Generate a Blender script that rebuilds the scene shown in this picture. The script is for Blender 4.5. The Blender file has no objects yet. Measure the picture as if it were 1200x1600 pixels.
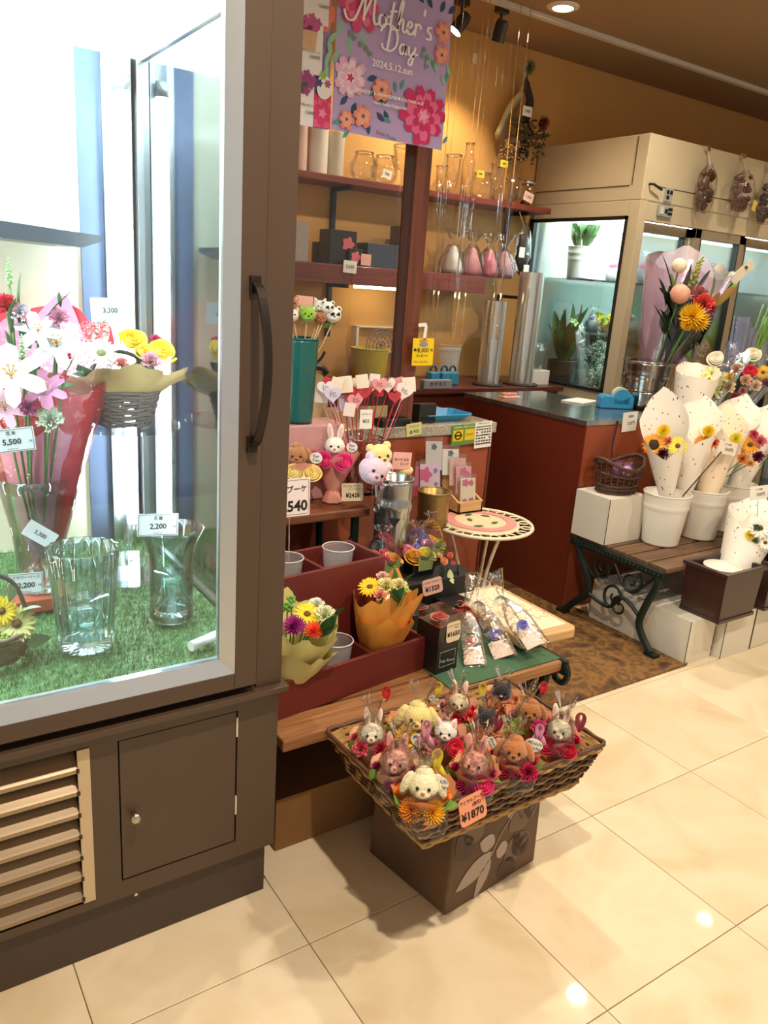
import bpy, math, random
from mathutils import Vector, Matrix, Euler, noise
rnd = random.Random(7)
PI = math.pi
SC = bpy.context.scene
COL = SC.collection
V = Vector

# ------------------------------------------------------------------ camera
FPX, CAM_H = 1223.66, 1.5
_p, _y, _r = math.radians(16.186), math.radians(34.543), math.radians(4.036)
CF = V((math.sin(_y)*math.cos(_p), math.cos(_y)*math.cos(_p), -math.sin(_p)))
_r0 = V((math.cos(_y), -math.sin(_y), 0)); _u0 = _r0.cross(CF)
CR = _r0*math.cos(_r) + _u0*math.sin(_r)
CU = -_r0*math.sin(_r) + _u0*math.cos(_r)
CP = V((0, 0, CAM_H))
cam = bpy.data.cameras.new('camera'); camo = bpy.data.objects.new('camera', cam); COL.objects.link(camo)
cam.sensor_fit = 'VERTICAL'; cam.sensor_height = 36; cam.lens = FPX/1600*36
cam.clip_start = 0.02
camo.matrix_world = Matrix(((CR.x, CU.x, -CF.x, CP.x), (CR.y, CU.y, -CF.y, CP.y), (CR.z, CU.z, -CF.z, CP.z), (0, 0, 0, 1)))
SC.camera = camo

# ------------------------------------------------------------------ world and exposure
w = bpy.data.worlds.new('world'); SC.world = w; w.use_nodes = True
bg = w.node_tree.nodes['Background']
bg.inputs[0].default_value = (1.0, 0.93, 0.83, 1); bg.inputs[1].default_value = 0.50
SC.view_settings.view_transform = 'Standard'; SC.view_settings.look = 'None'
SC.view_settings.exposure = 0.0; SC.view_settings.gamma = 1.0; SC.view_settings.use_curve_mapping = False
SC.cycles.max_bounces = 10; SC.cycles.transparent_max_bounces = 40; SC.cycles.diffuse_bounces = 4
SC.cycles.glossy_bounces = 4; SC.cycles.transmission_bounces = 6
SC.cycles.caustics_reflective = False; SC.cycles.caustics_refractive = False
SC.cycles.sample_clamp_indirect = 6.0

LAMP_W = 125.0
FRIDGE_EMIT = 26.0

# measured placement: pixel of the photograph (1200x1600) -> world point on a real plane
def ray(u, v): return CR*((u-600)/FPX) - CU*((v-800)/FPX) + CF
def at_z(u, v, z): d = ray(u, v); return CP + d*((z-CAM_H)/d.z)
def at_y(u, v, y): d = ray(u, v); return CP + d*(y/d.y)
def at_x(u, v, x): d = ray(u, v); return CP + d*(x/d.x)

# ------------------------------------------------------------------ materials
MATS = {}
def lin(c):
    if isinstance(c, str):
        c = tuple(int(c[i:i+2], 16)/255 for i in (0, 2, 4))
        c = tuple(x/12.92 if x <= .04045 else ((x+.055)/1.055)**2.4 for x in c)
    return c
def mat(name, col='888888', rough=.5, metal=0, var=.12, scale=30, bump=0, bscale=None, coat=0, emit=0, ecol=None, spec=.5, sheen=0, sss=0, alpha=1, stretch=None, trans=0, dist=0.002):
    if name in MATS: return MATS[name]
    c = lin(col)
    m = bpy.data.materials.new(name); m.use_nodes = True; nt = m.node_tree; N = nt.nodes; L = nt.links
    b = N['Principled BSDF']
    tc = N.new('ShaderNodeTexCoord'); no = N.new('ShaderNodeTexNoise'); no.inputs['Scale'].default_value = scale; no.inputs['Detail'].default_value = 4
    src = tc.outputs['Object']
    if stretch:
        mp = N.new('ShaderNodeMapping'); mp.inputs['Scale'].default_value = stretch; L.new(src, mp.inputs[0]); src = mp.outputs[0]
    L.new(src, no.inputs['Vector'])
    mx = N.new('ShaderNodeMix'); mx.data_type = 'RGBA'
    mx.inputs[6].default_value = tuple(max(0, x*(1-var)) for x in c)+(1,); mx.inputs[7].default_value = tuple(min(1, x*(1+var)) for x in c)+(1,)
    L.new(no.outputs['Fac'], mx.inputs[0]); L.new(mx.outputs[2], b.inputs['Base Color'])
    b.inputs['Roughness'].default_value = rough; b.inputs['Metallic'].default_value = metal
    b.inputs['Coat Weight'].default_value = coat; b.inputs['Coat Roughness'].default_value = .08
    b.inputs['Specular IOR Level'].default_value = spec; b.inputs['Sheen Weight'].default_value = sheen
    b.inputs['Alpha'].default_value = alpha
    if trans: b.inputs['Transmission Weight'].default_value = trans
    if sss:
        b.inputs['Subsurface Weight'].default_value = sss; b.inputs['Subsurface Scale'].default_value = .01
    if emit:
        b.inputs['Emission Color'].default_value = tuple(lin(ecol or col))+(1,); b.inputs['Emission Strength'].default_value = emit
    if bump:
        n2 = N.new('ShaderNodeTexNoise'); n2.inputs['Scale'].default_value = bscale or scale*3; n2.inputs['Detail'].default_value = 3; L.new(src, n2.inputs['Vector'])
        bp = N.new('ShaderNodeBump'); bp.inputs['Strength'].default_value = bump; bp.inputs['Distance'].default_value = dist; L.new(n2.outputs['Fac'], bp.inputs['Height']); L.new(bp.outputs[0], b.inputs['Normal'])
    MATS[name] = m; return m
def clear(name, col='ffffff', k=1.0, base=.04, rough=.06, bump=0, bscale=25, ior=1.45):
    """see-through film, glass or acrylic: transmitted light plus a Fresnel sheen"""
    if name in MATS: return MATS[name]
    c = lin(col); m = bpy.data.materials.new(name); m.use_nodes = True; nt = m.node_tree; N = nt.nodes; L = nt.links
    N.remove(N['Principled BSDF']); out = N['Material Output']
    t = N.new('ShaderNodeBsdfTransparent'); t.inputs[0].default_value = c+(1,) if len(c) == 3 else c
    g = N.new('ShaderNodeBsdfGlossy'); g.inputs['Roughness'].default_value = rough; g.inputs[0].default_value = (1, 1, 1, 1)
    lw = N.new('ShaderNodeLayerWeight'); lw.inputs['Blend'].default_value = .28
    ma = N.new('ShaderNodeMath'); ma.operation = 'MULTIPLY_ADD'; ma.inputs[1].default_value = k; ma.inputs[2].default_value = base; ma.use_clamp = True
    ms = N.new('ShaderNodeMixShader'); L.new(lw.outputs['Fresnel'], ma.inputs[0]); L.new(ma.outputs[0], ms.inputs[0]); L.new(t.outputs[0], ms.inputs[1]); L.new(g.outputs[0], ms.inputs[2]); L.new(ms.outputs[0], out.inputs[0])
    if bump:
        tc = N.new('ShaderNodeTexCoord'); n2 = N.new('ShaderNodeTexNoise'); n2.inputs['Scale'].default_value = bscale; n2.inputs['Detail'].default_value = 3; L.new(tc.outputs['Object'], n2.inputs['Vector'])
        bp = N.new('ShaderNodeBump'); bp.inputs['Strength'].default_value = bump; bp.inputs['Distance'].default_value = .01; L.new(n2.outputs['Fac'], bp.inputs['Height']); L.new(bp.outputs[0], g.inputs['Normal']); L.new(bp.outputs[0], lw.inputs['Normal'])
    MATS[name] = m; return m
def ramp_mat(name, cols, scale=(1, 1, 1), nscale=6, detail=6, rough=.5, coat=0, bump=.0, kind='noise', rand=0, metal=0, distort=0, spec=.5, cr_=.1):
    """colour ramp over noise / wave / voronoi; cols = [(pos, hex)]"""
    if name in MATS: return MATS[name]
    m = bpy.data.materials.new(name); m.use_nodes = True; nt = m.node_tree; N = nt.nodes; L = nt.links; b = N['Principled BSDF']
    tc = N.new('ShaderNodeTexCoord'); mp = N.new('ShaderNodeMapping'); mp.inputs['Scale'].default_value = scale; L.new(tc.outputs['Object'], mp.inputs[0])
    src = mp.outputs[0]
    if rand:
        oi = N.new('ShaderNodeObjectInfo'); ad = N.new('ShaderNodeVectorMath'); ad.operation = 'MULTIPLY_ADD'; cb = N.new('ShaderNodeCombineXYZ')
        for k in range(3): L.new(oi.outputs['Random'], cb.inputs[k])
        ad.inputs[1].default_value = (rand, rand*1.7, rand*.6); L.new(cb.outputs[0], ad.inputs[0]); L.new(src, ad.inputs[2]); src = ad.outputs[0]
    if kind == 'wave':
        t = N.new('ShaderNodeTexWave'); t.inputs['Scale'].default_value = nscale; t.inputs['Distortion'].default_value = distort or 4; t.inputs['Detail'].default_value = detail; t.inputs['Detail Scale'].default_value = 2; o = t.outputs['Fac']
    elif kind == 'voronoi':
        t = N.new('ShaderNodeTexVoronoi'); t.inputs['Scale'].default_value = nscale; o = t.outputs['Color']
    else:
        t = N.new('ShaderNodeTexNoise'); t.inputs['Scale'].default_value = nscale; t.inputs['Detail'].default_value = detail; t.inputs['Distortion'].default_value = distort; o = t.outputs['Fac']
    L.new(src, t.inputs['Vector'])
    cr = N.new('ShaderNodeValToRGB'); e = cr.color_ramp.elements
    while len(e) < len(cols): e.new(.5)
    for i, (p, h) in enumerate(cols): e[i].position = p; e[i].color = lin(h)+(1,)
    L.new(o, cr.inputs[0]); L.new(cr.outputs[0], b.inputs['Base Color'])
    b.inputs['Roughness'].default_value = rough; b.inputs['Coat Weight'].default_value = coat; b.inputs['Metallic'].default_value = metal; b.inputs['Specular IOR Level'].default_value = spec
    b.inputs['Coat Roughness'].default_value = cr_
    if bump:
        bp = N.new('ShaderNodeBump'); bp.inputs['Strength'].default_value = bump; bp.inputs['Distance'].default_value = .002; L.new(o, bp.inputs['Height']); L.new(bp.outputs[0], b.inputs['Normal'])
    MATS[name] = m; return m

# ------------------------------------------------------------------ mesh builder
def rotm(rx=0, ry=0, rz=0): return Euler((rx, ry, rz)).to_matrix().to_4x4()
def tr(x, y=None, z=None):
    return Matrix.Translation(V(x) if y is None else V((x, y, z)))
def frame(p, d, up=V((0, 0, 1))):
    """matrix with local +Z along d at p"""
    d = V(d).normalized(); q = d.to_track_quat('Z', 'Y'); return tr(V(p)) @ q.to_matrix().to_4x4()
class MB:
    def __init__(s): s.v = []; s.f = []; s.M = Matrix()
    def add(s, vs, fs):
        n = len(s.v); M = s.M
        s.v += [tuple(M @ V(p)) for p in vs]; s.f += [tuple(i+n for i in f) for f in fs]; return s
    def box(s, x0, x1, y0, y1, z0, z1):
        return s.add([(x, y, z) for z in (z0, z1) for y in (y0, y1) for x in (x0, x1)], [(0, 2, 3, 1), (4, 5, 7, 6), (0, 1, 5, 4), (2, 6, 7, 3), (0, 4, 6, 2), (1, 3, 7, 5)])
    def cbox(s, c, sz): return s.box(c[0]-sz[0]/2, c[0]+sz[0]/2, c[1]-sz[1]/2, c[1]+sz[1]/2, c[2]-sz[2]/2, c[2]+sz[2]/2)
    def tube(s, pts, r, n=8, closed=False, flat=1.0):
        pts = [V(p) for p in pts]; k = len(pts); R = r if isinstance(r, (list, tuple)) else [r]*k
        vs = []; fs = []; up = None
        for i, p in enumerate(pts):
            a = pts[(i-1) % k] if (closed or i > 0) else p; b = pts[(i+1) % k] if (closed or i < k-1) else p
            t = (b-a); t = t.normalized() if t.length > 1e-9 else V((0, 0, 1))
            if up is None: up = t.orthogonal().normalized()
            up = (up - t*up.dot(t)); up = up.normalized() if up.length > 1e-6 else t.orthogonal().normalized()
            w_ = t.cross(up)
            for j in range(n):
                an = 2*PI*j/n; vs.append(p + (up*math.cos(an) + w_*math.sin(an)*flat)*R[i])
        for i in range(k if closed else k-1):
            for j in range(n):
                a = i*n+j; b = i*n+(j+1) % n; c = ((i+1) % k)*n+(j+1) % n; d = ((i+1) % k)*n+j; fs.append((a, b, c, d))
        if not closed: fs.append(tuple(range(n-1, -1, -1))); fs.append(tuple((k-1)*n+j for j in range(n)))
        return s.add(vs, fs)
    def lathe(s, prof, n=24, rf=None, cap0=False, cap1=False, a0=0, a1=2*PI):
        vs = []; fs = []; full = abs(a1-a0-2*PI) < 1e-6; m = n if full else n+1
        for (r, z) in prof:
            for j in range(m):
                a = a0+(a1-a0)*j/n; q = rf(a, z) if rf else 1; vs.append((r*q*math.cos(a), r*q*math.sin(a), z))
        for i in range(len(prof)-1):
            for j in range(n):
                k = (j+1) % m; fs.append((i*m+j, i*m+k, (i+1)*m+k, (i+1)*m+j))
        if cap0: fs.append(tuple(range(m-1, -1, -1)))
        if cap1: fs.append(tuple((len(prof)-1)*m+j for j in range(m)))
        return s.add(vs, fs)
    def surf(s, fn, nu, nv, cu=False):
        mu = nu if cu else nu+1
        vs = [fn(i/nu, j/nv) for j in range(nv+1) for i in range(mu)]
        fs = [(j*mu+i, j*mu+(i+1) % mu, (j+1)*mu+(i+1) % mu, (j+1)*mu+i) for j in range(nv) for i in range(nu)]
        return s.add(vs, fs)
    def prism(s, poly, t0, t1, plane='xz'):
        """extrude polygon; plane xz -> thickness along y; xy -> along z; yz -> along x"""
        f = {'xz': lambda a, b, t: (a, t, b), 'xy': lambda a, b, t: (a, b, t), 'yz': lambda a, b, t: (t, a, b)}[plane]
        k = len(poly); vs = [f(a, b, t0) for a, b in poly]+[f(a, b, t1) for a, b in poly]
        fs = [tuple(range(k)), tuple(range(2*k-1, k-1, -1))]+[(i, i+k, (i+1) % k+k, (i+1) % k) for i in range(k)]
        return s.add(vs, fs)
    def ball(s, c, r, nu=12, nv=8, bumpy=0, sc=9):
        rx, ry, rz = r if isinstance(r, (tuple, list)) else (r, r, r); c = V(c)
        def fn(u, v):
            a = u*2*PI; b = -PI/2+PI*v; q = V((math.cos(a)*math.cos(b), math.sin(a)*math.cos(b), math.sin(b)))
            k = 1+bumpy*noise.noise(q*sc+c*40) if bumpy else 1
            return c+V((q.x*rx, q.y*ry, q.z*rz))*k
        return s.surf(fn, nu, nv, True)
    def mesh(s, name, m, smooth=True):
        me = bpy.data.meshes.new(name); me.from_pydata(s.v, [], s.f)
        if m: me.materials.append(m)
        if smooth: me.polygons.foreach_set('use_smooth', [True]*len(me.polygons))
        me.update(); return me
    def build(s, name, m, parent=None, smooth=False, bevel=0, solid=0, loc=None, M=None, auto=False):
        me = s.mesh(name, m, smooth); o = place(name, me, parent, M)
        if loc is not None: o.location = loc
        if solid: md = o.modifiers.new('solid', 'SOLIDIFY'); md.thickness = solid; md.offset = 0
        if bevel: md = o.modifiers.new('bevel', 'BEVEL'); md.width = bevel; md.segments = 2; md.limit_method = 'ANGLE'; md.angle_limit = .6
        if auto: me.set_sharp_from_angle(angle=.7)
        return o
def place(name, me, parent=None, M=None):
    o = bpy.data.objects.new(name, me); COL.objects.link(o)
    if parent is not None: o.parent = parent
    if M is not None: o.matrix_local = M
    return o
def thing(name, label, cat, M=None, group=None):
    o = bpy.data.objects.new(name, None); COL.objects.link(o); o.empty_display_size = .05
    if M is not None: o.matrix_world = M if isinstance(M, Matrix) else tr(M)
    o['label'] = label; o['category'] = cat
    if group: o['group'] = group
    return o
def tag(o, label, cat, group=None, kind=None):
    o['label'] = label; o['category'] = cat
    if group: o['group'] = group
    if kind: o['kind'] = kind
    return o
def struct(o, label=None):
    o['kind'] = 'structure'
    if label: o['label'] = label
    return o
def dup(root, M, label=None, group=None):
    c = root.copy(); COL.objects.link(c); c.matrix_world = M
    if label: c['label'] = label
    if group: c['group'] = group
    for ch in [o for o in bpy.data.objects if o.parent == root]:
        d = ch.copy(); COL.objects.link(d); d.parent = c
        for g in [o for o in bpy.data.objects if o.parent == ch]:
            e = g.copy(); COL.objects.link(e); e.parent = d
    return c
def crv(pts, n=6, closed=False):
    """Catmull-Rom through points"""
    P = [V(p) for p in pts]; k = len(P); out = []
    for i in range(k if closed else k-1):
        a, b, c, d = (P[(i-1) % k] if closed or i else P[0]), P[i], P[(i+1) % k], (P[(i+2) % k] if closed or i+2 < k else P[-1])
        for j in range(n):
            t = j/n; out.append(.5*((2*b)+(c-a)*t+(2*a-5*b+4*c-d)*t*t+(3*b-a-3*c+d)*t**3))
    if not closed: out.append(P[-1])
    return out

# ------------------------------------------------------------------ lettering (flat print)
_tx = {}
def text_mesh(s, m, bold=0):
    k = (s, m.name, bold)
    if k in _tx: return _tx[k]
    c = bpy.data.curves.new('lettering', 'FONT'); c.body = s; c.align_x = 'CENTER'; c.align_y = 'CENTER'; c.size = 1; c.resolution_u = 2
    c.offset = bold
    o = bpy.data.objects.new('tmp', c); COL.objects.link(o)
    me = bpy.data.meshes.new_from_object(o.evaluated_get(bpy.context.evaluated_depsgraph_get()))
    bpy.data.objects.remove(o); bpy.data.curves.remove(c)
    me.name = 'lettering'; me.materials.clear(); me.materials.append(m)
    for v in me.vertices: v.co = (v.co.x, 0, v.co.y)
    _tx[k] = me; return me
INK = mat('black_ink', '161313', .7, var=.05)
def letter(parent, s, x, z, size, y=-.0008, m=None, bold=0.012, rot=0, sx=1.0, shear=0):
    o = place('lettering', text_mesh(s, m or INK, bold), parent)
    M = tr(x, y, z) @ rotm(0, -rot, 0) @ Matrix.Diagonal((size*sx, 1, size, 1))
    if shear: M = tr(x, y, z) @ rotm(0, -rot, 0) @ Matrix(((1, 0, shear, 0), (0, 1, 0, 0), (0, 0, 1, 0), (0, 0, 0, 1))) @ Matrix.Diagonal((size*sx, 1, size, 1))
    o.matrix_local = M; return o
def rrect(w_, h_, r, n=4):
    out = []
    for cx, cz, a in ((w_/2-r, h_/2-r, 0), (-w_/2+r, h_/2-r, PI/2), (-w_/2+r, -h_/2+r, PI), (w_/2-r, -h_/2+r, 1.5*PI)):
        for k in range(n+1):
            t = a+PI/2*k/n; out.append((cx+r*math.cos(t), cz+r*math.sin(t)))
    return out
WCARD = mat('white_card', 'f2eee6', .55, var=.04)
def card(label, M, w_, h_, lines, m=None, r=.003, name='price_card', cat='price card', stick=None, th=.0012, border=None, stickm=None, group=None):
    """flat card, local x right, z up, facing -y; lines = (text, x, z, size[, kw])"""
    t = thing(name, label, cat, M, group)
    MB().prism(rrect(w_, h_, r), 0, th).build('card', m or WCARD, t)
    if border:
        mb = MB(); a = rrect(w_*.93, h_*.9, r); mb.tube([(x, -.0003, z) for x, z in a], .0006, 4, True); mb.build('border_line', border, t)
    for ln in lines: letter(t, ln[0], ln[1], ln[2], ln[3], **(ln[4] if len(ln) > 4 else {}))
    if stick: MB().tube([(0, th+.001, -h_*.3), (0, th+.001, -h_/2-stick)], .0014, 6).build('pick', stickm or clear('acrylic', k=1.2, base=.12), t)
    return t
# ================================================================== STRUCTURE
TILE_M = ramp_mat('cream_vinyl_tile', [(.28, 'd9c39c'), (.45, 'e6d3b0'), (.6, 'eddcbd'), (.8, 'e2cda6')], nscale=3.2, detail=8, rough=.42, coat=.45, cr_=.035, rand=9, distort=1.2)
GROUT = mat('tile_joint', '8d7856', .8)
struct(MB().box(-2.2, 7.2, -2.4, 4.3, -.06, -.006).build('floor', GROUT))
FLOOR = bpy.data.objects['floor']
T = .4835
tb = MB(); hw = T/2-.0011; c = .0014
tb.add([(x*hw, y*hw, z) for z in (-.006, -.001) for x, y in ((-1, -1), (1, -1), (1, 1), (-1, 1))]+[(x*(hw-c), y*(hw-c), 0) for x, y in ((-1, -1), (1, -1), (1, 1), (-1, 1))],
       [(0, 1, 5, 4), (1, 2, 6, 5), (2, 3, 7, 6), (3, 0, 4, 7), (4, 5, 9, 8), (5, 6, 10, 9), (6, 7, 11, 10), (7, 4, 8, 11), (8, 9, 10, 11)])
tile_me = tb.mesh('tile', TILE_M, False)
for i in range(-4, 12):
    for j in range(-6, 4):
        place('tile', tile_me, FLOOR, tr(.757+T*(i+.5), 1.283+T*(j-.5), 0))
WALL_M = mat('ochre_plaster', 'dca862', .85, var=.07, scale=3, bump=.15, bscale=60)
CEIL_M = mat('ceiling_paint', 'a58866', .9, var=.04, scale=2)
struct(MB().box(-1.0, 7.2, 4.1, 4.22, 0, 2.95).build('wall_back', WALL_M))
struct(MB().box(7.0, 7.12, 0.6, 4.1, 0, 2.95).build('wall_right', WALL_M))
struct(MB().box(-1.12, -1.0, 1.2, 4.22, 0, 2.95).build('wall_left', WALL_M))
struct(MB().box(-2.2, 7.2, -2.4, 4.22, 2.95, 3.03).build('ceiling', CEIL_M))
struct(MB().box(-1.0, 7.0, 3.565, 3.605, 2.925, 2.95).build('trim_1', mat('ceiling_rail_white', 'd8d2c6', .5), bevel=.003))
struct(MB().box(-1.0, 7.0, 4.085, 4.1, 0, .08).build('baseboard_back', mat('dark_skirting', '3a241a', .5)))
# worn brown mat in front of the counters
MATM = ramp_mat('worn_brown_mat', [(.3, '3c2a17'), (.42, '664622'), (.5, '8c6432'), (.58, '5f4220'), (.75, 'a07a44')], nscale=12, detail=12, rough=.75, bump=.5, distort=.2)
mb = MB(); mb.prism(rrect(2.14, 1.62, .02), 0, .008, 'xy')
tag(mb.build('floor_mat', MATM, loc=(1.83, 2.60, .0004)), 'worn brown mottled mat on the floor before the dark counter', 'mat')

# ------------------------------------------------------------------ ceiling lamps
LAMP_FACE = mat('lamp_glow', 'fff1dc', .5, emit=26, ecol='ffe6c4')
CHROME = mat('chrome', 'dcdcdc', .12, 1, var=.03)
def downlight(x, y, label, watts, cone=156, col=(1, .86, .68), rad=.05):
    t = thing('downlight', label, 'lamp', tr(x, y, 2.95), 'round ceiling downlights')
    MB().lathe([(.055, -.012), (.062, -.013), (.082, -.006), (.085, 0)], 28).build('rim', mat('lamp_rim', 'efe9df', .4), t, True)
    MB().lathe([(.0, -.006), (.03, -.007), (.056, -.008)], 24).build('lens', LAMP_FACE, t, True)
    l = bpy.data.lights.new('lamp_light', 'SPOT'); l.energy = watts; l.color = col; l.spot_size = math.radians(cone); l.spot_blend = .75; l.shadow_soft_size = rad
    o = bpy.data.objects.new('lamp_light', l); COL.objects.link(o); o.parent = t; o.location = (0, 0, -.02)
    return t
downlight(3.264, 3.425, 'round downlight in the ceiling nearest the track lamps', LAMP_W*.25, cone=100)
downlight(.66, .52, 'round downlight in the ceiling above the open floor', LAMP_W*1.5, rad=.035)
downlight(2.21, 2.53, 'round downlight in the ceiling over the register counter', LAMP_W*.9)
downlight(3.566, 2.54, 'round downlight in the ceiling over the wrapped bouquets', LAMP_W*.6)
downlight(4.93, 2.52, 'round downlight in the ceiling at the far end', LAMP_W*.35, cone=110)
downlight(2.2, .55, 'round downlight in the ceiling over the aisle', LAMP_W*1.1)
downlight(3.7, .55, 'round downlight in the ceiling at the end of the aisle', LAMP_W*.9)

def track_lamp(p, aim, label, watts, col):
    t = thing('track_lamp', label, 'lamp', tr(p), 'track spot lamps')
    d = (V(aim)-V(p)-V((0, 0, -.1))).normalized(); D = mat('black_fitting', '1e1b19', .5)
    MB().box(-.035, .035, -.02, .02, -.03, 0).tube([(0, 0, -.03), (0, 0, -.09)], .008).build('stem', D, t)
    M = frame((0, 0, -.11), d)
    mb = MB(); mb.M = M; mb.lathe([(.0, -.05), (.028, -.05), (.034, -.03), (.036, .05), (.04, .055)], 20).build('lamp_head', D, t, True)
    mb = MB(); mb.M = M; mb.lathe([(0, .044), (.02, .046), (.035, .05)], 20).build('bulb', mat('spot_glow_'+label[:5], 'ffffff', .5, emit=40, ecol='f4f6ff' if col[2] > .8 else 'ffe2b0'), t, True)
    l = bpy.data.lights.new('lamp_light', 'SPOT'); l.energy = watts; l.color = col; l.spot_size = math.radians(95); l.spot_blend = .7; l.shadow_soft_size = .03
    o = bpy.data.objects.new('lamp_light', l); COL.objects.link(o); o.parent = t; o.matrix_local = M @ tr(0, 0, .06) @ rotm(PI, 0, 0)
track_lamp((2.83, 3.72, 2.95), (2.2, 3.95, 1.9), 'white glowing spot lamp on the ceiling beside the poster', 34, (1, .86, .64))
track_lamp((3.05, 3.66, 2.95), (3.05, 4.0, 1.9), 'warm glowing spot lamp on the ceiling nearer the clear curtain edge', 40, (1, .78, .48))

# ================================================================== DISPLAY REFRIGERATOR (left)
BRN = mat('fridge_brown_enamel', '4e3c2e', .42, var=.06, scale=8, coat=.1)
BRN2 = mat('fridge_brown_kick', '44342a', .5, var=.08, scale=8)
ALU = mat('aluminium', 'c9ccd0', .28, 1, var=.06, scale=4, stretch=(1, 1, 40))
ALUW = mat('satin_aluminium_trim', 'cdd3da', .35, .75, var=.05)
SLATM = mat('louver_metal', 'a3917a', .33, .85, var=.15, scale=3, stretch=(1, 20, 20))
CREAM = mat('louver_frame_cream', 'cdb99a', .45, .3, var=.08)
DARK = mat('dark_gap', '0c0a09', .9)
FY = 1.478
fr = thing('display_refrigerator', 'tall brown glass-fronted flower refrigerator with bright white interior', 'refrigerator', tr(.1, 2.0, 0))
def FB(*boxes):
    mb = MB(); mb.M = tr(-.1, -2.0, 0)
    for b in boxes: mb.box(*b)
    return mb
X0, X1 = -.62, .757
FB((X0, .737, 1.492, 2.49, 0, .142)).build('kick_plate', BRN2, fr, bevel=.002)
FB((.324, .752, 1.486, 2.5, .142, .585), (X0, .324, 1.53, 2.5, .142, .585)).build('base_core', DARK, fr)
FB((.652, .752, FY, 1.486, .142, .585), (.324, .381, FY, 1.486, .142, .585), (.381, .652, FY, 1.486, .142, .187), (.381, .652, FY, 1.486, .543, .585),
   (X0, .324, FY, 1.486, .142, .164), (X0, .324, FY, 1.486, .547, .585), (.752, .7535, FY, 2.5, .142, .585)).build('base_front_frame', BRN, fr)
d = FB((.3845, .6485, FY+.001, 1.4855, .1905, .5405)).build('access_door', BRN, fr, bevel=.001)
mb = MB(); mb.M = tr(.41-.1, FY-2.0, .355) @ rotm(PI/2, 0, 0); mb.lathe([(0, .028), (.009, .027), (.0125, .02), (.011, .012), (.006, .008), (.006, 0)], 18).build('knob', mat('brushed_knob', 'c9bda8', .3, 1), d, True)
for z in (.29, .50):
    FB((.6485, .6525, FY-.001, FY+.004, z-.025, z+.025)).build('hinge', mat('hinge_white', 'd8d0c0', .4, .3), d)
mb = MB(); mb.M = tr(.415-.1, FY-2.0+.0135, .128) @ rotm(PI/2, 0, 0); mb.lathe([(0, .003), (.004, .003), (.005, 0)], 12).build('screw', CHROME, fr)
FB((.299, .324, FY-.003, FY+.004, .166, .546)).build('grille_frame', CREAM, fr, bevel=.0008)
slat = None
for k in range(7):
    z = .505-.0535*k
    mb = MB(); mb.M = tr(-.1, -2.0, 0)
    mb.prism([(FY-.002, z-.012), (FY-.002, z-.003), (FY+.001, z), (FY+.030, z+.030), (FY+.032, z+.028), (FY+.003, z-.003), (FY+.001, z-.012)], X0, .299, 'yz')
    s_ = mb.build('louver_slat', SLATM, fr)
    MB().cbox((0, 0, 0), (.006, .004, .009)).build('rivet', mat('rivet_dark', '4b3c2c', .5, .6), s_, loc=(.199, FY-2.0-.003, z-.006))
FB((X0, .768, 1.452, 2.5, .577, .592)).build('ledge', BRN, fr, bevel=.002)
FB((X0, .757, 1.487, 2.5, .592, .612)).build('sill', mat('fridge_shadow_gap', '2b2019', .6), fr)
# door frame and outer frame
FB((.693, X1, 1.474, 1.545, .592, 2.12), (X0, X1, 1.474, 1.545, 2.085, 2.2)).build('outer_frame', BRN, fr, bevel=.0015)
dr = FB((.634, .686, 1.458, 1.50, .612, 2.08), (X0, .634, 1.458, 1.50, .612, .651), (X0, .634, 1.458, 1.50, 2.03, 2.08)).build('door_frame', BRN, fr, bevel=.0015)
mb = MB(); mb.M = tr(-.1, -2.0, 0)
mb.prism([(.634, 1.459), (.604, 1.476), (.604, 1.496), (.634, 1.496)], .651, 2.03, 'xy')
mb.prism([(1.459, .651), (1.476, .683), (1.496, .683), (1.496, .651)], X0, .634, 'yz')
mb.build('door_trim', ALUW, dr)
FB((X0, .612, 1.480, 1.486, .675, 2.03)).build('door_glass', clear('door_glass_clear', 'f4fbfb', k=.9, base=.015, rough=.02), dr)
h = [(.662, 1.458, 1.16), (.664, 1.432, 1.18), (.666, 1.408, 1.25), (.667, 1.400, 1.325), (.666, 1.408, 1.40), (.664, 1.432, 1.47), (.662, 1.458, 1.49)]
mb = MB(); mb.M = tr(-.1, -2.0, 0)
hp = crv(h, 5); mb.surf(lambda u, v: hp[min(len(hp)-1, round(v*(len(hp)-1)))]+V([(-.009, -.004, 0), (.009, -.004, 0), (.009, .004, 0), (-.009, .004, 0)][int(u*4) % 4]), 4, len(hp)-1, True)
mb.cbox((.662, 1.456, 1.168), (.022, .012, .034)).cbox((.662, 1.456, 1.482), (.022, .012, .034))
mb.build('handle', mat('handle_dark_bronze', '2e2620', .35, .5), dr, bevel=.001)
# interior
INW = mat('fridge_white_lining', 'eef4f4', .3, var=.03, coat=.3)
FB((X0, X1-.03, 1.51, 2.47, .612, .645)).build('deck', INW, fr)
FB((X0, .575, 2.462, 2.5, .62, 2.1)).build('back_panel', ramp_mat('back_panel_cream', [(.3, 'dfdcc4'), (.7, 'e9e6d2')], nscale=1.2, rough=.08, coat=.8), fr)
FB((.575, .640, 2.455, 2.5, .64, 2.06)).build('dark_mullion', mat('blue_grey_strip', '5b6884', .3, .4, var=.08), fr)
FB((.640, .660, 2.44, 2.5, .64, 2.06), (.700, .715, 2.42, 2.5, .64, 2.06), (.725, .757, 2.40, 2.5, .592, 2.2), (.66, .70, 2.475, 2.5, .64, 2.06)).build('corner_post', ALU, fr)
for z0, z1 in ((.612, .668), (2.04, 2.2)): FB((.735, .757, 1.545, 2.40, z0, z1)).build('side_rail', ALU, fr)
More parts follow.
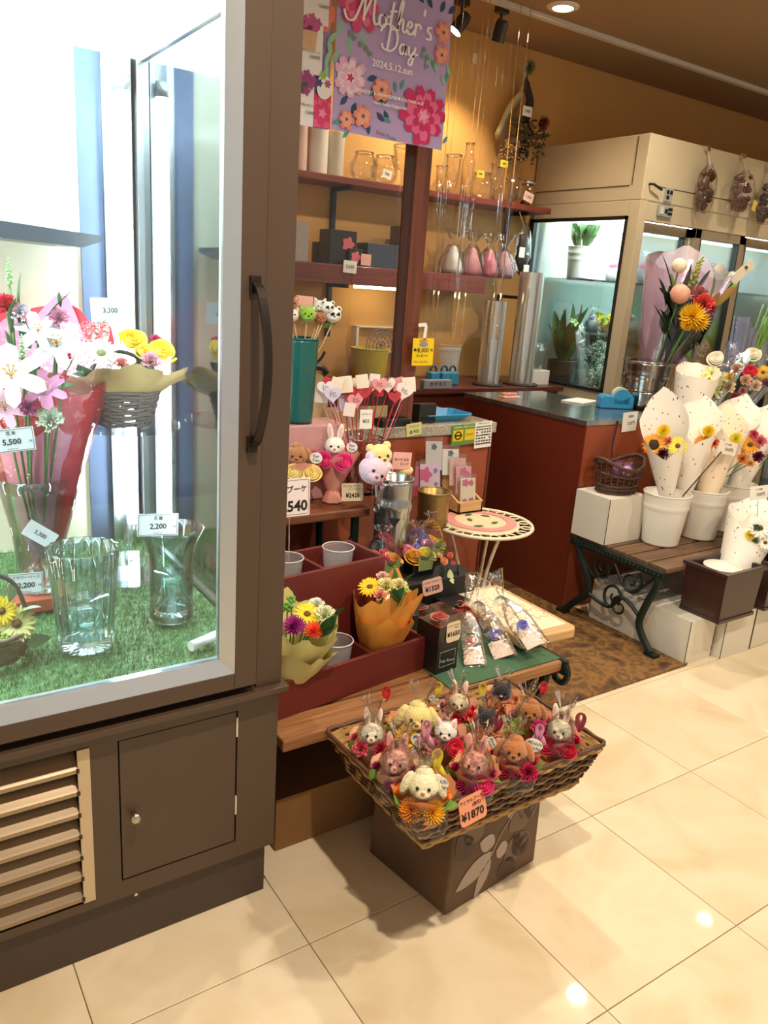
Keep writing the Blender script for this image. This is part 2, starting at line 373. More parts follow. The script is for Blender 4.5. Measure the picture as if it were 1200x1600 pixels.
FB((.742, .748, 1.545, 2.40, .668, 2.04)).build('side_glass', clear('side_glass_clear', 'f0f8f8', k=1.0, base=.16, rough=.05), fr)
FB((X0, .745, 1.51, 2.49, 2.075, 2.2)).build('roof', INW, fr)
cel = mat('fridge_ceiling_glow', 'eafcff', .5, emit=FRIDGE_EMIT*.27, ecol='dff6ff')  # white ceiling panels made to glow, in place of tube light falling on them
for x0, x1 in ((X0, .245), (.275, .735)):
    FB((x0, x1, 1.515, 2.455, 2.056, 2.072)).build('glowing_ceiling_panel', cel, fr)
FB((.247, .273, 1.515, 2.455, 2.052, 2.075)).build('ceiling_strip', ALU, fr)
TUBEM = mat('fluorescent_tube', 'ffffff', .5, emit=FRIDGE_EMIT*2.2, ecol='f2fbff')
for (x, y, z0, z1) in ((.688, 2.40, .70, 1.98), (-.45, 2.40, .70, 1.98), (.712, 1.532, .70, 1.98), (-.52, 1.54, .70, 1.98)):
    MB().tube([(x-.1, y-2.0, z0+.02), (x-.1, y-2.0, z1-.02)], .0165, 16).build('light_tube', TUBEM, fr, True)
    for z in (z0, z1): MB().tube([(x-.1, y-2.0, z-.02), (x-.1, y-2.0, z+.02)], .018, 16).build('tube_cap', ALUW, fr, True)
MB().tube([(-.6, -.455, 2.03), (.62, -.455, 2.03)], .022, 12).build('light_tube', TUBEM, fr, True)
# artificial grass: uncountable blades on a mat
GR = ramp_mat('artificial_grass', [(.3, '3a6238'), (.5, '578350'), (.75, '86a878')], nscale=60, rough=.6)
mb = MB(); mb.box(X0+.02, .73, 1.515, 2.45, .645, .652)
for i in range(26000):
    x = rnd.uniform(-.25, .73); y = rnd.uniform(1.515, 2.45); a = rnd.uniform(0, 2*PI); h_ = rnd.uniform(.008, .016); b = rnd.uniform(0, 2*PI); l_ = rnd.uniform(.002, .010); w_ = .0011
    mb.add([(x-w_*math.cos(a), y-w_*math.sin(a), .652), (x+w_*math.cos(a), y+w_*math.sin(a), .652), (x+l_*math.cos(b), y+l_*math.sin(b), .652+h_)], [(0, 1, 2)])
tag(mb.build('grass_mat', GR), 'green artificial grass mat lining the refrigerator floor', 'grass', kind='stuff')

# ================================================================== BACK COUNTERS AND COOLER SHELL
RED = mat('dark_red_laminate', '5f2618', .38, var=.06, scale=5, coat=.2)
RED2 = mat('red_brown_laminate', '9a4a2c', .4, var=.05, scale=5, coat=.2)
STEEL = ramp_mat('brushed_steel', [(.3, '8f9496'), (.5, 'b9bdbd'), (.7, 'd4d6d4')], scale=(1, 30, 1), nscale=3, rough=.14, metal=.9)
# dark red counter with steel top
ct = thing('work_counter', 'dark red-brown box counter with a shiny steel top', 'counter', tr(3.1, 2.9, 0))
def CB(*bs, o=(3.1, 2.9, 0)):
    mb = MB(); mb.M = tr(-o[0], -o[1], -o[2])
    for b in bs: mb.box(*b)
    return mb
CB((2.826, 3.40, 2.50, 3.38, .06, .925)).build('body', RED, ct)
CB((2.82, 2.826, 2.484, 3.38, 0, .928)).build('side_panel', mat('counter_side_panel', '6b2a1a', .33, var=.06, coat=.35), ct)
CB((2.826, 3.40, 2.484, 2.50, 0, .928)).build('front_panel', RED2, ct)  # paler than the side panel: the light on this face is put into its colour
CB((2.816, 3.41, 2.478, 3.385, .928, .952)).build('steel_top', STEEL, ct, bevel=.002)
# register counter with granite top
GRAN = ramp_mat('speckled_granite', [(.2, '5a564c'), (.38, '9a9482'), (.5, 'c8c2ae'), (.62, '7d7767'), (.8, 'ddd8c8')], nscale=140, detail=2, rough=.15, coat=.5)
rg = thing('register_counter', 'orange-brown register counter with a speckled granite top', 'counter', tr(1.9, 2.7, 0))
R_ = (1.9, 2.7, 0)
CB((.80, 2.318, 2.575, 3.05, .0, .905), o=R_).build('body', RED2, rg)
CB((.78, 2.335, 2.563, 3.07, .905, .95), o=R_).build('granite_top', GRAN, rg, bevel=.003)
CB((2.31, 2.322, 2.57, 3.05, 0, .905), o=R_).build('end_panel', RED, rg)
# back desk along the wall
bd = thing('back_desk', 'long dark red desk under the back wall shelves', 'desk', tr(2.2, 3.8, 0))
B_ = (2.2, 3.8, 0)
CB((.0, 3.76, 3.54, 4.095, .92, .95), o=B_).build('desk_top', mat('desk_top_red', '5a2a20', .4, coat=.2), bd, bevel=.003)
for x0, x1 in ((0, .75), (.76, 1.5), (1.51, 2.25), (2.26, 2.99), (3.0, 3.75)): CB((x0, x1, 3.58, 3.60, .05, .915), o=B_).build('front_panel', RED, bd)
CB((.0, 3.75, 3.605, 4.09, 0, .915), o=B_).build('carcass', DARK, bd)
# wooden pillar on the counter
PILW = ramp_mat('dark_pillar_wood', [(.2, '4a2114'), (.5, '6d3420'), (.8, '7e4229')], scale=(30, 30, 1.2), nscale=2, rough=.45, coat=.2)
struct(MB().box(1.838, 1.912, 2.62, 2.70, .95, 2.95).build('trim_2', PILW, bevel=.004), 'dark wooden post rising from the granite counter')

# wall shelves
SHW = ramp_mat('shelf_red_wood', [(.2, '5c2418'), (.5, '7a3322'), (.8, '8a4030')], scale=(1, 20, 20), nscale=3, rough=.45, coat=.15)
def shelf(z, x0, x1, th, label, y0=3.86):
    t = thing('wall_shelf', label, 'shelf', tr((x0+x1)/2, 4.0, z))
    o = ((x0+x1)/2, 4.0, z)
    CB((x0, x1, y0, 4.098, z-th, z), o=o).build('board', SHW, t, bevel=.003)
    for x in (x0+.2, 2.32, 3.62):
        CB((x-.012, x+.012, y0+.03, 4.098, z-th-.02, z-th), (x-.012, x+.012, 4.07, 4.098, z-th-.3, z-th), o=o).build('bracket', mat('black_fitting', '1e1b19', .5), t)
    return t
shelf(2.03, .9, 3.78, .035, 'upper dark red wall shelf holding vases and jars')
s2 = shelf(1.585, .9, 3.3, .10, 'lower thick dark red wall shelf with gift boxes and a lamp strip beneath')
_a, _b = at_y(555, 449, 3.94), at_y(632, 449, 3.94); CB((_a.x, _b.x, 3.93, 3.96, 1.468, 1.484), o=(2.1, 4.0, 1.585)).build('lamp_strip', mat('under_shelf_glow', 'fff6d8', .5, emit=14, ecol='ffeebc'), s2)

# walk-in flower cooler
KR = mat('cooler_cream_paint', 'd2c3a2', .5, var=.06, scale=3)
CX, CY = 3.825, 3.2
kk = thing('flower_cooler', 'cream walk-in flower cooler with glass window and sliding doors', 'cooler', tr(5.0, 3.6, 0))
O_ = (5.0, 3.6, 0)
K = lambda *b: CB(*b, o=O_)
K((CX, 6.6, CY, 4.09, 2.06, 2.41)).build('top_box', KR, kk, bevel=.006)
K((CX-.004, CX+.003, 3.30, 4.08, 2.14, 2.143), (CX-.004, CX+.003, 3.28, 3.283, 2.143, 2.40), (CX+.1, 6.6, CY-.003, CY+.003, 2.143, 2.146)).build('panel_seam', mat('seam_dark', '4a3b26', .8), kk)
K((CX, CX+.06, CY, CY+.085, 0, 2.06), (CX, CX+.06, CY+.085, 4.09, 0, .955), (CX, CX+.06, 4.075, 4.09, .955, 2.06), (CX, CX+.06, CY+.085, 4.075, 1.97, 2.06)).build('side_wall', KR, kk, bevel=.003)
K((CX-.012, CX+.02, 3.275, 3.290, .955, 1.975), (CX-.012, CX+.02, 4.04, 4.08, .955, 1.975), (CX-.012, CX+.02, 3.275, 4.08, 1.955, 1.975), (CX-.012, CX+.02, 3.275, 4.08, .95, .965)).build('window_gasket', mat('black_gasket', '15130f', .5), kk)
GLK = clear('cooler_glass', 'eef8f6', k=.9, base=.02, rough=.02)
K((CX+.03, CX+.036, 3.285, 4.075, .96, 1.97)).build('side_window', GLK, kk)
K((6.5, 6.6, CY, 4.09, 0, 2.06), (CX, 6.6, 4.06, 4.09, 0, 2.06)).build('back_wall', mat('cooler_white_lining', 'dfe6e2', .5, var=.04), kk)
K((CX, 6.6, CY, 4.09, 0, .10)).build('cooler_floor', STEEL, kk)
K((CX+.06, 6.6, CY+.005, CY+.05, 1.955, 2.06)).build('door_header', KR, kk, bevel=.003)
DFR = mat('door_frame_cream_metal', 'b3a88f', .4, .4, var=.06)
for i, (x0, x1, yy) in enumerate(((3.888, 4.40, .055), (4.385, 4.90, .01), (4.93, 5.62, .055), (5.6, 6.5, .01))):
    y0 = CY+yy; y1 = y0+.04
    e_ = .012 if i == 0 else .055
    d_ = K((x0, x0+e_, y0, y1, .1, 1.955), (x1-.055, x1, y0, y1, .1, 1.955), (x0, x1, y0, y1, 1.90, 1.955), (x0, x1, y0, y1, .1, .2)).build('sliding_door', DFR, kk, bevel=.002)
    K((x0+e_, x1-.055, y0+.015, y0+.021, .2, 1.90)).build('pane', GLK, d_)
    K((x0+e_, x0+e_+.006, y0-.002, y1, .2, 1.90), (x1-.063, x1-.055, y0-.002, y1, .2, 1.90)).build('gasket', mat('black_gasket', '15130f', .5), d_)
for x in (4.3, 5.3):
    MB().tube([(x-O_[0]-.45, 3.32-O_[1], 1.96), (x-O_[0]+.45, 3.32-O_[1], 1.96)], .014, 12).build('light_tube', mat('cooler_tube', 'ffffff', .5, emit=130, ecol='eef8ff'), kk, True)
K((CX+.1, 6.45, 3.33, 3.95, 1.962, 1.98)).build('glowing_ceiling_panel', mat('cooler_ceiling_light', 'f4fcff', .5, emit=15, ecol='eaf6ff'), kk)
for z in (1.62,):
    K((CX+.12, 6.45, 3.62, 4.05, z-.012, z)).build('glass_shelf', clear('shelf_glass', 'e0f2ee', k=1, base=.1), kk)
K((CX+.3, 6.45, 3.75, 4.05, 1.28-.015, 1.28)).build('wire_shelf', STEEL, kk)
# controls on the front of the top box
def ctrl(label, x, z, w_, h_, m, marks, nm):
    t = thing(nm, label, 'control panel', tr(x, CY-.004, z))
    MB().prism(rrect(w_, h_, .004), -.008, .004).build('plate', m, t, bevel=.001)
    for (mx, mz, mw, mh, mm) in marks: MB().box(mx-mw/2, mx+mw/2, -.0125, -.008, mz-mh/2, mz+mh/2).build('switch', mm, t)
    return t
GREY = mat('control_grey', 'aab0ae', .45, var=.05); BLK = mat('black_plastic', '17181a', .4)
p1 = at_y(1043, 305, CY); p2 = at_y(1038, 330, CY)
ctrl('small grey thermostat box with dark dials on the cooler front', p1.x, p1.z, .065, .075, GREY, [(-.015, .015, .018, .02, BLK), (.015, .015, .018, .02, BLK), (-.012, -.014, .022, .018, BLK)], 'thermostat')
ctrl('wide grey switch panel with black keys below the thermostat', p2.x, p2.z, .125, .062, GREY, [(0, 0, .02, .022, BLK)]+[(x, z, .016, .014, BLK) for x in (.025, .045) for z in (.012, -.012)]+[(-.04, 0, .03, .04, mat('control_pale', 'd5d8d2', .5))], 'switch_panel')
p3 = at_y(1025, 292, CY-.02)
mb = MB(); mb.tube([(-.04, .016, .012), (-.035, -.01, .01), (.04, -.012, -.012)], .007, 8)
tag(mb.build('latch_lever', BLK, loc=p3), 'short black latch lever beside the thermostat on the cooler', 'lever')
# ================================================================== DISPLAY FURNITURE
PLANK = ramp_mat('worn_bench_wood', [(.25, '6e4526'), (.5, '93633a'), (.7, 'a87a4c'), (.9, '7c5230')], scale=(1.2, 22, 22), nscale=3, detail=8, rough=.55, bump=.2, rand=7)
DWOOD = ramp_mat('brown_table_wood', [(.25, '5d331f'), (.5, '7c4629'), (.8, '8f5836')], scale=(1.2, 22, 22), nscale=3, detail=8, rough=.45, coat=.15, rand=5)
GPLANK = ramp_mat('grey_brown_plank', [(.25, '4e3826'), (.5, '6e523a'), (.7, '7f6248'), (.9, '5a4230')], scale=(1.2, 22, 22), nscale=3, detail=8, rough=.55, bump=.2, rand=7)
PALE = ramp_mat('pale_wood', [(.25, 'b58c58'), (.5, 'caa36e'), (.8, 'd8b684')], scale=(1.2, 20, 20), nscale=3, detail=8, rough=.55, rand=5)
IRON = mat('dark_green_cast_iron', '16241d', .5, .3, var=.3, scale=40, bump=.3)
def iron_side(parent, x, y0, y1, z, front_drop=True):
    """ornate cast-iron end of a bench: top rail, two curved legs and scrolls"""
    mb = MB(); L_ = y1-y0; zt = z-.03
    mb.box(x-.014, x+.014, y0-.01, y1+.01, zt-.014, zt+.014)
    for k in range(int(L_/.022)): mb.ball((x-.013, y0+.012+k*.022, zt), (.006, .009, .009), 6, 4)
    s_ = .017
    fl = crv([(x, y0+.02, zt), (x, y0+.015, zt-.05), (x, y0+.05, zt*.62), (x, y0+.075, zt*.36), (x, y0+.05, .08), (x, y0-.005, .02)], 6)
    bl = crv([(x, y1-.03, zt), (x, y1-.05, zt-.06), (x, y1-.11, zt*.62), (x, y1-.12, zt*.4), (x, y1-.06, .09), (x, y1+.0, .02)], 6)
    mb.tube(fl, [s_]*len(fl), 7); mb.tube(bl, [s_]*len(bl), 7)
    for yy in (y0-.015, y1+.01): mb.box(x-.02, x+.02, yy-.028, yy+.028, 0, .022)
    o = mb.build('iron_leg', IRON, parent)
    mb = MB()
    def scroll(cy, cz, r, a0, turns, dirn):
        pts = [(x, cy+math.cos(a0+dirn*t*turns*2*PI)*r*(1-.8*t), cz+math.sin(a0+dirn*t*turns*2*PI)*r*(1-.8*t)) for t in [i/22 for i in range(23)]]
        mb.tube(pts, [.0075*(1-.4*i/22) for i in range(23)], 6)
    scroll(y0+L_*.30, zt*.78, .06, 2.2, 1.4, 1); scroll(y0+L_*.62, zt*.80, .055, .8, 1.4, -1)
    scroll(y0+L_*.45, zt*.52, .065, -1.2, 1.3, 1); scroll(y0+L_*.38, zt*.42, .05, 1.8, 1.2, -1)
    mb.tube(crv([(x, y0+.07, zt*.40), (x, y0+L_*.35, zt*.55), (x, y0+L_*.5, zt*.36), (x, y1-.12, zt*.42)], 6), .009, 6)
    mb.tube(crv([(x, y0+.03, zt-.02), (x, y0+L_*.3, zt*.66), (x, y0+L_*.5, zt-.03)], 6), .007, 6)
    mb.tube(crv([(x, y1-.04, zt-.02), (x, y0+L_*.7, zt*.66), (x, y0+L_*.5, zt-.03)], 6), .007, 6)
    mb.build('scrollwork', IRON, o)
    return o
# --- right bench
rb = thing('slatted_bench', 'wooden slatted bench with ornate dark iron end under the flower buckets', 'bench', tr(0, 0, 0))
rb.location = (3.4, 2.2, 0)
def under(parent, fn, *a):
    o = fn(parent, *a); o.location = -V(parent.location); return o
under(rb, iron_side, 2.80, 1.93, 2.44, .41); under(rb, iron_side, 4.35, 1.93, 2.44, .41)
for k in range(5):
    y0 = 1.925+k*.105
    MB().box(2.818-3.4, 4.33-3.4, y0-2.2, y0+.094-2.2, .386, .41).build('plank', GPLANK, rb, bevel=.004)
# --- left bench (front display row)
lb = thing('display_bench', 'low worn wooden bench with dark iron bracket beside the refrigerator', 'bench', tr(1.25, 1.75, 0))
for k in range(4):
    y0 = 1.515+k*.118
    MB().box(.79-1.25, 1.765-1.25, y0-1.75, y0+.108-1.75, .366, .40).build('plank', PLANK, lb, bevel=.005)
lo = under(lb, iron_side, 1.735, 1.54, 1.97, .395)
under(lb, iron_side, .84, 1.66, 1.97, .395)
mb = MB(); mb.M = tr(-1.25, -1.75, 0); mb.box(1.765, 1.782, 1.505, 1.97, .355, .402); mb.tube(crv([(1.774, 1.51, .39), (1.774, 1.495, .36), (1.774, 1.51, .325), (1.774, 1.545, .33), (1.774, 1.55, .36)], 5), .011, 7)
mb.build('end_bracket', IRON, lb)
# green cloth on the bench end
mb = MB(); mb.surf(lambda u, v: V((1.33+.44*u, 1.53+.40*v, .4025+.001*math.sin(u*9)*math.sin(v*7))), 8, 6)
tag(mb.build('green_cloth', mat('green_felt', '44664a', .9, var=.15, scale=60), solid=.002), 'green cloth sheet laid on the bench end under the wrapped roses', 'cloth')
# --- wooden board with printed paper
bo = thing('wooden_board', 'pale thick wooden board with scalloped end jutting past the bench', 'board', tr(1.7, 1.8, .45))
pl = [(1.44, 1.60), (1.90, 1.60), (1.925, 1.615), (1.925, 1.63)]
mb = MB(); mb.M = tr(-1.7, -1.8, -.45); mb.prism([(1.675, 1.61), (1.90, 1.60), (1.922, 1.62), (1.925, 2.02), (1.675, 2.03)], .4165, .45, 'xy'); mb.build('slab', PALE, bo, bevel=.006)
for (x, y) in ((1.86, 1.70), (1.86, 1.97)):
    mb = MB(); mb.M = tr(-1.7, -1.8, -.45); mb.tube([(x, y, .417), (x+.02, y+.01, .009)], .016, 8); mb.build('leg', PALE, bo)
pp = thing('printed_paper', 'cream printed sheet with faint pink pattern on the pale board', 'paper', tr(1.795, 1.83, .4503))
MB().box(-.105, .105, -.19, .17, 0, .0012).build('sheet', mat('cream_paper', 'ead9b8', .7, var=.05), pp)
mb = MB()
for (cx, cy, r) in ((-.02, .06, .035), (.03, -.01, .04), (.07, -.08, .035), (-.03, -.05, .03)):
    mb.tube([(cx+r*(1+.3*math.cos(6*a))*math.cos(a), cy+r*(1+.3*math.cos(6*a))*math.sin(a), .0015) for a in [i*2*PI/36 for i in range(36)]], .0012, 4, True)
mb.build('printed_pattern', mat('pale_pink_ink', 'd49c84', .8), pp)
# --- cardboard box under the bench
cb = thing('cardboard_box', 'plain brown cardboard box on the floor under the bench', 'box', tr(1.05, 1.75, .001) )
CBM = mat('cardboard', '8a6238', .85, var=.06, scale=6)
MB().box(-.23, .23, -.15, .15, 0, .16).build('carton', CBM, cb, bevel=.003)
MB().box(-.23, .23, -.153, -.0, .16, .164).box(-.23, .23, .003, .15, .16, .164).build('flap', CBM, cb)
# --- dark riser behind the bench
ri = MB().box(1.22, 1.80, 2.0, 2.245, 0, .52).build('display_riser', mat('matt_black_board', '17120f', .7), bevel=.004)
tag(ri, 'matt black display block behind the bench holding the rainbow flower boxes', 'riser')
# --- upper brown table with iron leg
ut = thing('side_table', 'brown wooden table top with dark iron arch leg behind the red step box', 'table', tr(1.15, 2.42, 0))
MB().box(-.36, .335, -.175, .135, .70, .73).build('table_top', DWOOD, ut, bevel=.005)
for x in (-.33, .30):
    mb = MB(); mb.tube(crv([(x, -.13, .70), (x, -.13, .55), (x, -.10, .3), (x, -.14, .01)], 6), .016, 7); mb.tube(crv([(x, .12, .70), (x, .12, .55), (x, .09, .3), (x, .12, .01)], 6), .016, 7)
    mb.tube(crv([(x, -.10, .35), (x, 0, .42), (x, .09, .35)], 6), .012, 7)
    for k in range(9): mb.ball((x, -.13+.004*k, .52-.02*k), .018, 6, 4)
    mb.build('iron_leg', IRON, ut)
mb = MB(); mb.tube(crv([(-.30, -.13, .60), (-.2, -.13, .45), (0, -.13, .38), (.18, -.13, .45), (.30, -.13, .62)], 8), .011, 7); mb.build('arch_brace', IRON, ut)
# --- red step box
RBX = mat('maroon_painted_wood', '6b2620', .45, var=.06, scale=8, coat=.12)
sb = thing('step_box', 'maroon wooden two-step display box with open compartments', 'display box', tr(.80, 1.604, .40) @ rotm(0, 0, math.radians(7)))
W1, D1, H1, D2, H2 = .54, .165, .105, .165, .315
def SB(*b):
    mb = MB()
    for q in b: mb.box(*q)
    return mb
t_ = .012
SB((0, W1, 0, t_, 0, H1)).build('lower_front', RBX, sb, bevel=.001)
SB((0, W1, t_, D1, 0, t_)).build('lower_floor', RBX, sb)
for x in (0, W1-t_): SB((x, x+t_, t_, D1, t_, H1)).build('lower_side', RBX, sb, bevel=.001)
for x in (.175, .345): SB((x, x+t_, t_, D1, t_, H1-.012)).build('divider', RBX, sb, bevel=.001)
W2 = .50
SB((.045, W2, D1, D1+t_, 0, H2)).build('upper_front', RBX, sb, bevel=.001)
SB((.045, W2, D1+t_, D1+D2, H2-.11, H2-.10)).build('upper_floor', RBX, sb)
SB((.045, W2, D1+D2, D1+D2+t_, 0, H2)).build('upper_back', RBX, sb, bevel=.001)
for x in (.045, W2-t_): SB((x, x+t_, D1+t_, D1+D2, 0, H2)).build('upper_side', RBX, sb, bevel=.001)
for x in (.11, .29): SB((x, x+t_, D1+t_, D1+D2, H2-.10, H2-.012)).build('divider', RBX, sb, bevel=.001)
# clear plastic cups in the compartments
CUPM = mat('clear_plastic_cup', 'dcdedd', .12, var=.05, alpha=.30)
def cup(M, label):
    t = thing('plastic_cup', label, 'cup', M, 'clear cups in the step box')
    MB().lathe([(.0, .002), (.036, .002), (.040, .04), (.0475, .118)], 28).build('cup_wall', CUPM, t, True)
    mb = MB(); mb.tube([(.048*math.cos(a), .048*math.sin(a), .119) for a in [i*2*PI/28 for i in range(28)]], .0022, 6, True); mb.build('rim', mat('cup_rim', 'dcdcdc', .3, alpha=.75), t, True)
SBM = sb.matrix_world
cup(SBM @ tr(.205, D1+t_+.08, H2-.099), 'empty clear plastic cup in the upper step box nearest the refrigerator')
cup(SBM @ tr(.390, D1+t_+.08, H2-.099), 'empty clear plastic cup in the upper step box, right of another')
cup(SBM @ tr(.265, .085, .0125), 'empty clear plastic cup between the two paper-wrapped bouquets')
cup(SBM @ tr(.430, .090, .0125), 'clear plastic cup under the orange-wrapped bouquet')
cup(SBM @ tr(.085, .085, .0125), 'clear plastic cup under the pale green bouquet')

# --- white round metal table
IVORY = mat('ivory_enamel', 'e6d9b8', .45, var=.06)
wt = thing('round_table', 'small round ivory metal bistro table with painted fruit top', 'table', tr(2.05, 2.285, .0085))
def ring(mb, r, z, rad, n=40, cx=0, cy=0): mb.tube([(cx+r*math.cos(2*PI*i/n), cy+r*math.sin(2*PI*i/n), z) for i in range(n)], rad, 6, True)
mb = MB(); ring(mb, .21, .592, .007); ring(mb, .155, .592, .004); mb.build('rim_ring', IVORY, wt, True)
mb = MB()
for k in range(16):
    a = 2*PI*k/16
    mb.tube([((.183+.022*math.cos(t))*math.cos(a+.1*math.sin(t)), (.183+.022*math.cos(t))*math.sin(a+.1*math.sin(t)), .592) for t in [i*2*PI/12 for i in range(12)]], .003, 5, True)
mb.build('scroll_ring', IVORY, wt, True)
MB().lathe([(0, .588), (.15, .588), (.153, .594), (.15, .600), (0, .602)], 40).build('top_disc', mat('painted_table_top', 'e2c7a0', .45, var=.1, scale=14), wt, True, auto=True)
mb = MB(); mb.lathe([(.105, .6025), (.145, .6020)], 40); mb.build('painted_band', mat('painted_pink', 'd08a80', .5, var=.2, scale=20), wt)
for (px_, py_, a) in ((.03, -.05, .3), (-.04, .02, 1.2), (.06, .04, 2.2), (-.06, -.06, 2.8), (.0, .08, .2)):
    mb = MB(); mb.M = tr(px_, py_, .6035) @ rotm(0, 0, a); mb.add([(-.022, 0, 0), (-.008, .010, 0), (.010, .009, 0), (.024, 0, 0), (.010, -.009, 0), (-.008, -.010, 0)], [tuple(range(6))]); mb.build('painted_leaf', mat('painted_green', '3f5a34', .5), wt)
for k in range(3):
    a = .5+2*PI*k/3
    MB().tube(crv([(.13*math.cos(a), .13*math.sin(a), .588), (.06*math.cos(a), .06*math.sin(a), .33), (.12*math.cos(a+.3), .12*math.sin(a+.3), .15), (.19*math.cos(a+.4), .19*math.sin(a+.4), .006)], 6), .007, 7).build('leg', IVORY, wt, True)
for r_, z_ in ((.065, .33), (.115, .17)): mb = MB(); ring(mb, r_, z_, .005); mb.build('leg_ring', IVORY, wt, True)

# ================================================================== RIGHT SIDE BOXES
WBX = mat('white_painted_box', 'ddd6c6', .55, var=.05, scale=5)
EDGE = mat('box_edge_line', '3a2f22', .8)
def wbox(label, x0, x1, y0, y1, z0, z1, M=None):
    t = thing('white_block', label, 'box', tr((x0+x1)/2, (y0+y1)/2, z0))
    a, b, c_ = (x1-x0)/2, (y1-y0)/2, z1-z0
    MB().box(-a, a, -b, b, 0, c_).build('panel_box', WBX, t, bevel=.0015)
    for q in ((-a, -b), (a, -b), (-a, b)): MB().box(q[0]-.0012, q[0]+.0012, q[1]-.0012, q[1]+.0012, .002, c_-.001).build('edge_trim', EDGE, t)
    return t
wbox('white block on the bench under the brown wire basket', 2.80, 3.05, 2.262, 2.47, .411, .632)
wbox('white low block on the floor under the front dark planter, nearest the iron leg', 2.875, 3.06, 1.80, 2.35, .0, .205)
wbox('white low block on the floor right of the one by the iron leg', 3.078, 3.30, 1.762, 2.35, .0, .205)
wbox('white low block on the floor at the right edge', 3.312, 3.62, 1.765, 2.35, .0, .205)
PLT = mat('dark_planter_lacquer', '38201b', .35, var=.08, coat=.25)
def planter(label, M, w_=.30, d_=.30, h_=.225):
    t = thing('planter_box', label, 'planter', M)
    ti = .014
    for sgn in (0, 1):
        y = 0 if sgn == 0 else d_-ti
        mb = MB(); mb.add([(.015, y+.006*(1-2*sgn), 0), (w_-.015, y+.006*(1-2*sgn), 0), (w_, y, h_), (0, y, h_), (.015, y+ti, 0), (w_-.015, y+ti, 0), (w_, y+ti, h_), (0, y+ti, h_)], [(0, 1, 2, 3), (7, 6, 5, 4), (0, 4, 5, 1), (1, 5, 6, 2), (2, 6, 7, 3), (3, 7, 4, 0)]); mb.build('side_board', PLT, t)
        x = 0 if sgn == 0 else w_-ti
        mb = MB(); mb.add([(x+.012*(1-2*sgn), .01, 0), (x+.012*(1-2*sgn)+ti, .01, 0), (x+ti, ti, h_), (x, ti, h_), (x+.012*(1-2*sgn), d_-.01, 0), (x+.012*(1-2*sgn)+ti, d_-.01, 0), (x+ti, d_-ti, h_), (x, d_-ti, h_)], [(0, 1, 2, 3), (7, 6, 5, 4), (0, 4, 5, 1), (1, 5, 6, 2), (2, 6, 7, 3), (3, 7, 4, 0)]); mb.build('side_board', PLT, t)
    mb = MB()
    for b in ((-.01, w_+.01, -.01, .012), (-.01, w_+.01, d_-.012, d_+.01)): mb.box(b[0], b[1], b[2], b[3], h_-.012, h_+.004)
    for b in ((-.01, .012, .012, d_-.012), (w_-.012, w_+.01, .012, d_-.012)): mb.box(b[0], b[1], b[2], b[3], h_-.012, h_+.004)
    mb.build('top_rim', PLT, t, bevel=.002)
    MB().box(.008, w_-.008, 0, d_, 0, .016).build('base', PLT, t, bevel=.002)
    return t
planter('dark brown lacquered planter box holding a white pail, nearest the iron bench end', tr(2.945, 1.725, .2055), w_=.275, d_=.20)
planter('dark brown lacquered planter box at the right edge of the picture', tr(3.285, 1.725, .2055), d_=.20)
# ================================================================== FLOWER LIBRARY
def col_m(hexc, rough=.6, sheen=0, pre='petal_'): return mat(pre+hexc, hexc, rough, var=.14, scale=60, sheen=sheen)
LEAF = mat('leaf_green', '2f5a2c', .45, var=.3, scale=25); LEAFD = mat('leaf_dark_green', '1c3020', .4, var=.3, scale=25); LEAFL = mat('leaf_fresh_green', '6f9a3c', .5, var=.25, scale=25)
STEMM = mat('stem_green', '57803a', .5)
def petal(mb, ang, r0, L_, W, rise, curl, z0=0, n=3, tip=.2, cup=.15, tw=0):
    ca, sa = math.cos(ang), math.sin(ang); vs = []
    for j in range(n+1):
        t = j/n; w_ = W*(.35+.65*math.sin(PI*min(1, .15+t*.62)))*(1 if t < .99 else tip)
        x = r0+L_*t*math.cos(rise*.6); z = z0+L_*(rise*t+curl*t*t)
        for k in (-1, 0, 1):
            y = w_*k/2; zz = z+cup*W*abs(k)+tw*k*W*t; vs.append((x*ca-y*sa, x*sa+y*ca, zz))
    mb.add(vs, [(j*3+k, j*3+k+1, j*3+k+4, j*3+k+3) for j in range(n) for k in (0, 1)])
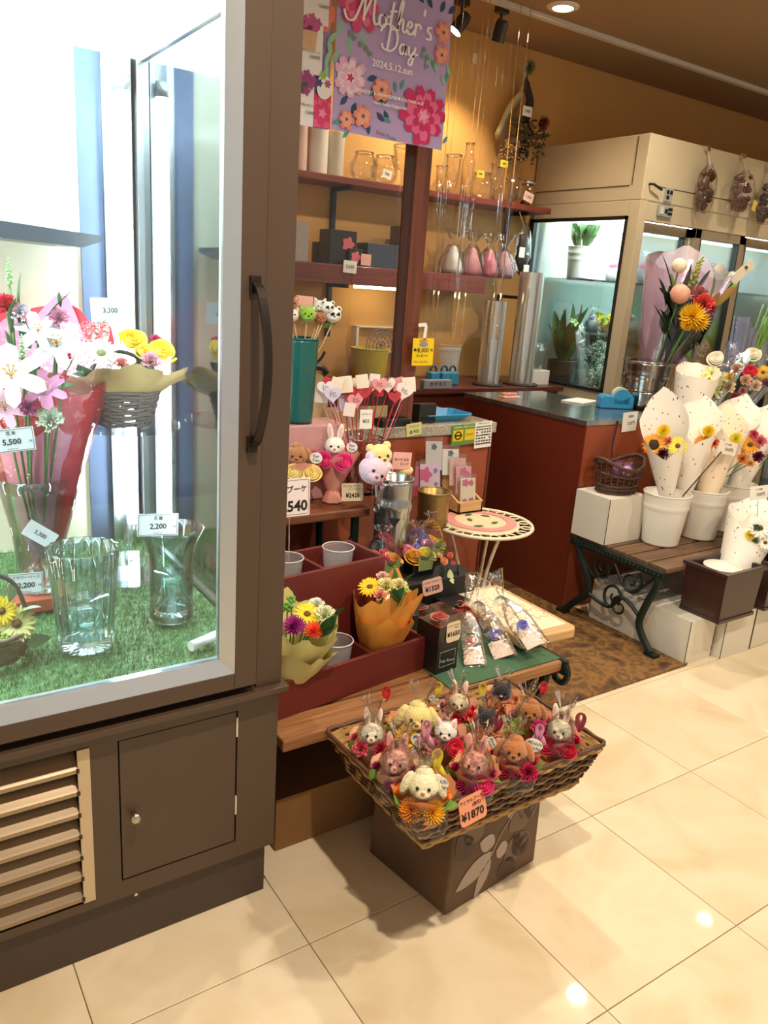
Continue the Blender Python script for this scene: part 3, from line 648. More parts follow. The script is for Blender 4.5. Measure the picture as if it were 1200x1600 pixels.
def flower_mesh(kind):
    R = random.Random(sum(map(ord, kind))); mb = MB(); ctr = None
    if kind in ('gerbera', 'daisy', 'sunflower'):
        n = {'gerbera': 17, 'daisy': 13, 'sunflower': 18}[kind]; r0 = .36 if kind == 'sunflower' else .18
        for q in range(2):
            for i in range(n): petal(mb, 2*PI*(i+.5*q)/n+R.uniform(-.06, .06), r0, (1-r0)*(1-.12*q), 5.4/n*.62, .14+.15*q+R.uniform(-.06, .06), -.16, .02*q, tip=.35 if kind != 'sunflower' else .08)
        c = MB(); c.ball((0, 0, .05), (r0+.06, r0+.06, .13), 14, 8, .25, 6); ctr = c
    elif kind == 'rose':
        N_ = 130; T4 = 4.6
        def fn(u, v):
            t = u; a = 2*PI*T4*t; lobe = abs(math.sin(a*1.27+.4)); r = .05+.80*t**1.05; zt_ = .82-.40*t**1.4-.10*lobe*(.3+t); z0 = .30*(1-t)
            fl = (.05+.22*t)*(1-.35*lobe); r2 = r+fl*v**2.4-.05*(1-v); return V((r2*math.cos(a), r2*math.sin(a), z0+(zt_-z0)*v-.10*t*max(0, v-.75)*4*(.4+.6*t)))
        mb.surf(fn, N_, 4); mb.ball((0, 0, .26), (.62, .62, .26), 12, 8)
    elif kind == 'carnation':
        for k in range(34):
            t = (k+.5)/34; a = k*2.4; tilt = t*1.25; L_ = .62+.3*t
            d = V((math.cos(a)*math.sin(tilt), math.sin(a)*math.sin(tilt), math.cos(tilt))); s_ = d.cross(V((0, 0, 1))+V((.01, .02, 0))).normalized(); w_ = .42
            def fn(u, v, d=d, s_=s_, L_=L_, k=k):
                ww = w_*(.15+.85*v)*(u-.5)*2*.5; ruf = .10*v*math.sin(u*13+k)+.05*v*math.sin(u*29+k*2); nn = d.cross(s_)
                return d*(L_*v*(1+.08*math.sin(u*17+k)*v))+s_*ww+nn*ruf+V((0, 0, .1))
            mb.surf(fn, 5, 3)
    elif kind == 'mum':
        for k in range(90):
            t = (k+.5)/90; tilt = math.acos(1-t*1.12); a = k*2.39996
            d = V((math.cos(a)*math.sin(tilt), math.sin(a)*math.sin(tilt), math.cos(tilt))); s_ = d.cross(V((.01, .02, 1))).normalized(); L_ = .55+.42*math.sin(min(tilt, 1.5)); w_ = .085
            b = d*.12; m_ = d*(L_*.6)+V((0, 0, -.02)); e = d*L_+V((0, 0, .10))
            mb.add([b-s_*w_*.4, b+s_*w_*.4, m_+s_*w_, e, m_-s_*w_], [(0, 1, 2, 4), (4, 2, 3)])
    elif kind == 'pompom':
        mb.ball((0, 0, .5), (.95, .95, .85), 26, 18, .10, 14)
    elif kind == 'lily':
        for q in range(2):
            for i in range(3): petal(mb, 2*PI*i/3+q*PI/3, .06, 1.05, .52-.1*q, .55, -.45, n=6, tip=.05, cup=.12)
        c = MB()
        for i in range(6):
            a = 2*PI*i/6+.3; c.tube([(0, 0, .1), (.15*math.cos(a), .15*math.sin(a), .5)], .018, 5); c.ball((.16*math.cos(a), .16*math.sin(a), .53), (.03, .06, .03), 6, 4)
        ctr = c
    elif kind == 'snap':          # spike of small florets, along +z
        for k in range(22):
            t = k/22; a = k*2.4; r = .20*(1-.75*t); mb.ball((r*math.cos(a), r*math.sin(a), t*2.2), (.17*(1-.6*t), .17*(1-.6*t), .15*(1-.5*t)), 7, 5, .3, 5)
    elif kind == 'berries':
        for k in range(9):
            a = k*2.4; r = .45*math.sqrt(k/9); mb.ball((r*math.cos(a), r*math.sin(a), .2+.3*R.random()), .20, 8, 6)
    elif kind == 'froth':         # baby's breath like cluster
        for k in range(46):
            q = V((R.gauss(0, 1), R.gauss(0, 1), R.gauss(0, 1)+.6)).normalized()*R.uniform(.5, 1); s_ = R.uniform(.06, .12); mb.ball(q, s_, 5, 4)
    elif kind == 'hydrangea':
        for k in range(60):
            t = (k+.5)/60; tilt = math.acos(1-t*1.3); a = k*2.39996; d = V((math.cos(a)*math.sin(tilt), math.sin(a)*math.sin(tilt), math.cos(tilt)))
            m_ = mb.M; mb.M = frame(d*.85, d) @ rotm(0, 0, k)
            for i in range(4): petal(mb, PI/2*i, .0, .24, .22, .2, -.2, n=2, tip=.6, cup=.05)
            mb.M = m_
    return mb, ctr
_fm = {}
def flower(parent, kind, color, p, d=(0, -.4, 1), size=.03, center='6b4a1c', spin=None, name=None):
    """p, d in world; the parent carries no rotation"""
    k = (kind, color)
    if k not in _fm:
        mb, c = flower_mesh(kind); cm = c.mesh('flower_center', mat('center_'+center, center, .8, var=.3, scale=80)) if c else None
        _fm[k] = (mb.mesh(kind, color if not isinstance(color, str) else col_m(color)), cm)
    me, cm = _fm[k]
    nm = name or {'snap': 'snapdragon', 'mum': 'chrysanthemum', 'froth': 'filler_flower', 'pompom': 'pompom_flower'}.get(kind, kind)
    M = frame(V(p)-parent.location, d) @ rotm(0, 0, rnd.uniform(0, 6) if spin is None else spin) @ Matrix.Scale(size, 4)
    o = place(nm, me, parent, M)
    if cm: place('flower_center', cm, o)
    if kind in ('froth', 'berries', 'snap'): o['kind'] = 'stuff'
    return o
_lm = {}
def leaf(parent, p, d, L_, W, m=None, bend=.25, name='leaf', up=V((0, 0, 1))):
    m = m or LEAF; k = (m.name, round(W/L_, 1), bend)
    if k not in _lm:
        wr = W/L_; mb = MB()
        def fn(u, v):
            w_ = wr*math.sin(PI*(.04+.94*v))**.8; return V(((u-.5)*w_, abs(u-.5)*w_*.35-bend*v*v, v))
        mb.surf(fn, 2, 6); _lm[k] = mb.mesh(name, m)
    o = place(name, _lm[k], parent, frame(V(p)-parent.location, d) @ rotm(0, 0, rnd.uniform(0, 6.28)) @ Matrix.Scale(L_, 4)); return o
def stem(parent, a, b, r=.002, m=None, name='stem'):
    a = V(a)-parent.location; b = V(b)-parent.location; mid = (a+b)/2+V((rnd.uniform(-.01, .01), rnd.uniform(-.01, .01), 0))
    return MB().tube(crv([a, mid, b], 3), r, 5).build(name, m or STEMM, parent, True)
def cone(parent, base, tip, r0, r1, front=.55, m=None, name='paper_wrap', fdir=None, n=40, pw=1.3, ruffle=.0, seed=0, flare=1.0, nv=8, point=False):
    """sheet rolled round an axis from base to tip (world); lower at the front, peaked behind"""
    base = V(base); tip = V(tip); ax = (tip-base); H = ax.length; ax.normalize()
    f = V(fdir) if fdir else (CP-base); f = (f-ax*f.dot(ax)).normalized(); s_ = ax.cross(f); o = base-parent.location
    def fn(u, v):
        a = 2*PI*u; k = (1-abs(a-PI)/PI)**pw if point else ((1-math.cos(a))/2)**pw; rim = front+(1-front)*k
        if ruffle: rim *= 1+ruffle*noise.noise(V((math.cos(a)*2.2, math.sin(a)*2.2, seed)))
        t = v*rim; r = r0+(r1-r0)*t**flare
        if ruffle: r *= 1+ruffle*.9*t*noise.noise(V((math.cos(a)*2.6+9, math.sin(a)*2.6, seed+v*1.5)))
        return o+ax*(H*t)+f*(r*math.cos(a))+s_*(r*math.sin(a))
    mb = MB(); mb.surf(fn, n, nv, True); return mb.build(name, m, parent, True)
CELLO = clear('cellophane', 'fdfdfd', k=.75, base=.025, rough=.06, bump=.9, bscale=38)
def bag(parent, p0, p1, r, neck=.72, rtop=.6, name='cellophane_bag', seed=0, m=None, sq=0, crinkle=.16):
    """crinkled clear bag: rises from p0, gathers at the neck and flares at p1 (world)"""
    p0 = V(p0)-parent.location; p1 = V(p1)-parent.location; ax = p1-p0; H = ax.length; ax.normalize(); x = ax.orthogonal().normalized(); y = ax.cross(x)
    def prof(t):
        if t < .08: return r*(.75+3*t)
        if t < neck: q = (t-.08)/(neck-.08); return r*(1-(1-.16)*q**2.2)
        q = (t-neck)/(1-neck); return r*(.16+(rtop-.16)*q**.8)
    def fn(u, v):
        a = 2*PI*u; k = prof(v); k *= 1+crinkle*noise.noise(V((math.cos(a)*2.4, math.sin(a)*2.4, v*5+seed)))+(.22 if v > neck else .03)*math.sin(a*9+seed)*min(1, v*1.4)
        if sq: k /= max(abs(math.cos(a)), abs(math.sin(a)))**sq
        return p0+ax*(H*v*(1+(.05*noise.noise(V((math.cos(a)*3, math.sin(a)*3, seed))) if v > neck else 0)))+x*(k*math.cos(a))+y*(k*math.sin(a))
    mb = MB(); mb.surf(fn, 30, 14, True); return mb.build(name, m or CELLO, parent, True)
def strip(mb, pts, w_, nrm=V((0, -1, 0)), th=.0):
    pts = [V(p) for p in pts]; vs = []
    for i, p in enumerate(pts):
        t = (pts[min(i+1, len(pts)-1)]-pts[max(i-1, 0)]).normalized(); s_ = t.cross(V(nrm)).normalized()*w_/2; vs += [p-s_, p+s_]
    mb.add(vs, [(2*i, 2*i+1, 2*i+3, 2*i+2) for i in range(len(pts)-1)])
def ribbon_loop(parent, p, h, w_, m, face=None, tails=True, name='ribbon', tilt=0):
    """upright awareness-style loop of ribbon facing the camera side"""
    p = V(p); f = V(face) if face else (CP-p); f.z *= .35; f.normalize(); s_ = V((0, 0, 1)).cross(f).normalized(); u = V((0, 0, 1)); s2 = s_*math.cos(tilt)+u*math.sin(tilt); u2 = u*math.cos(tilt)-s_*math.sin(tilt)
    P = []; q = p-parent.location
    for i in range(21):
        a = -PI/2+2*PI*i/20; P.append(q+s2*(h*.27*math.cos(a)*(.55+.45*math.sin(a)))+u2*(h*.5*(1+math.sin(a))))
    mb = MB()
    vs = []
    for i, c_ in enumerate(P): vs += [c_-f*w_/2+s2*.0, c_+f*w_/2]
    # ribbon surface: width runs along the viewing direction turned partly sideways
    vs = []
    for i, c_ in enumerate(P):
        a = -PI/2+2*PI*i/20; wd = (f*.55+u2*(.5*math.sin(a))+s2*(.6*math.cos(a))).normalized()*w_/2; vs += [c_-wd, c_+wd]
    mb.add(vs, [(2*i, 2*i+1, 2*i+3, 2*i+2) for i in range(20)])
    if tails:
        for sg in (-1, 1):
            strip(mb, [q+u2*.004, q+s2*(sg*h*.28)-u2*(h*.32), q+s2*(sg*h*.45)-u2*(h*.75)], w_, f)
    return mb.build(name, m, parent, True, solid=.0006)
def bow(parent, p, w_, m, name='ribbon_bow'):
    p = V(p); f = (CP-p).normalized(); s_ = V((0, 0, 1)).cross(f).normalized(); u = f.cross(s_); q = p-parent.location; mb = MB()
    for sg in (-1, 1):
        pts = [q+s_*(sg*w_*.5*x)+u*(w_*y)+f*.004 for x, y in ((0, 0), (.5, .25), (1, .22), (1.05, 0), (.7, -.10), (0, 0))]
        c_ = crv(pts, 4); vs = []
        for i, b in enumerate(c_): vs += [b-f*w_*.13+u*.002, b+f*w_*.13]
        mb.add(vs, [(2*i, 2*i+1, 2*i+3, 2*i+2) for i in range(len(c_)-1)])
        strip(mb, [q, q+s_*(sg*w_*.35)-u*(w_*.3), q+s_*(sg*w_*.42)-u*(w_*.6)], w_*.18, f)
    mb.ball(q, w_*.1, 8, 6)
    return mb.build(name, m, parent, True)
EYE = mat('black_bead', '0a0908', .12, coat=.5)
def plush(parent, p, r, kind, color, face=None, inner='f0b6b0', tilt=0, nose='b06a60', body=False):
    """fluffy toy head (with ears) at world p, looking along face"""
    p = V(p); f = V(face) if face else (CP-p); f.z *= .6; f.normalize(); s_ = V((0, 0, 1)).cross(f).normalized(); u = f.cross(s_)
    Rm = Matrix((s_, -f, u)).transposed().to_4x4(); M = tr(p-parent.location) @ Rm @ rotm(0, tilt, 0) @ Matrix.Scale(r, 4)   # local: x right, -y front, z up
    m = mat('plush_'+color, color, .95, var=.16, scale=90, sheen=.6, bump=.9, bscale=160, dist=.004)
    mb = MB(); mb.M = M; mb.ball((0, 0, 0), (1.0, .92, .9), 20, 14, .05, 12); mb.ball((0, -.62, -.28), (.52, .45, .40), 12, 9, .04, 9)
    ear = MB(); ear.M = M
    if kind == 'bunny':
        for sg in (-1, 1):
            E = M @ tr(sg*.40, .1, .75) @ rotm(-.12, sg*.16, 0); mb.M = E; mb.ball((0, 0, .62), (.30, .20, .85), 12, 10, .05, 7); ear.M = E; ear.ball((0, -.13, .66), (.17, .10, .62), 8, 8)
    elif kind == 'dog':
        for sg in (-1, 1):
            E = M @ tr(sg*.80, .0, .30) @ rotm(0, sg*-.35, 0); mb.M = E; mb.ball((sg*.12, 0, -.38), (.36, .34, .85), 12, 10, .08, 7)
        mb.M = M; mb.ball((0, .1, .7), (.6, .55, .45), 12, 8, .1, 8)
    elif kind == 'cat':
        for sg in (-1, 1):
            E = M @ tr(sg*.58, 0, .62) @ rotm(0, sg*.35, 0); mb.M = E; mb.lathe([(.40, -.1), (.30, .25), (.14, .55), (.02, .68)], 10, cap1=True); ear.M = E @ tr(0, -.2, .05); ear.lathe([(.24, -.05), (.16, .22), (.02, .45)], 8, cap1=True)
    else:
        for sg in (-1, 1):
            E = M @ tr(sg*.70, .05, .68); mb.M = E; mb.ball((0, 0, 0), (.36, .26, .36), 12, 10, .05, 7); ear.M = E; ear.ball((0, -.18, 0), (.20, .12, .20), 8, 6)
    mb.M = M
    if body:
        mb.ball((0, .05, -1.45), (.85, .72, .95), 16, 12, .05, 9)
        for sg in (-1, 1): mb.ball((sg*.85, -.15, -1.15), (.32, .32, .55), 10, 8, .05, 9); mb.ball((sg*.55, -.55, -2.1), (.36, .5, .34), 10, 8, .05, 9)
    h = mb.build('head', m, parent, True)
    if ear.v and kind != 'dog': ear.build('inner_ear', mat('plush_inner_'+inner, inner, .95, sheen=.5), h, True)
    for sg in (-1, 1): e = MB(); e.M = M; e.ball((sg*.36, -.86, .06), .115, 10, 8).build('eye', EYE, h, True)
    e = MB(); e.M = M; e.ball((0, -1.06, -.16), (.14, .09, .10), 10, 7).build('nose', mat('nose_'+nose, nose, .5), h, True)
    return h
# ================================================================== BASKET OF PLUSH BOUQUETS
def cardM(u, v, y, rz=0, rx=0, roll=0, z=None):
    p = at_y(u, v, y) if z is None else at_z(u, v, z)
    return tr(p) @ rotm(0, 0, math.radians(rz)) @ rotm(math.radians(-rx), 0, 0) @ rotm(0, math.radians(roll), 0)
FAB = ramp_mat('brown_shantung_cloth', [(.3, '4a372a'), (.5, '5f4939'), (.7, '6c5543')], scale=(1, 1, 1), nscale=4, detail=3, rough=.55, spec=.3)
st = thing('cloth_covered_box', 'brown cloth-covered box with leaf print standing under the wicker tray', 'box', tr(1.06, 1.33, 0))
A_, B_2, C_2, D_2 = V((1.089, 1.19, 0)), V((1.43, 1.226, 0)), V((1.395, 1.51, 0)), V((1.045, 1.475, 0))
mb = MB(); mb.M = tr(-1.06, -1.33, 0); zt = .282
def ctop(p): return p+V((0, 0, zt))+(V((1.235, 1.35, 0))-p)*.03
cs = [A_, B_2, C_2, D_2]
mb.add(cs+[ctop(p) for p in cs], [(0, 1, 5, 4), (1, 2, 6, 5), (2, 3, 7, 6), (3, 0, 4, 7), (4, 5, 6, 7), (3, 2, 1, 0)])
mb.build('cloth_cover', FAB, st, bevel=.006)
# printed leaves on the front face
def on_front(a, b): 
    p = A_.lerp(B_2, a); n_ = V((.1, -1, 0)).normalized(); return p.lerp(ctop(p), b)+n_*.0012
def leafpoly(a0, b0, a1, b1, w_, m, nm='leaf_print', cv=.0):
    mb = MB(); mb.M = tr(-1.06, -1.33, 0); n = 10; L1 = []; R1 = []
    da, db = a1-a0, b1-b0; pl_ = math.hypot(da*.34, db*.28); na, nb = -db*.28/pl_/.34, da*.34/pl_/.28
    for i in range(n+1):
        t = i/n; h = w_*math.sin(PI*t)**.75*(1-.35*t); off = cv*math.sin(PI*t)
        L1.append((a0+da*t+na*(h+off), b0+db*t+nb*(h+off))); R1.append((a0+da*t-na*(h-off), b0+db*t-nb*(h-off)))
    pts = [on_front(a, max(.004, b)) for a, b in L1+R1[::-1]]; mb.add(pts, [(i, i+1, 2*n+1-i-1, 2*n+1-i) for i in range(n)]); mb.build(nm, m, st)
PL1 = mat('pale_leaf_print', 'b3a39a', .5, var=.1); PL2 = mat('faint_leaf_print', '6f5848', .55, var=.1); PL3 = mat('deep_leaf_print', '493529', .55)
leafpoly(.46, .42, .08, .20, .034, PL1); leafpoly(.44, .36, .30, .0, .022, PL1); leafpoly(.47, .50, .30, .60, .03, PL1); leafpoly(.50, .40, .64, .36, .03, PL1)
mb = MB(); mb.M = tr(-1.06, -1.33, 0); mb.tube([on_front(a, b) for a, b in ((.44, .38), (.52, .55), (.66, .74), (.78, .92), (.82, .99))], .0016, 4); mb.build('stem_print', PL1, st)
for k in range(4):
    a = k*PI/2+.4; leafpoly(.64, .74, .64+.05*math.cos(a), .74+.07*math.sin(a), .016, PL1, 'blossom_print')
for a in ((.62, .55, .95, .75), (.6, .25, .9, .40), (.15, .65, .3, .9), (.9, .55, .75, .98)): leafpoly(*a, .05, PL2)
for a in ((.55, .2, .75, .05), (.85, .18, .7, .5), (.2, .5, .05, .8)): leafpoly(*a, .04, PL3)

# wicker tray
bk = thing('wicker_tray', 'rectangular two-tone wicker tray heaped with wrapped plush bouquets', 'basket', tr(1.208, 1.3115, .285))
WT = mat('wicker_tan', 'b08a52', .6, var=.2, scale=60, bump=.3); WD = mat('wicker_dark', '4b2c1c', .55, var=.2, scale=60, bump=.3)
def peri(hx, hy, z, amp, ph, n=132, zz=0.0):
    out = []; tot = 4*(hx+hy)
    for i in range(n):
        s_ = tot*i/n
        if s_ < 2*hx: p = V((-hx+s_, -hy, z)); nr = V((0, -1, 0))
        elif s_ < 2*hx+2*hy: p = V((hx, -hy+s_-2*hx, z)); nr = V((1, 0, 0))
        elif s_ < 4*hx+2*hy: p = V((hx-(s_-2*hx-2*hy), hy, z)); nr = V((0, 1, 0))
        else: p = V((-hx, hy-(s_-4*hx-2*hy), z)); nr = V((-1, 0, 0))
        w_ = math.sin(i*PI/2+ph); out.append(p+nr*amp*w_+V((0, 0, zz*w_)))
    return out
HZ = .115
def hs(t): return .247+.056*t, .165+.026*t
for k in range(13):
    t = k/12; hx, hy = hs(t); z = HZ*t*.98+.004
    c_ = WT if k in (0, 1, 4, 7, 11) else WD
    if k == 12: c_ = WT
    r = .0062 if k in (0, 1, 11) else .0042
    mb = MB(); mb.tube(peri(hx, hy, z, .0035, (k % 2)*PI, zz=.0018 if k in (0, 1) else 0), r, 6, True); mb.build('weave_strand', c_, bk, True)
hx, hy = hs(1.03); mb = MB(); mb.tube(peri(hx, hy, HZ+.006, .001, 0, zz=.001), .0058, 6, True); mb.build('rim', mat('wicker_rim', '5b3a26', .55, var=.2), bk, True)
hx, hy = hs(0); mb = MB(); mb.box(-hx, hx, -hy, hy, 0, .006); mb.build('tray_floor', WT, bk)
mb = MB()
def lining(u, v):
    hx, hy = hs(v); P_ = peri(hx-.005, hy-.005, HZ*v+.004, 0, 0, 48); return P_[int(round(u*48)) % 48]
mb.surf(lining, 48, 3, True); mb.build('lining', ramp_mat('wicker_lining', [(.3, '8a6436'), (.5, 'c79f63'), (.7, 'd8b478')], scale=(1, 1, 14), nscale=9, detail=3, rough=.7), bk)

RIB = {c_: mat('satin_'+c_, c_, .35, var=.08, sheen=.3) for c_ in ('e9cf3a', 'c01f3a', 'dd1f2a', 'e9a3b4', 'd88fb8', '8f1238', 'f3efe6', '8fa0dd')}
TAGM = mat('tag_white', 'f1ece2', .5, var=.03); TEAL_INK = mat('teal_ink', '1f6f8c', .6); GREY_INK = mat('grey_ink', '55524e', .7)
def oval_tag(parent, p, w_, rz=-45, words=True, roll=0):
    q = place('tag', _tagme(), parent, tr(V(p)-parent.location) @ rotm(0, 0, math.radians(rz)) @ rotm(-.25, math.radians(roll), 0) @ Matrix.Scale(w_, 4))
    if words:
        letter(q, 'Daichi', .12, .10, .26, y=-.02, m=GREY_INK); letter(q, 'Kaden', .14, -.16, .26, y=-.02, m=GREY_INK)
    mb = MB(); mb.M = tr(-.27, -.02, .08)
    for a in (0, 1.2, 2.4, 3.6): mb.add([(0, 0, 0), (.10*math.cos(a), 0, .10*math.sin(a)), (.15*math.cos(a+.5), 0, .15*math.sin(a+.5)), (.08*math.cos(a+1), 0, .08*math.sin(a+1))], [(0, 1, 2, 3)])
    mb.build('emblem', TEAL_INK, q)
_t = {}
def _tagme():
    if 'm' not in _t: _t['m'] = MB().prism([(.5*math.cos(a), .36*math.sin(a)) for a in [i*2*PI/20 for i in range(20)]], -.01, .01).mesh('tag', TAGM, False)
    return _t['m']
CAMS = V((CR.x, CR.y, 0)).normalized()           # sideways direction across the aisle
def plush_bouquet(label, u, v, z, kind, color, r, fls, wrap='d99a7c', rib=None, tagw=0, tilt=0, bagtop=None, tg=None, face=None, inner='f0b6b0', green=True, sx=0, nose='b06a60'):
    r *= 1.18
    P = at_z(u, v, z); t = thing('plush_bouquet', label, 'plush bouquet', tr(P.x, P.y, P.z), 'wrapped plush bouquets in the wicker tray')
    F = V((-P.x, -P.y, 0)).normalized(); S = V((0, 0, 1)).cross(F)*-1; S = V((-F.y, F.x, 0))
    plush(t, P, r, kind, color, face=face or (F+V((sx, 0, .35))), tilt=tilt, inner=inner, nose=nose)
    base = P-F*-.005+V((0, 0, -r*3.1)); base.z = max(base.z, .297)
    cone(t, base, P+V((0, 0, -r*.2))-F*r*.6, r*.5, r*2.25, front=.74, m=mat('wrap_'+wrap, wrap, .7, var=.08), fdir=F, ruffle=.22, seed=u*.01, n=28, nv=5)
    for i, (fk, fc, dx, dz) in enumerate(fls):
        flower(t, fk, fc, P+S*(dx*r)+F*(r*.95)+V((0, 0, dz*r)), F*.75+V((0, 0, .8))+S*dx*.2, r*.9)
    for k in range(3): flower(t, fls[k % len(fls)][0], fls[k % len(fls)][1], P+S*((k-1)*r*1.35)-F*(r*.1)+V((0, 0, -r*.75)), F*.3+V((0, 0, 1))+S*(k-1), r*.6)
    if green:
        for k in range(3): leaf(t, P+S*((k-1)*r*1.2)+F*(r*.5)+V((0, 0, -r*1.2)), S*(k-1)+V((0, 0, 1))+F*.4, r*1.2, r*.7, LEAFL)
    top = (P+V((0, 0, r*(3.0 if kind == 'bunny' else 2.2)))-F*r*.7+S*rnd.uniform(-.5, .5)*r) if bagtop is None else at_z(bagtop[0], bagtop[1], P.z+r*2.2)
    bag(t, base, top, r*1.75, neck=.8, rtop=.5, seed=u, crinkle=.22)
    if rib: ribbon_loop(t, at_z(rib[1], rib[2], P.z+r*.9) if len(rib) > 2 else P+V((0, 0, r*.9)), rib[3] if len(rib) > 3 else .05, .016, RIB[rib[0]], tails=len(rib) > 4)
    if tg: oval_tag(t, at_z(tg[0], tg[1], P.z+.012), tg[2], rz=-44, roll=tg[3] if len(tg) > 3 else 0)
    return t
plush_bouquet('cream plush bunny with pale pink flowers at the back left corner of the wicker tray', 581, 1146, .452, 'bunny', 'f7e8cc', .024, [('carnation', 'e8646e', -.8, -1.0), ('carnation', 'd9324e', .8, -1.0)], wrap='e0a88c', rib=('dd1f2a', 603, 1092, .034))
plush_bouquet('pink plush bunny with purple flowers by the left rim of the wicker tray', 618, 1190, .455, 'bunny', 'f4ae9e', .026, [('mum', '9c1c62', 0, -1.25), ('carnation', 'c86a9c', 1.2, -1.0)], wrap='e3b08e', inner='d98b86')
plush_bouquet('pale yellow floppy-eared plush dog with a pink ribbon tag in the wicker tray', 652, 1121, .462, 'dog', 'f0dc8e', .033, [('carnation', 'f0c41c', -.6, -1.0), ('carnation', 'e8962e', .7, -1.2)], wrap='d98c50', rib=('e9a3b4', 665, 1150, .040, 1), tg=(655, 1157, .042, 20))
plush_bouquet('white plush cat with pink and red flowers in the middle of the wicker tray', 696, 1143, .462, 'cat', 'f2ebe0', .024, [('carnation', 'ea8a94', -.8, -1.1), ('rose', 'd6203c', .9, -1.0)], wrap='dc9a82')
plush_bouquet('cream plush bunny with scarlet flowers at the back of the wicker tray', 716, 1098, .452, 'bunny', 'f6ddb4', .023, [('carnation', 'e02238', -.1, -1.2), ('carnation', 'e8465a', 1.2, -1.0)], wrap='dc9a82', rib=('e9cf3a', 684, 1085, .034), tg=(678, 1092, .026))
plush_bouquet('cream long-eared plush dog with orange flowers and a yellow ribbon tag at the front corner', 662, 1226, .452, 'dog', 'f8eac0', .030, [('mum', 'f0921e', -.6, -1.25), ('mum', 'f2b41e', .7, -1.2)], wrap='e2935c', rib=('e9cf3a', 682, 1196, .040, 1), tg=(684, 1224, .048, -4))
plush_bouquet('pink plush bunny with magenta flowers at the middle of the front rim', 741, 1193, .455, 'bunny', 'f4a896', .026, [('mum', 'c01a5c', -.5, -1.3), ('rose', 'd2286a', .8, -1.2)], wrap='e0a070', inner='d98b86')
plush_bouquet('black plush cat with a pink nose at the back rim of the wicker tray', 784, 1081, .452, 'cat', '1b191b', .023, [('carnation', 'e48a5c', -.5, -1.1), ('carnation', 'e9a27c', .8, -1.1)], wrap='d9956c', inner='3a3033', nose='eac2b4', rib=('e9cf3a', 753, 1088, .036))
plush_bouquet('black plush cat with a crimson ribbon in the middle right of the wicker tray', 760, 1122, .457, 'cat', '1d1a1c', .021, [('mum', 'e8702e', -.3, -1.1), ('carnation', 'e9a27c', 1.0, -.9)], wrap='d9956c', inner='3a3033', rib=('8f1238', 778, 1138, .040), tg=(768, 1160, .030, 60))
plush_bouquet('curly brown plush dog with green and pink flowers at the tray back right', 829, 1112, .457, 'dog', 'a86a34', .026, [('carnation', 'dc4a86', .8, -.9), ('mum', '9ab24a', -.8, -1.1)], wrap='cf8a5c', nose='3a2418', rib=('dd1f2a', 848, 1082, .030))
plush_bouquet('brown floppy-eared plush dog with crimson flowers by the right front rim', 804, 1172, .455, 'dog', 'b87440', .028, [('mum', 'b01440', -.2, -1.2), ('carnation', 'c72a5a', 1.1, -1.1)], wrap='dc8c5c', nose='3a2418', rib=('d88fb8', 842, 1150, .030, 1), tg=(834, 1164, .044, 8))
plush_bouquet('greyish white plush bunny with crimson flowers at the right end of the wicker tray', 874, 1141, .457, 'bunny', 'ece0c4', .025, [('rose', 'c81844', -.8, -1.3), ('rose', 'b81238', .8, -1.2)], wrap='d8887a', rib=('8f1238', 905, 1140, .044))
card('peach price card reading 1870 yen on the front of the wicker tray', cardM(739, 1263, 1.098, 2, 14, -4), .078, .066, [('アニマルブーケ', -.002, .021, .010), ('(造花)', .012, .009, .010), ('¥1870', -.002, -.013, .026, dict(bold=.03))], mat('peach_card', 'ef9d78', .6, var=.04), r=.010)

# ================================================================== STEP BOX BOUQUETS
def tissue(name, hexc): return mat(name, hexc, .75, var=.07, scale=12, sss=0)
def wrapped(label, base, rimc, r0, r1, m, fls, leaves=4, front=.8, seed=1, name='wrapped_bouquet', ruffle=.25, cat='bouquet'):
    base = V(base); rimc = V(rimc); t = thing(name, label, cat, tr(base)); F = (CP-rimc); F.z = 0; F.normalize(); S = V((-F.y, F.x, 0))
    cone(t, base, rimc+V((0, 0, r1*.08))-F*r1*.25, r0, r1, front=front, m=m, ruffle=ruffle, seed=seed, n=44, flare=.62)
    cone(t, base+V((0, 0, .003))+F*.006, rimc-V((0, 0, r1*.35)), r0*1.2, r1*.94, front=.78, m=m, ruffle=ruffle*1.4, seed=seed+5, n=44, flare=.66, name='outer_wrap')
    for (k, c_, dx, dy, dz, s_) in fls:
        p = rimc+S*dx*1.3+F*dy*1.3+V((0, 0, dz)); flower(t, k, c_, p, F*.55+V((0, 0, 1))+S*dx*4, s_*1.3)
        stem(t, base+V((0, 0, .02)), p, .0022)
    for k in range(leaves):
        a = rnd.uniform(0, 6.28); leaf(t, rimc+V((math.cos(a)*r1*.5, math.sin(a)*r1*.5, -.03)), (math.cos(a), math.sin(a), 1.4), r1*.8, r1*.35, LEAF)
    return t
b = SBM @ V((.085, .085, .035)); rc = at_y(478, 968, 1.65)
wrapped('pale green paper-wrapped bouquet with yellow, purple and white flowers in the step box', b, rc, .030, .098, tissue('pale_green_tissue', 'dfd48e'),
        [('gerbera', 'f2d21e', .002, .0, .015, .030), ('mum', 'a52480', -.022, .028, -.004, .027), ('carnation', 'eef0c8', .036, .0, .010, .026), ('mum', 'f0562e', .016, .034, -.012, .022), ('berries', '5d8f34', -.038, -.01, .020, .024), ('carnation', 'f3efe0', .02, -.03, .018, .022), ('berries', '6da03c', -.03, -.03, .034, .018)], seed=2)
b = SBM @ V((.430, .090, .035)); rc = at_y(603, 922, 1.74)
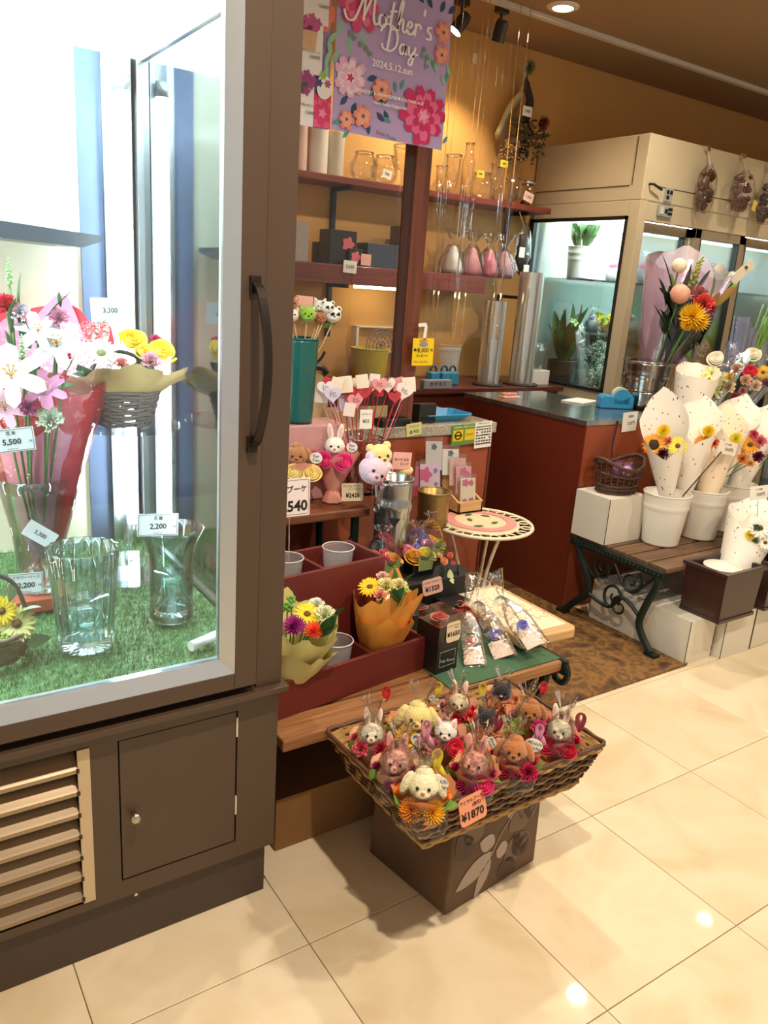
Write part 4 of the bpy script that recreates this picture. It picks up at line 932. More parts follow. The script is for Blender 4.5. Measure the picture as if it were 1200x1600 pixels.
wrapped('orange paper-wrapped bouquet with yellow and cream flowers in the step box', b, rc, .032, .104, tissue('orange_tissue', 'e59a3c'),
        [('gerbera', 'f4c61c', -.036, .012, .012, .028), ('carnation', 'f3e6a0', .0, .008, .010, .026), ('carnation', 'f0e2a8', .028, .0, .010, .024), ('carnation', 'ee9a8c', -.012, .034, -.006, .018), ('daisy', 'f2ecc8', .012, .038, -.006, .013), ('carnation', 'f2c8b8', -.01, -.03, .02, .018), ('berries', 'a9b45a', .045, .012, .006, .016)], seed=6, front=.84)

# ================================================================== BLACK GIFT BOXES
BOXB = mat('black_gift_box', '1c1816', .35, var=.1, coat=.2)
LIDC = clear('clear_box_lid', 'f0ece6', k=.8, base=.07, rough=.08)
GOLD_LINE = mat('silver_print', 'b8b2a8', .5)
def gift(label, M, s_, hb, hl, fl=None, text=None):
    t = thing('gift_box', label, 'gift box', M)
    MB().box(-s_/2, s_/2, -s_/2, s_/2, 0, hb).build('box_body', BOXB, t, bevel=.001)
    if hl:
        mb = MB(); mb.box(-s_/2, s_/2, -s_/2, s_/2, hb+.0005, hb+hl); mb.build('clear_lid', LIDC, t)
    if fl:
        for (k, c_, x, y, r) in fl:
            mk = flower_mesh(k)[0].mesh('flower_head', col_m(c_)) if (k, c_) not in _fm else _fm[(k, c_)][0]
            _fm.setdefault((k, c_), (mk, None)); place(k, mk, t, tr(x, y, hb+.001) @ rotm(0, 0, x*70) @ Matrix.Scale(r, 4))
    if text:
        mb = MB(); mb.tube([(x, -s_/2-.0006, hb/2+z) for x, z in rrect(s_*.72, hb*.55, .001, 1)], .0006, 4, True); mb.build('print_border', GOLD_LINE, t)
        letter(t, text, 0, hb*.42, .014, y=-s_/2-.0012, m=GOLD_LINE, shear=.25)
    return t
GB = tr(1.375, 1.665, .4045) @ rotm(0, 0, math.radians(7))
gift('black gift box printed with script at the bottom of the stack by the step box', GB, .088, .088, 0, text='Soap flower')
gift('black gift box with clear lid over a pink rose on top of the stack', GB @ tr(0, 0, .089), .092, .062, .032, [('rose', 'ee8f92', 0, 0, .030)])
card('cream price card reading 1650 yen taped to the stacked black gift box', GB @ tr(.012, -.0485, .128) @ rotm(-.06, 0, 0), .058, .062, [('レインボーアロマローズ', 0, .020, .0062), ('BOX', .012, .012, .007), ('¥1650', 0, -.007, .020, dict(bold=.03))], mat('cream_card', 'f0d9b2', .6, var=.04), r=.010)
# rainbow flower boxes on the riser
RAIN = [['c8246e', 'e6a42c', 'e8562c', 'd83a5c'], ['e8a82e', 'c9c23a', 'e884a0', '7a6cb0'], ['e98ca0', 'c8b83c', '8a78b8', 'e8a42c']]
def rainbow(label, p, cols, s_=.10):
    t = thing('rainbow_flower_box', label, 'gift box', tr(p), 'cellophane-topped rainbow flower boxes')
    mb = MB(); mb.add([(x*s_*.42, y*s_*.42, 0) for x, y in ((-1, -1), (1, -1), (1, 1), (-1, 1))]+[(x*s_*.5, y*s_*.5, .06) for x, y in ((-1, -1), (1, -1), (1, 1), (-1, 1))], [(0, 1, 5, 4), (1, 2, 6, 5), (2, 3, 7, 6), (3, 0, 4, 7), (3, 2, 1, 0), (4, 5, 6, 7)]); mb.build('black_pot', BOXB, t)
    for i, c_ in enumerate(cols): flower(t, 'rose', c_, V(p)+V(((i % 2-.5)*s_*.5, (i//2-.5)*s_*.45, .062)), ((i % 2-.5)*.6, -.5, 1), s_*.36)
    mb = MB(); mb.add([(-.03, -s_*.53, .025), (.03, -s_*.53, .025), (.036, -s_*.54, .085), (0, -s_*.54, .075), (-.036, -s_*.54, .09)], [(0, 1, 2, 3, 4)]); mb.build('green_leaf_card', mat('sage_card', '7d8a52', .6), t, solid=.001)
    bag(t, V(p)+V((0, 0, .055)), V(p)+V((.0, .01, .185)), s_*.58, neck=.86, rtop=.5, seed=p[0]*9, sq=.35, crinkle=.1)
    return t
RZ = .5205
q1 = at_z(618, 905, RZ); q2 = at_z(668, 900, RZ)
rainbow('rainbow rose pot with magenta and orange blooms under clear film, next to the step box', (1.455, 2.10, RZ), RAIN[0], .105)
rainbow('rainbow rose pot with yellow and violet blooms under clear film, right of the magenta one', (1.60, 2.10, RZ), RAIN[1], .105)
rainbow('rainbow rose pot with pink blooms at the back behind the yellow one', (1.72, 2.18, RZ), RAIN[2], .085)
card('pink price card reading 1320 yen before the rainbow rose pots', cardM(676, 916, 1.97, 0, 12, -5), .085, .055, [('レインボーアロマローズ', 0, .015, .0075), ('¥1320', -.002, -.008, .024, dict(bold=.03))], mat('dusty_pink_card', 'dca99a', .6, var=.04), r=.010)
# dried posy and dark tray box
t = thing('dried_posy', 'small posy of dried orange roses lying beside the rainbow pots', 'posy', tr(at_y(700, 880, 2.02)))
for (u, v, r, c_) in ((693, 877, .016, 'd98a5a'), (703, 868, .013, 'c9604a'), (686, 868, .012, 'e0a070'), (708, 880, .010, 'b85a48')): flower(t, 'rose', c_, at_y(u, v, 2.02), (rnd.uniform(-.3, .3), -.6, .6), r)
for (u, v) in ((700, 895), (712, 900), (690, 893), (716, 890)): leaf(t, at_y(u, v-8, 2.03), (rnd.uniform(-.5, .5), -.3, -.8), .045, .022, LEAFD)
leaf(t, at_y(703, 890, 2.01), (.1, -.2, -1), .05, .026, mat('pale_leaf', 'c3c79a', .5))
gift('flat black lidded box beside the dried posy', tr(at_y(712, 925, 1.95)+V((0, .02, -.085))) @ rotm(.0, 0, .2), .10, .055, .0)
gift('flat black box lying open behind the orange bouquet', tr(1.42, 1.86, .4005) @ rotm(0, 0, .2), .10, .11, .0)

# ================================================================== CELLOPHANE ROSE GIFTS
def rose_gift(label, foot, head, rc, w_, rib, neckp):
    """flat clear bag: foot (paper insert, lower), head (upper) world points"""
    foot = V(foot); head = V(head); neckp = V(neckp); t = thing('wrapped_rose', label, 'wrapped rose', tr(foot), 'single soap roses in clear bags')
    ax = (neckp-foot); n_ = V((-.5, -.55, .66)).normalized(); s_ = ax.cross(n_).normalized(); o = -foot
    def fn(u, v):
        wd = w_*(1 if v < .55 else 1-.85*((v-.55)/.45)**1.3); x = math.cos(2*PI*u)*wd/2; y = math.sin(2*PI*u)*.022*math.sin(PI*min(1, .15+v*.8))*(1+.3*noise.noise(V((u*6, v*5, foot.x*9))))
        return o+foot+ax*v+s_*x+n_*y
    mb = MB(); mb.surf(fn, 22, 12, True); mb.build('clear_bag', CELLO, t, True)
    def fn2(u, v):
        wd = w_*(.15+.5*v); x = math.cos(2*PI*u)*wd/2; y = math.sin(2*PI*u)*.010; return o+neckp+(head-neckp)*v+s_*(x*(1+.2*math.sin(u*40)))+n_*y
    mb = MB(); mb.surf(fn2, 28, 5, True); mb.build('bag_top', CELLO, t, True)
    mb = MB(); a, b2 = foot+ax*.04, foot+ax*.30; mb.add([o+a-s_*w_*.42, o+a+s_*w_*.42, o+b2+s_*w_*.38, o+b2-s_*w_*.38], [(0, 1, 2, 3)]); mb.build('paper_insert', mat('lace_paper', 'e6cfc0', .7, var=.2, scale=120), t, solid=.001)
    flower(t, 'rose', rc, foot+ax*.40-n_*.004, n_+ax.normalized()*.2, w_*.27)
    for k in range(7): flower(t, 'berries', 'efe3cc', foot+ax*(.26+.06*rnd.random())+s_*w_*rnd.uniform(-.35, .35)+n_*.004, n_, .007, name='filler_flower')
    stem(t, foot+ax*.42, neckp, .0015)
    bow(t, neckp+n_*.008, .055, RIB[rib])
    return t
rose_gift('red soap rose in a clear bag with a red bow beside the black boxes', at_z(742, 1042, .408), at_z(740, 895, .56), 'c8404a', .075, 'dd1f2a', at_z(728, 948, .49))
rose_gift('violet soap rose in a clear bag with white bow, second from the black boxes', at_z(790, 1030, .408), at_z(758, 905, .565), '7d78cc', .082, 'f3efe6', at_z(748, 940, .50))
rose_gift('violet soap rose in a clear bag with white bow, farthest from the black boxes', at_z(842, 1012, .458), at_z(773, 893, .60), '7c80d2', .082, 'f3efe6', at_z(784, 932, .54))
# ================================================================== PLUSH GIFTS ON THE BROWN TABLE
def big_plush(label, P, r, kind, color, fls, wrap, paper='e9a08e', group='plush bouquets on the brown table', bagc=True, inner='f0b6b0', nose='b06a60', sgn=None):
    P = V(P); t = thing('plush_bouquet', label, 'plush bouquet', tr(P), group); F = V((-P.x, -P.y, 0)).normalized(); S = V((-F.y, F.x, 0))
    plush(t, P, r, kind, color, face=F+V((0, 0, .1)), inner=inner, nose=nose)
    base = V((P.x, P.y, .735))+F*r*.3
    cone(t, base+V((0, 0, .035)), P+V((0, 0, r*.25))-F*r*.8, r*.55, r*3.0, front=.66, m=mat('wrap_'+wrap, wrap, .7, var=.08), fdir=F, ruffle=.25, seed=P.x*7, n=36)
    mb = MB(); mb.M = tr(base-P); mb.lathe([(r*1.0, 0), (r*.8, .02), (r*.5, .045)], 16, rf=lambda a, z: 1+.12*math.sin(a*7)); mb.build('paper_foot', mat('foot_'+paper, paper, .6, var=.1), t, True)
    for (k, c_, dx, dz, s_) in fls: flower(t, k, c_, P+S*(dx*r)+F*r*1.25+V((0, 0, dz*r)), F+V((0, 0, .7)), r*s_)
    if sgn:
        q = P+S*(sgn[0]*r)+F*r*.6+V((0, 0, sgn[1]*r)); o = MB().prism([(r*.55*math.cos(a), r*.5*math.sin(a)) for a in [i*2*PI/18 for i in range(18)]], 0, .001).build('message_disc', WCARD, t, M=tr(q-P) @ rotm(0, 0, math.radians(-35)))
        letter(o, 'For', 0, r*.16, r*.38); letter(o, 'You', 0, -r*.2, r*.38)
    return t
yb = 2.37
big_plush('white plush bunny in pink paper with magenta roses on the brown table', at_y(523, 697, yb), .036, 'bunny', 'f3ebe0', [('rose', 'd82a72', -1.0, -1.35, 1.0), ('rose', 'e0307c', .95, -1.4, 1.05), ('carnation', 'e58aa0', -2.0, -.7, .6)], 'e9a596', sgn=(1.7, .1))
big_plush('brown floppy-eared plush dog with pale yellow roses on the brown table behind the 540 card', at_y(463, 712, yb), .040, 'dog', 'ad7446', [('rose', 'f0e096', -.2, -1.3, .95), ('rose', 'eed88a', 1.4, -1.3, .85), ('rose', 'e8b440', -1.6, -1.0, .7)], 'eaa893', nose='3a2418', sgn=(1.7, .0))
# leaning bears in the silver bucket
t = thing('plush_bear', 'pale yellow plush bear peeking out of the silver pail', 'plush toy', tr(at_y(595, 708, 2.27)))
plush(t, at_y(593, 712, 2.28), .046, 'bear', 'f2d488', face=(-.2, -1, .1), inner='f5e2a8', tilt=-.15, nose='6b4a30', body=False)
mb = MB(); p = at_y(632, 735, 2.26)-t.location; mb.ball(p, (.035, .025, .022), 10, 8, .05); mb.build('paw', MATS['plush_f2d488'], t, True)
stem(t, at_y(598, 730, 2.27), at_y(603, 812, 2.21), .006, MATS['plush_f2d488'], name='support_rod')
t = thing('plush_bear', 'lilac plush bear lying head-down over the silver pail', 'plush toy', tr(at_y(583, 735, 2.17)))
plush(t, at_y(583, 735, 2.17), .052, 'bear', 'e2c3d4', face=(-.25, -1, -.1), inner='f2dce6', tilt=.55, nose='8a5a6a')
stem(t, at_y(588, 755, 2.18), at_y(596, 805, 2.2), .006, MATS['plush_e2c3d4'], name='support_rod')
for (u, v) in ((604, 742), (611, 752), (598, 757), (607, 733)): flower(t, 'froth', 'f0dcd8', at_y(u, v, 2.13), (0, -1, .3), .017)
for (u, v) in ((597, 758), (601, 748)): flower(t, 'berries', 'c8324c', at_y(u, v, 2.115), (0, -1, .3), .009)
# silver pail
GALV = ramp_mat('polished_galvanised', [(.3, '8e9192'), (.5, 'b4b6b5'), (.7, 'd0d0cc')], scale=(6, 6, 1), nscale=2, rough=.2, metal=.95)
def pail(name, label, cat, p, r0, r1, h, m, ribs=(), n=32, thick=.003):
    t = thing(name, label, cat, tr(p)); pr = [(0, .004), (r0, .004)]
    N_ = 24
    for i in range(N_+1):
        z = h*i/N_; r = r0+(r1-r0)*i/N_
        for rb_ in ribs: r += .0045*math.exp(-((z-rb_*h)/.006)**2)
        pr.append((r, z))
    pr += [(r1-thick, h-.002), (r0-thick+.001, .008), (0, .008)]
    MB().lathe(pr, n).build('body', m, t, True); mb = MB(); ring(mb, r1, h, .0035, n); mb.build('rolled_rim', m, t, True)
    return t
pp_ = at_y(613, 745, 2.2)
t = pail('silver_pail', 'tall shiny silver pail with a black triangle mark behind the rainbow pots', 'pail', (pp_.x, 2.185, .4815), .058, .068, pp_.z-.48, GALV, (.75, .70))
mb = MB(); q = V((0, -.0655, (pp_.z-.48)*.58)); mb.M = tr(q) @ rotm(0, 0, -.55) @ rotm(0, 0, 0)
t2 = MB().add([(-.02, 0, .017), (.02, 0, .017), (0, 0, -.018)], [(0, 2, 1)]); t2.build('triangle_mark', INK, t, M=tr(-.030, -.0605, (pp_.z-.48)*.60) @ rotm(0.03, 0, -.46), solid=.001)
for sg in (-1, 1): mb = MB(); ring(mb, .016, 0, .003, 16); mb.build('ear_ring', GALV, t, True, M=tr(sg*.068, 0, (pp_.z-.48)*.72) @ rotm(PI/2, 0, PI/2))
card('pink card with pen lettering on a clear pick in the silver pail', cardM(628, 720, 2.24, -8, 0, 4), .075, .062, [('ぬいぐるみ', -.002, .004, .012), ('ピック', .012, -.012, .012)], mat('pink_card', 'f0b3a6', .6, var=.04), r=.003, stick=.10)
card('yellow-green slip reading 22 yen stuck on the granite edge', cardM(647, 671, 2.558, 0, 0, -6), .075, .052, [('ラッピング', 0, .013, .010), ('@ ¥22', 0, -.009, .017)], mat('lime_slip', 'd6d68c', .6), r=.001)
card('white lace-edged card reading 540 on a clear pick standing in a cup', cardM(453, 778, 1.86, 0, 3, 0), .125, .108, [('ニーブーケ', .0, .022, .021, dict(bold=.02)), ('1,540', .008, -.026, .042, dict(bold=.03))], mat('lace_card', 'efe2e2', .6, var=.04), r=.004, stick=.13, border=GREY_INK)
card('cream rounded card reading 2420 yen propped on the brown table edge', cardM(551, 769, 2.238, -3, 12, 3), .084, .062, [('アニマルブーケ', -.006, .020, .0095), ('(ソープフラワー)', .012, .010, .0075), ('¥2420', .0, -.012, .021, dict(bold=.03))], mat('cream_card', 'f0d9b2', .6, var=.04), r=.006)

# pink box, teal bucket and animal picks
t = MB().box(-.30, .155, -.07, .07, 0, .275).build('pink_box', mat('pink_fabric_box', 'cf9d9c', .8, var=.06), loc=(1.31, 2.48, .7305), bevel=.006)
tag(t, 'plain dusty pink box under the teal bucket', 'box')
TEAL = mat('teal_enamel', '11605c', .3, var=.06, coat=.4)
bx = at_y(470, 600, 2.46)
t = pail('teal_bucket', 'tall teal enamel bucket full of animal picks', 'bucket', (bx.x, 2.475, 1.0058), .052, .064, .295, TEAL, (.72,))
mb = MB(); mb.tube(crv([(.058, 0, .20), (.078, -.01, .225), (.088, -.015, .245), (.086, -.015, .25)], 5), .005, 6); mb.build('bail_handle', mat('dark_steel', '33383a', .4, .6), t, True)
PICKW = mat('pale_pick_wood', 'e3c79a', .6)
def animal_pick(label, u, v, kind, color, r, y=2.46, bu=470, inner='f0b6b0', extra=None):
    P = at_y(u, v, y); t = thing('animal_pick', label, 'animal pick', tr(P), 'animal picks in the teal bucket')
    plush(t, P, r, kind, color, face=(-.35, -1, .05), inner=inner, nose='2a2018')
    stem(t, P-V((0, 0, r*.8)), at_y(bu, 585, 2.47), .0022, PICKW, name='pick_stick')
    if extra:
        for (dx, dz, s_, c_) in extra: MB().ball(V((dx*r, -r*.80, dz*r)), (s_*r, s_*r*.5, s_*r), 8, 6).build('patch', mat('plush_'+c_, c_, .9), t, True)
    return t
pan = [(-.36, .05, .26, '17151a'), (.36, .05, .26, '17151a')]
def panda(label, u, v, r): return animal_pick(label, u, v, 'bear', 'f0ece4', r, inner='17151a', extra=[(-.42, .08, .26, '17151a'), (.30, .10, .26, '17151a')])
panda('black and white panda pick, the larger one in front', 520, 492, .030); panda('black and white panda pick tucked behind the larger panda', 512, 481, .024)
animal_pick('green frog pick in the teal bucket', 480, 491, 'bear', '8fbf2e', .030, inner='dfe8b0')
animal_pick('brown bear pick between frog and pandas', 500, 497, 'bear', 'b06a38', .022)
animal_pick('brown bear pick half hidden beside the refrigerator post', 455, 474, 'bear', 'a9683c', .024)
animal_pick('white bear pick next to the refrigerator post', 455, 492, 'bear', 'efe9dc', .026)
animal_pick('white cat pick behind the frog', 500, 479, 'cat', 'efe9df', .024, y=2.49)
for (u, v) in ((514, 508), (505, 512)): leaf(t, at_y(u, v, 2.47), (.6, -.3, .4), .03, .02, LEAFL)
card('blank pink card standing among the animal picks', cardM(476, 474, 2.50, -5, 0, 2), .062, .05, [], mat('pink_card', 'f0b3a6', .6, var=.04), r=.001, stick=.1)

# vase of heart picks
vb = at_y(572, 700, 2.42)
VASEG = clear('vase_glass', 'f0f4f2', k=1.0, base=.06, rough=.03)
t = thing('picks_vase', 'short clear glass vase packed with heart message picks', 'vase', tr(vb.x, 2.43, .7305))
MB().lathe([(0, .004), (.058, .004), (.062, .012), (.066, .20), (.070, .215)], 32).build('glass_wall', VASEG, t, True)
mb = MB(); ring(mb, .070, .215, .003, 32); mb.build('rim', clear('glass_rim', k=1.2, base=.3), t, True)
REDS = mat('red_stick', 'c2263a', .5); PINKS = mat('pink_stick', 'e6a0b0', .5)
hm = {}
def heart_poly(s_): return [(s_*.062*16*math.sin(a)**3*.55, s_*.062*.55*(13*math.cos(a)-5*math.cos(2*a)-2*math.cos(3*a)-math.cos(4*a))) for a in [i*2*PI/28 for i in range(28)]]
HW = iter(['foremost at the right', 'behind the right hearts', 'between two white hearts', 'at the far right', 'topmost at the far right', 'low in the middle', 'low at the left', 'at the left', 'high at the left of centre', 'high at the centre', 'far left', 'lowest at the far left', 'high at the left', 'topmost at the centre', 'tucked left of centre', 'high right of centre', 'high at the right', 'topmost at the far left', 'tucked in the centre', 'tucked at the right', 'lowest in the middle', 'small and tucked right of centre'])
def heart_pick(u, v, kind, color, sz=.030, red=True, edge=None, y=2.40):
    P = at_y(u, v, y); names = {'f2e6e2': 'white', 'ee9fa6': 'pink', 'd9d2ea': 'lilac', 'f3e3cf': 'cream', 'c8323e': 'red'}
    t = thing('message_pick', names[color]+(' heart' if kind == 'heart' else ' square')+' message pick on a '+('red' if red else 'pink')+' stick, '+next(HW), 'message pick', tr(P) @ rotm(0, 0, rnd.uniform(-.5, -.1)) @ rotm(0, rnd.uniform(-.3, .3), 0), 'heart message picks')
    sz = sz*(1.75 if kind == 'heart' else 1.35); k = (kind, color, round(sz, 4))
    if k not in hm: hm[k] = MB().prism(heart_poly(sz) if kind == 'heart' else rrect(sz*1.1, sz*1.2, .002), -.0015, .0015).mesh('pick_shape', mat('pick_'+color, color, .55, var=.05), False)
    place('pick_shape', hm[k], t)
    if edge:
        e = ('e', sz)
        if e not in hm: hm[e] = MB().tube([(x*.96, -.0015, z*.96) for x, z in heart_poly(sz)], .0011, 4, True).mesh('edge_print', mat('crimson_print', 'b02c40', .6), False)
        place('edge_print', hm[e], t)
    if kind == 'heart': letter(t, 'For', 0, .004, sz*.28, y=-.002, m=GREY_INK, bold=0); letter(t, 'You', 0, -.005, sz*.28, y=-.002, m=GREY_INK, bold=0)
    a = t.matrix_world.inverted() @ V((vb.x+(P.x-vb.x)*.12+rnd.uniform(-.03, .03), 2.43+rnd.uniform(-.03, .03), .74))
    MB().tube([(0, .002, -sz*.3), a], .0019, 5).build('pick_stick', REDS if red else PINKS, t)
for (u, v, k, c_, sz, red, e) in ((606, 601, 'heart', 'f2e6e2', .036, True, True), (579, 603, 'heart', 'f2e6e2', .032, True, True), (593, 601, 'heart', 'ee9fa6', .032, True, False), (632, 611, 'heart', 'f2e6e2', .038, False, False), (639, 601, 'square', 'f3e3cf', .034, True, False), (556, 625, 'heart', 'ee9fa6', .034, True, False), (538, 630, 'square', 'd9d2ea', .036, False, False), (520, 616, 'heart', 'd9d2ea', .034, False, False), (539, 601, 'square', 'f3e3cf', .036, True, False), (560, 603, 'square', 'f3e3cf', .034, True, False), (509, 606, 'heart', 'f2e6e2', .032, False, False), (502, 618, 'square', 'f2e6e2', .032, False, False), (526, 600, 'square', 'f3e3cf', .028, True, False), (566, 596, 'square', 'f3e3cf', .030, True, False), (548, 613, 'heart', 'c8323e', .030, True, False), (585, 594, 'square', 'f2e6e2', .028, True, False), (622, 600, 'square', 'ee9fa6', .030, True, False), (512, 598, 'square', 'c8323e', .024, True, False), (571, 612, 'heart', 'c8323e', .028, True, False), (617, 620, 'heart', 'c8323e', .026, True, False), (546, 640, 'square', 'f2e6e2', .030, False, False), (592, 612, 'square', 'c8323e', .022, True, False)):
    heart_pick(u, v, k, c_, sz, red, e, y=2.38+rnd.uniform(0, .06))
card('small white slip reading 55 yen inside the glass vase of picks', cardM(572, 655, 2.37, -6, 0, 0), .05, .07, [('メッセージ', 0, .018, .008), ('¥55', 0, -.008, .018)], r=.001)

# ================================================================== COUNTER TOP THINGS
t = thing('coin_tray', 'shallow blue plastic tray on the granite counter', 'tray', tr(2.105, 2.69, .9505))
BLU = mat('blue_plastic', '2f8fc4', .4, var=.05)
def tray_ring(z, w_, d_): return [(x*w_, y*d_, z) for x, y in ((-1, -.7), (-.85, -1), (.85, -1), (1, -.7), (1, .7), (.85, 1), (-.85, 1), (-1, .7))]
mb = MB(); a = tray_ring(.002, .10, .055); b2 = tray_ring(.032, .135, .085); mb.add(a+b2, [tuple(range(8))]+[(i, (i+1) % 8, 8+(i+1) % 8, 8+i) for i in range(8)]); mb.build('tray', BLU, t, solid=.003)
t = thing('card_reader', 'chunky black card reader on the granite counter', 'card reader', tr(1.985, 2.66, .9505))
mb = MB(); mb.prism([(-.05, 0), (.05, 0), (.05, .03), (.02, .075), (-.05, .085)], -.045, .045, 'yz'); mb.build('shell', BLK, t, bevel=.006)
MB().box(-.036, .036, -.052, -.047, .012, .026).build('card_slot', DARK, t)
t = thing('calculator_box', 'flat black device box left of the wooden post', 'device', tr(1.80, 2.60, .9505) @ rotm(0, 0, .1))
MB().box(-.075, .075, -.03, .03, 0, .032).build('shell', BLK, t, bevel=.005); MB().box(-.06, .06, -.02, .02, .032, .035).build('screen', mat('dark_screen', '0d0f12', .1), t)
GSN = mat('green_sticker', '5f8f3c', .5, var=.05); YEL = mat('signal_yellow', 'e3c11f', .5, var=.04)
t = card('green sticker with a yellow arrow symbol on the register counter edge', cardM(725, 679, 2.558, 0, 0, -2), .135, .088, [('お会計時にご提示ください', 0, .033, .0095, dict(m=WCARD))], GSN, r=.003, name='notice_sticker', cat='sticker')
for x0, x1 in ((-.060, -.006), (.004, .058)): MB().box(x0, x1, -.0016, -.0004, -.026, .022).build('yellow_panel', YEL, t)
mb = MB(); ring(mb, .016, 0, .0028, 24); mb.M = tr(0, 0, 0); mb.box(-.02, .02, -.003, .003, -.002, .002); mb.build('arrow_symbol', INK, t, M=tr(-.033, -.0018, -.002) @ rotm(PI/2, 0, 0))
letter(t, '使えます', .031, -.002, .011, y=-.002)
t = card('white sheet of small payment symbols on the register counter', cardM(755, 679, 2.557, 0, 0, -3), .095, .115, [('ご利用いただけます', 0, .05, .0075)], name='notice_sheet', cat='sticker', r=.001)
mb = MB()
for z in (.036, -.002, -.038): mb.box(-.042, .042, -.0012, -.0004, z-.0022, z+.0022)
for r_ in range(6):
    for c_ in range(6):
        if rnd.random() < .85: x = -.036+c_*.0145; z = .024-r_*.0128; mb.box(x-.0052, x+.0052, -.0011, -.0004, z-.0034, z+.0034)
o = mb.build('payment_symbols', GREY_INK, t); o['kind'] = 'stuff'
# yellow hanging tag with white hook
t = card('bright yellow hanging tag reading 3000 yen on the wooden post', cardM(661, 550, 2.59, 0, 0, -1), .105, .108, [('新規登録で', 0, .043, .009, dict(m=mat('red_ink', 'c03a1e', .6))), ('最大', -.033, .006, .015, dict(bold=.03)), ('3,000', .0, .006, .025, dict(bold=.008)), ('円', .041, .006, .013, dict(bold=.03)), ('プレゼント', -.005, -.016, .012, dict(bold=.03)), ('くわしくはこちら', -.010, -.040, .009)], mat('tag_yellow', 'f2cf10', .45, var=.03), r=.003, name='hanging_tag', cat='tag')
mb = MB(); mb.prism([(.0+.022*math.cos(a), .030+.010*math.sin(a)) for a in [i*2*PI/16 for i in range(16)]], -.0016, -.0004); mb.build('grey_badge', mat('badge_grey', '8f8c9c', .5), t)
mb = MB(); strip(mb, [(-.03, .001, .105), (.006, .001, .108), (.008, .001, .10), (.002, .001, .05)], .014); mb.build('white_hook', WCARD, t, solid=.002)

# things on the round table
BRASS = mat('brass_pot_metal', '9a7c4c', .35, .8, var=.1)
t = pail('brass_pot', 'plain brass-coloured metal pot on the round ivory table', 'pot', at_z(676, 822, .612)+V((.01, .02, 0)), .058, .064, .135, BRASS, (.15,))
rk = thing('card_rack', 'small wooden rack holding gift cards on the round ivory table', 'rack', at_z(724, 797, .6105)+V((.0, .03, .0)))
for (y0, z1) in ((-.075, .05), (.045, .17)): MB().box(-.065, .065, y0, y0+.008, 0, z1).build('rack_board', PALE, rk, bevel=.001)
for x in (-.065, .057): mb = MB(); mb.prism([(-.075, 0), (.053, 0), (.053, .10), (-.075, .045)], x, x+.008, 'yz'); mb.build('rack_side', PALE, rk)
MB().box(-.065, .065, -.075, .053, 0, .008).build('rack_floor', PALE, rk)
FLW = mat('printed_blossom', 'd65a78', .6, var=.2)
def gcard(label, u, v, y, w_, h_, m, deco, rz=-8, rx=12):
    w_ *= 1.25; h_ *= 1.2; deco = [(x*1.25, z*1.2, r*1.25, mm) for x, z, r, mm in deco]
    t = card(label, cardM(u, v, y, rz, rx, 2), w_, h_, [], m, r=.001, name='message_card', cat='card', group='gift cards on the round table')
    for (x, z, r, mm) in deco:
        mb = MB(); mb.prism([(x+r*(1+.2*math.cos(5*a))*math.cos(a), z+r*(1+.2*math.cos(5*a))*math.sin(a)) for a in [i*2*PI/24 for i in range(24)]], -.0012, -.0003); mb.build('printed_flower', mm, t)
    mb = MB(); mb.box(-w_/2-.002, w_/2+.002, -.0022, -.0018, -h_/2, h_/2+.018); mb.build('clear_sleeve', clear('card_sleeve', k=.7, base=.05, rough=.1), t)
PKC = mat('card_pink', 'eaa9b0', .55, var=.05); CRC = mat('card_cream', 'f1e2c2', .55, var=.04); LIC = mat('card_lilac', 'e6c3d6', .55, var=.05)
MAG = mat('printed_magenta', 'd8347c', .6, var=.15); BLI = mat('printed_blue', '6b7fae', .6)
rp = rk.location
gcard('cream card with red blossoms at the front of the wooden rack', 731, 768, rp.y-.05, .058, .095, CRC, [(-.01, .03, .012, FLW), (.012, .03, .010, FLW), (.014, -.032, .011, FLW), (-.012, -.034, .009, FLW)])
gcard('pink flowered card second from the front of the wooden rack', 724, 750, rp.y-.02, .058, .095, PKC, [(.0, .028, .014, FLW), (.018, .018, .010, FLW)])
gcard('plain pink card third from the front of the wooden rack', 715, 737, rp.y+.005, .062, .095, mat('card_salmon', 'e9b6a4', .55), [(.0, .03, .012, PKC)])
gcard('white card with grey print at the back of the wooden rack', 704, 722, rp.y+.03, .062, .09, WCARD, [(0, .03, .010, GREY_INK)])
gcard('clear-sleeved pale card farthest back behind the brass pot', 678, 712, rp.y+.045, .062, .10, mat('card_greyish', 'd8cfc8', .55), [(0, .03, .010, GREY_INK)])
gcard('lilac card with magenta carnation leaning over the brass pot', 672, 752, rp.y-.06, .075, .115, LIC, [(-.018, .022, .022, MAG), (.02, .035, .008, BLI), (.022, -.01, .007, BLI)], rz=-4)
gcard('red-edged pink card standing left of the lilac card', 655, 752, rp.y-.04, .03, .10, mat('card_rose', 'd8526c', .55), [], rz=-30)

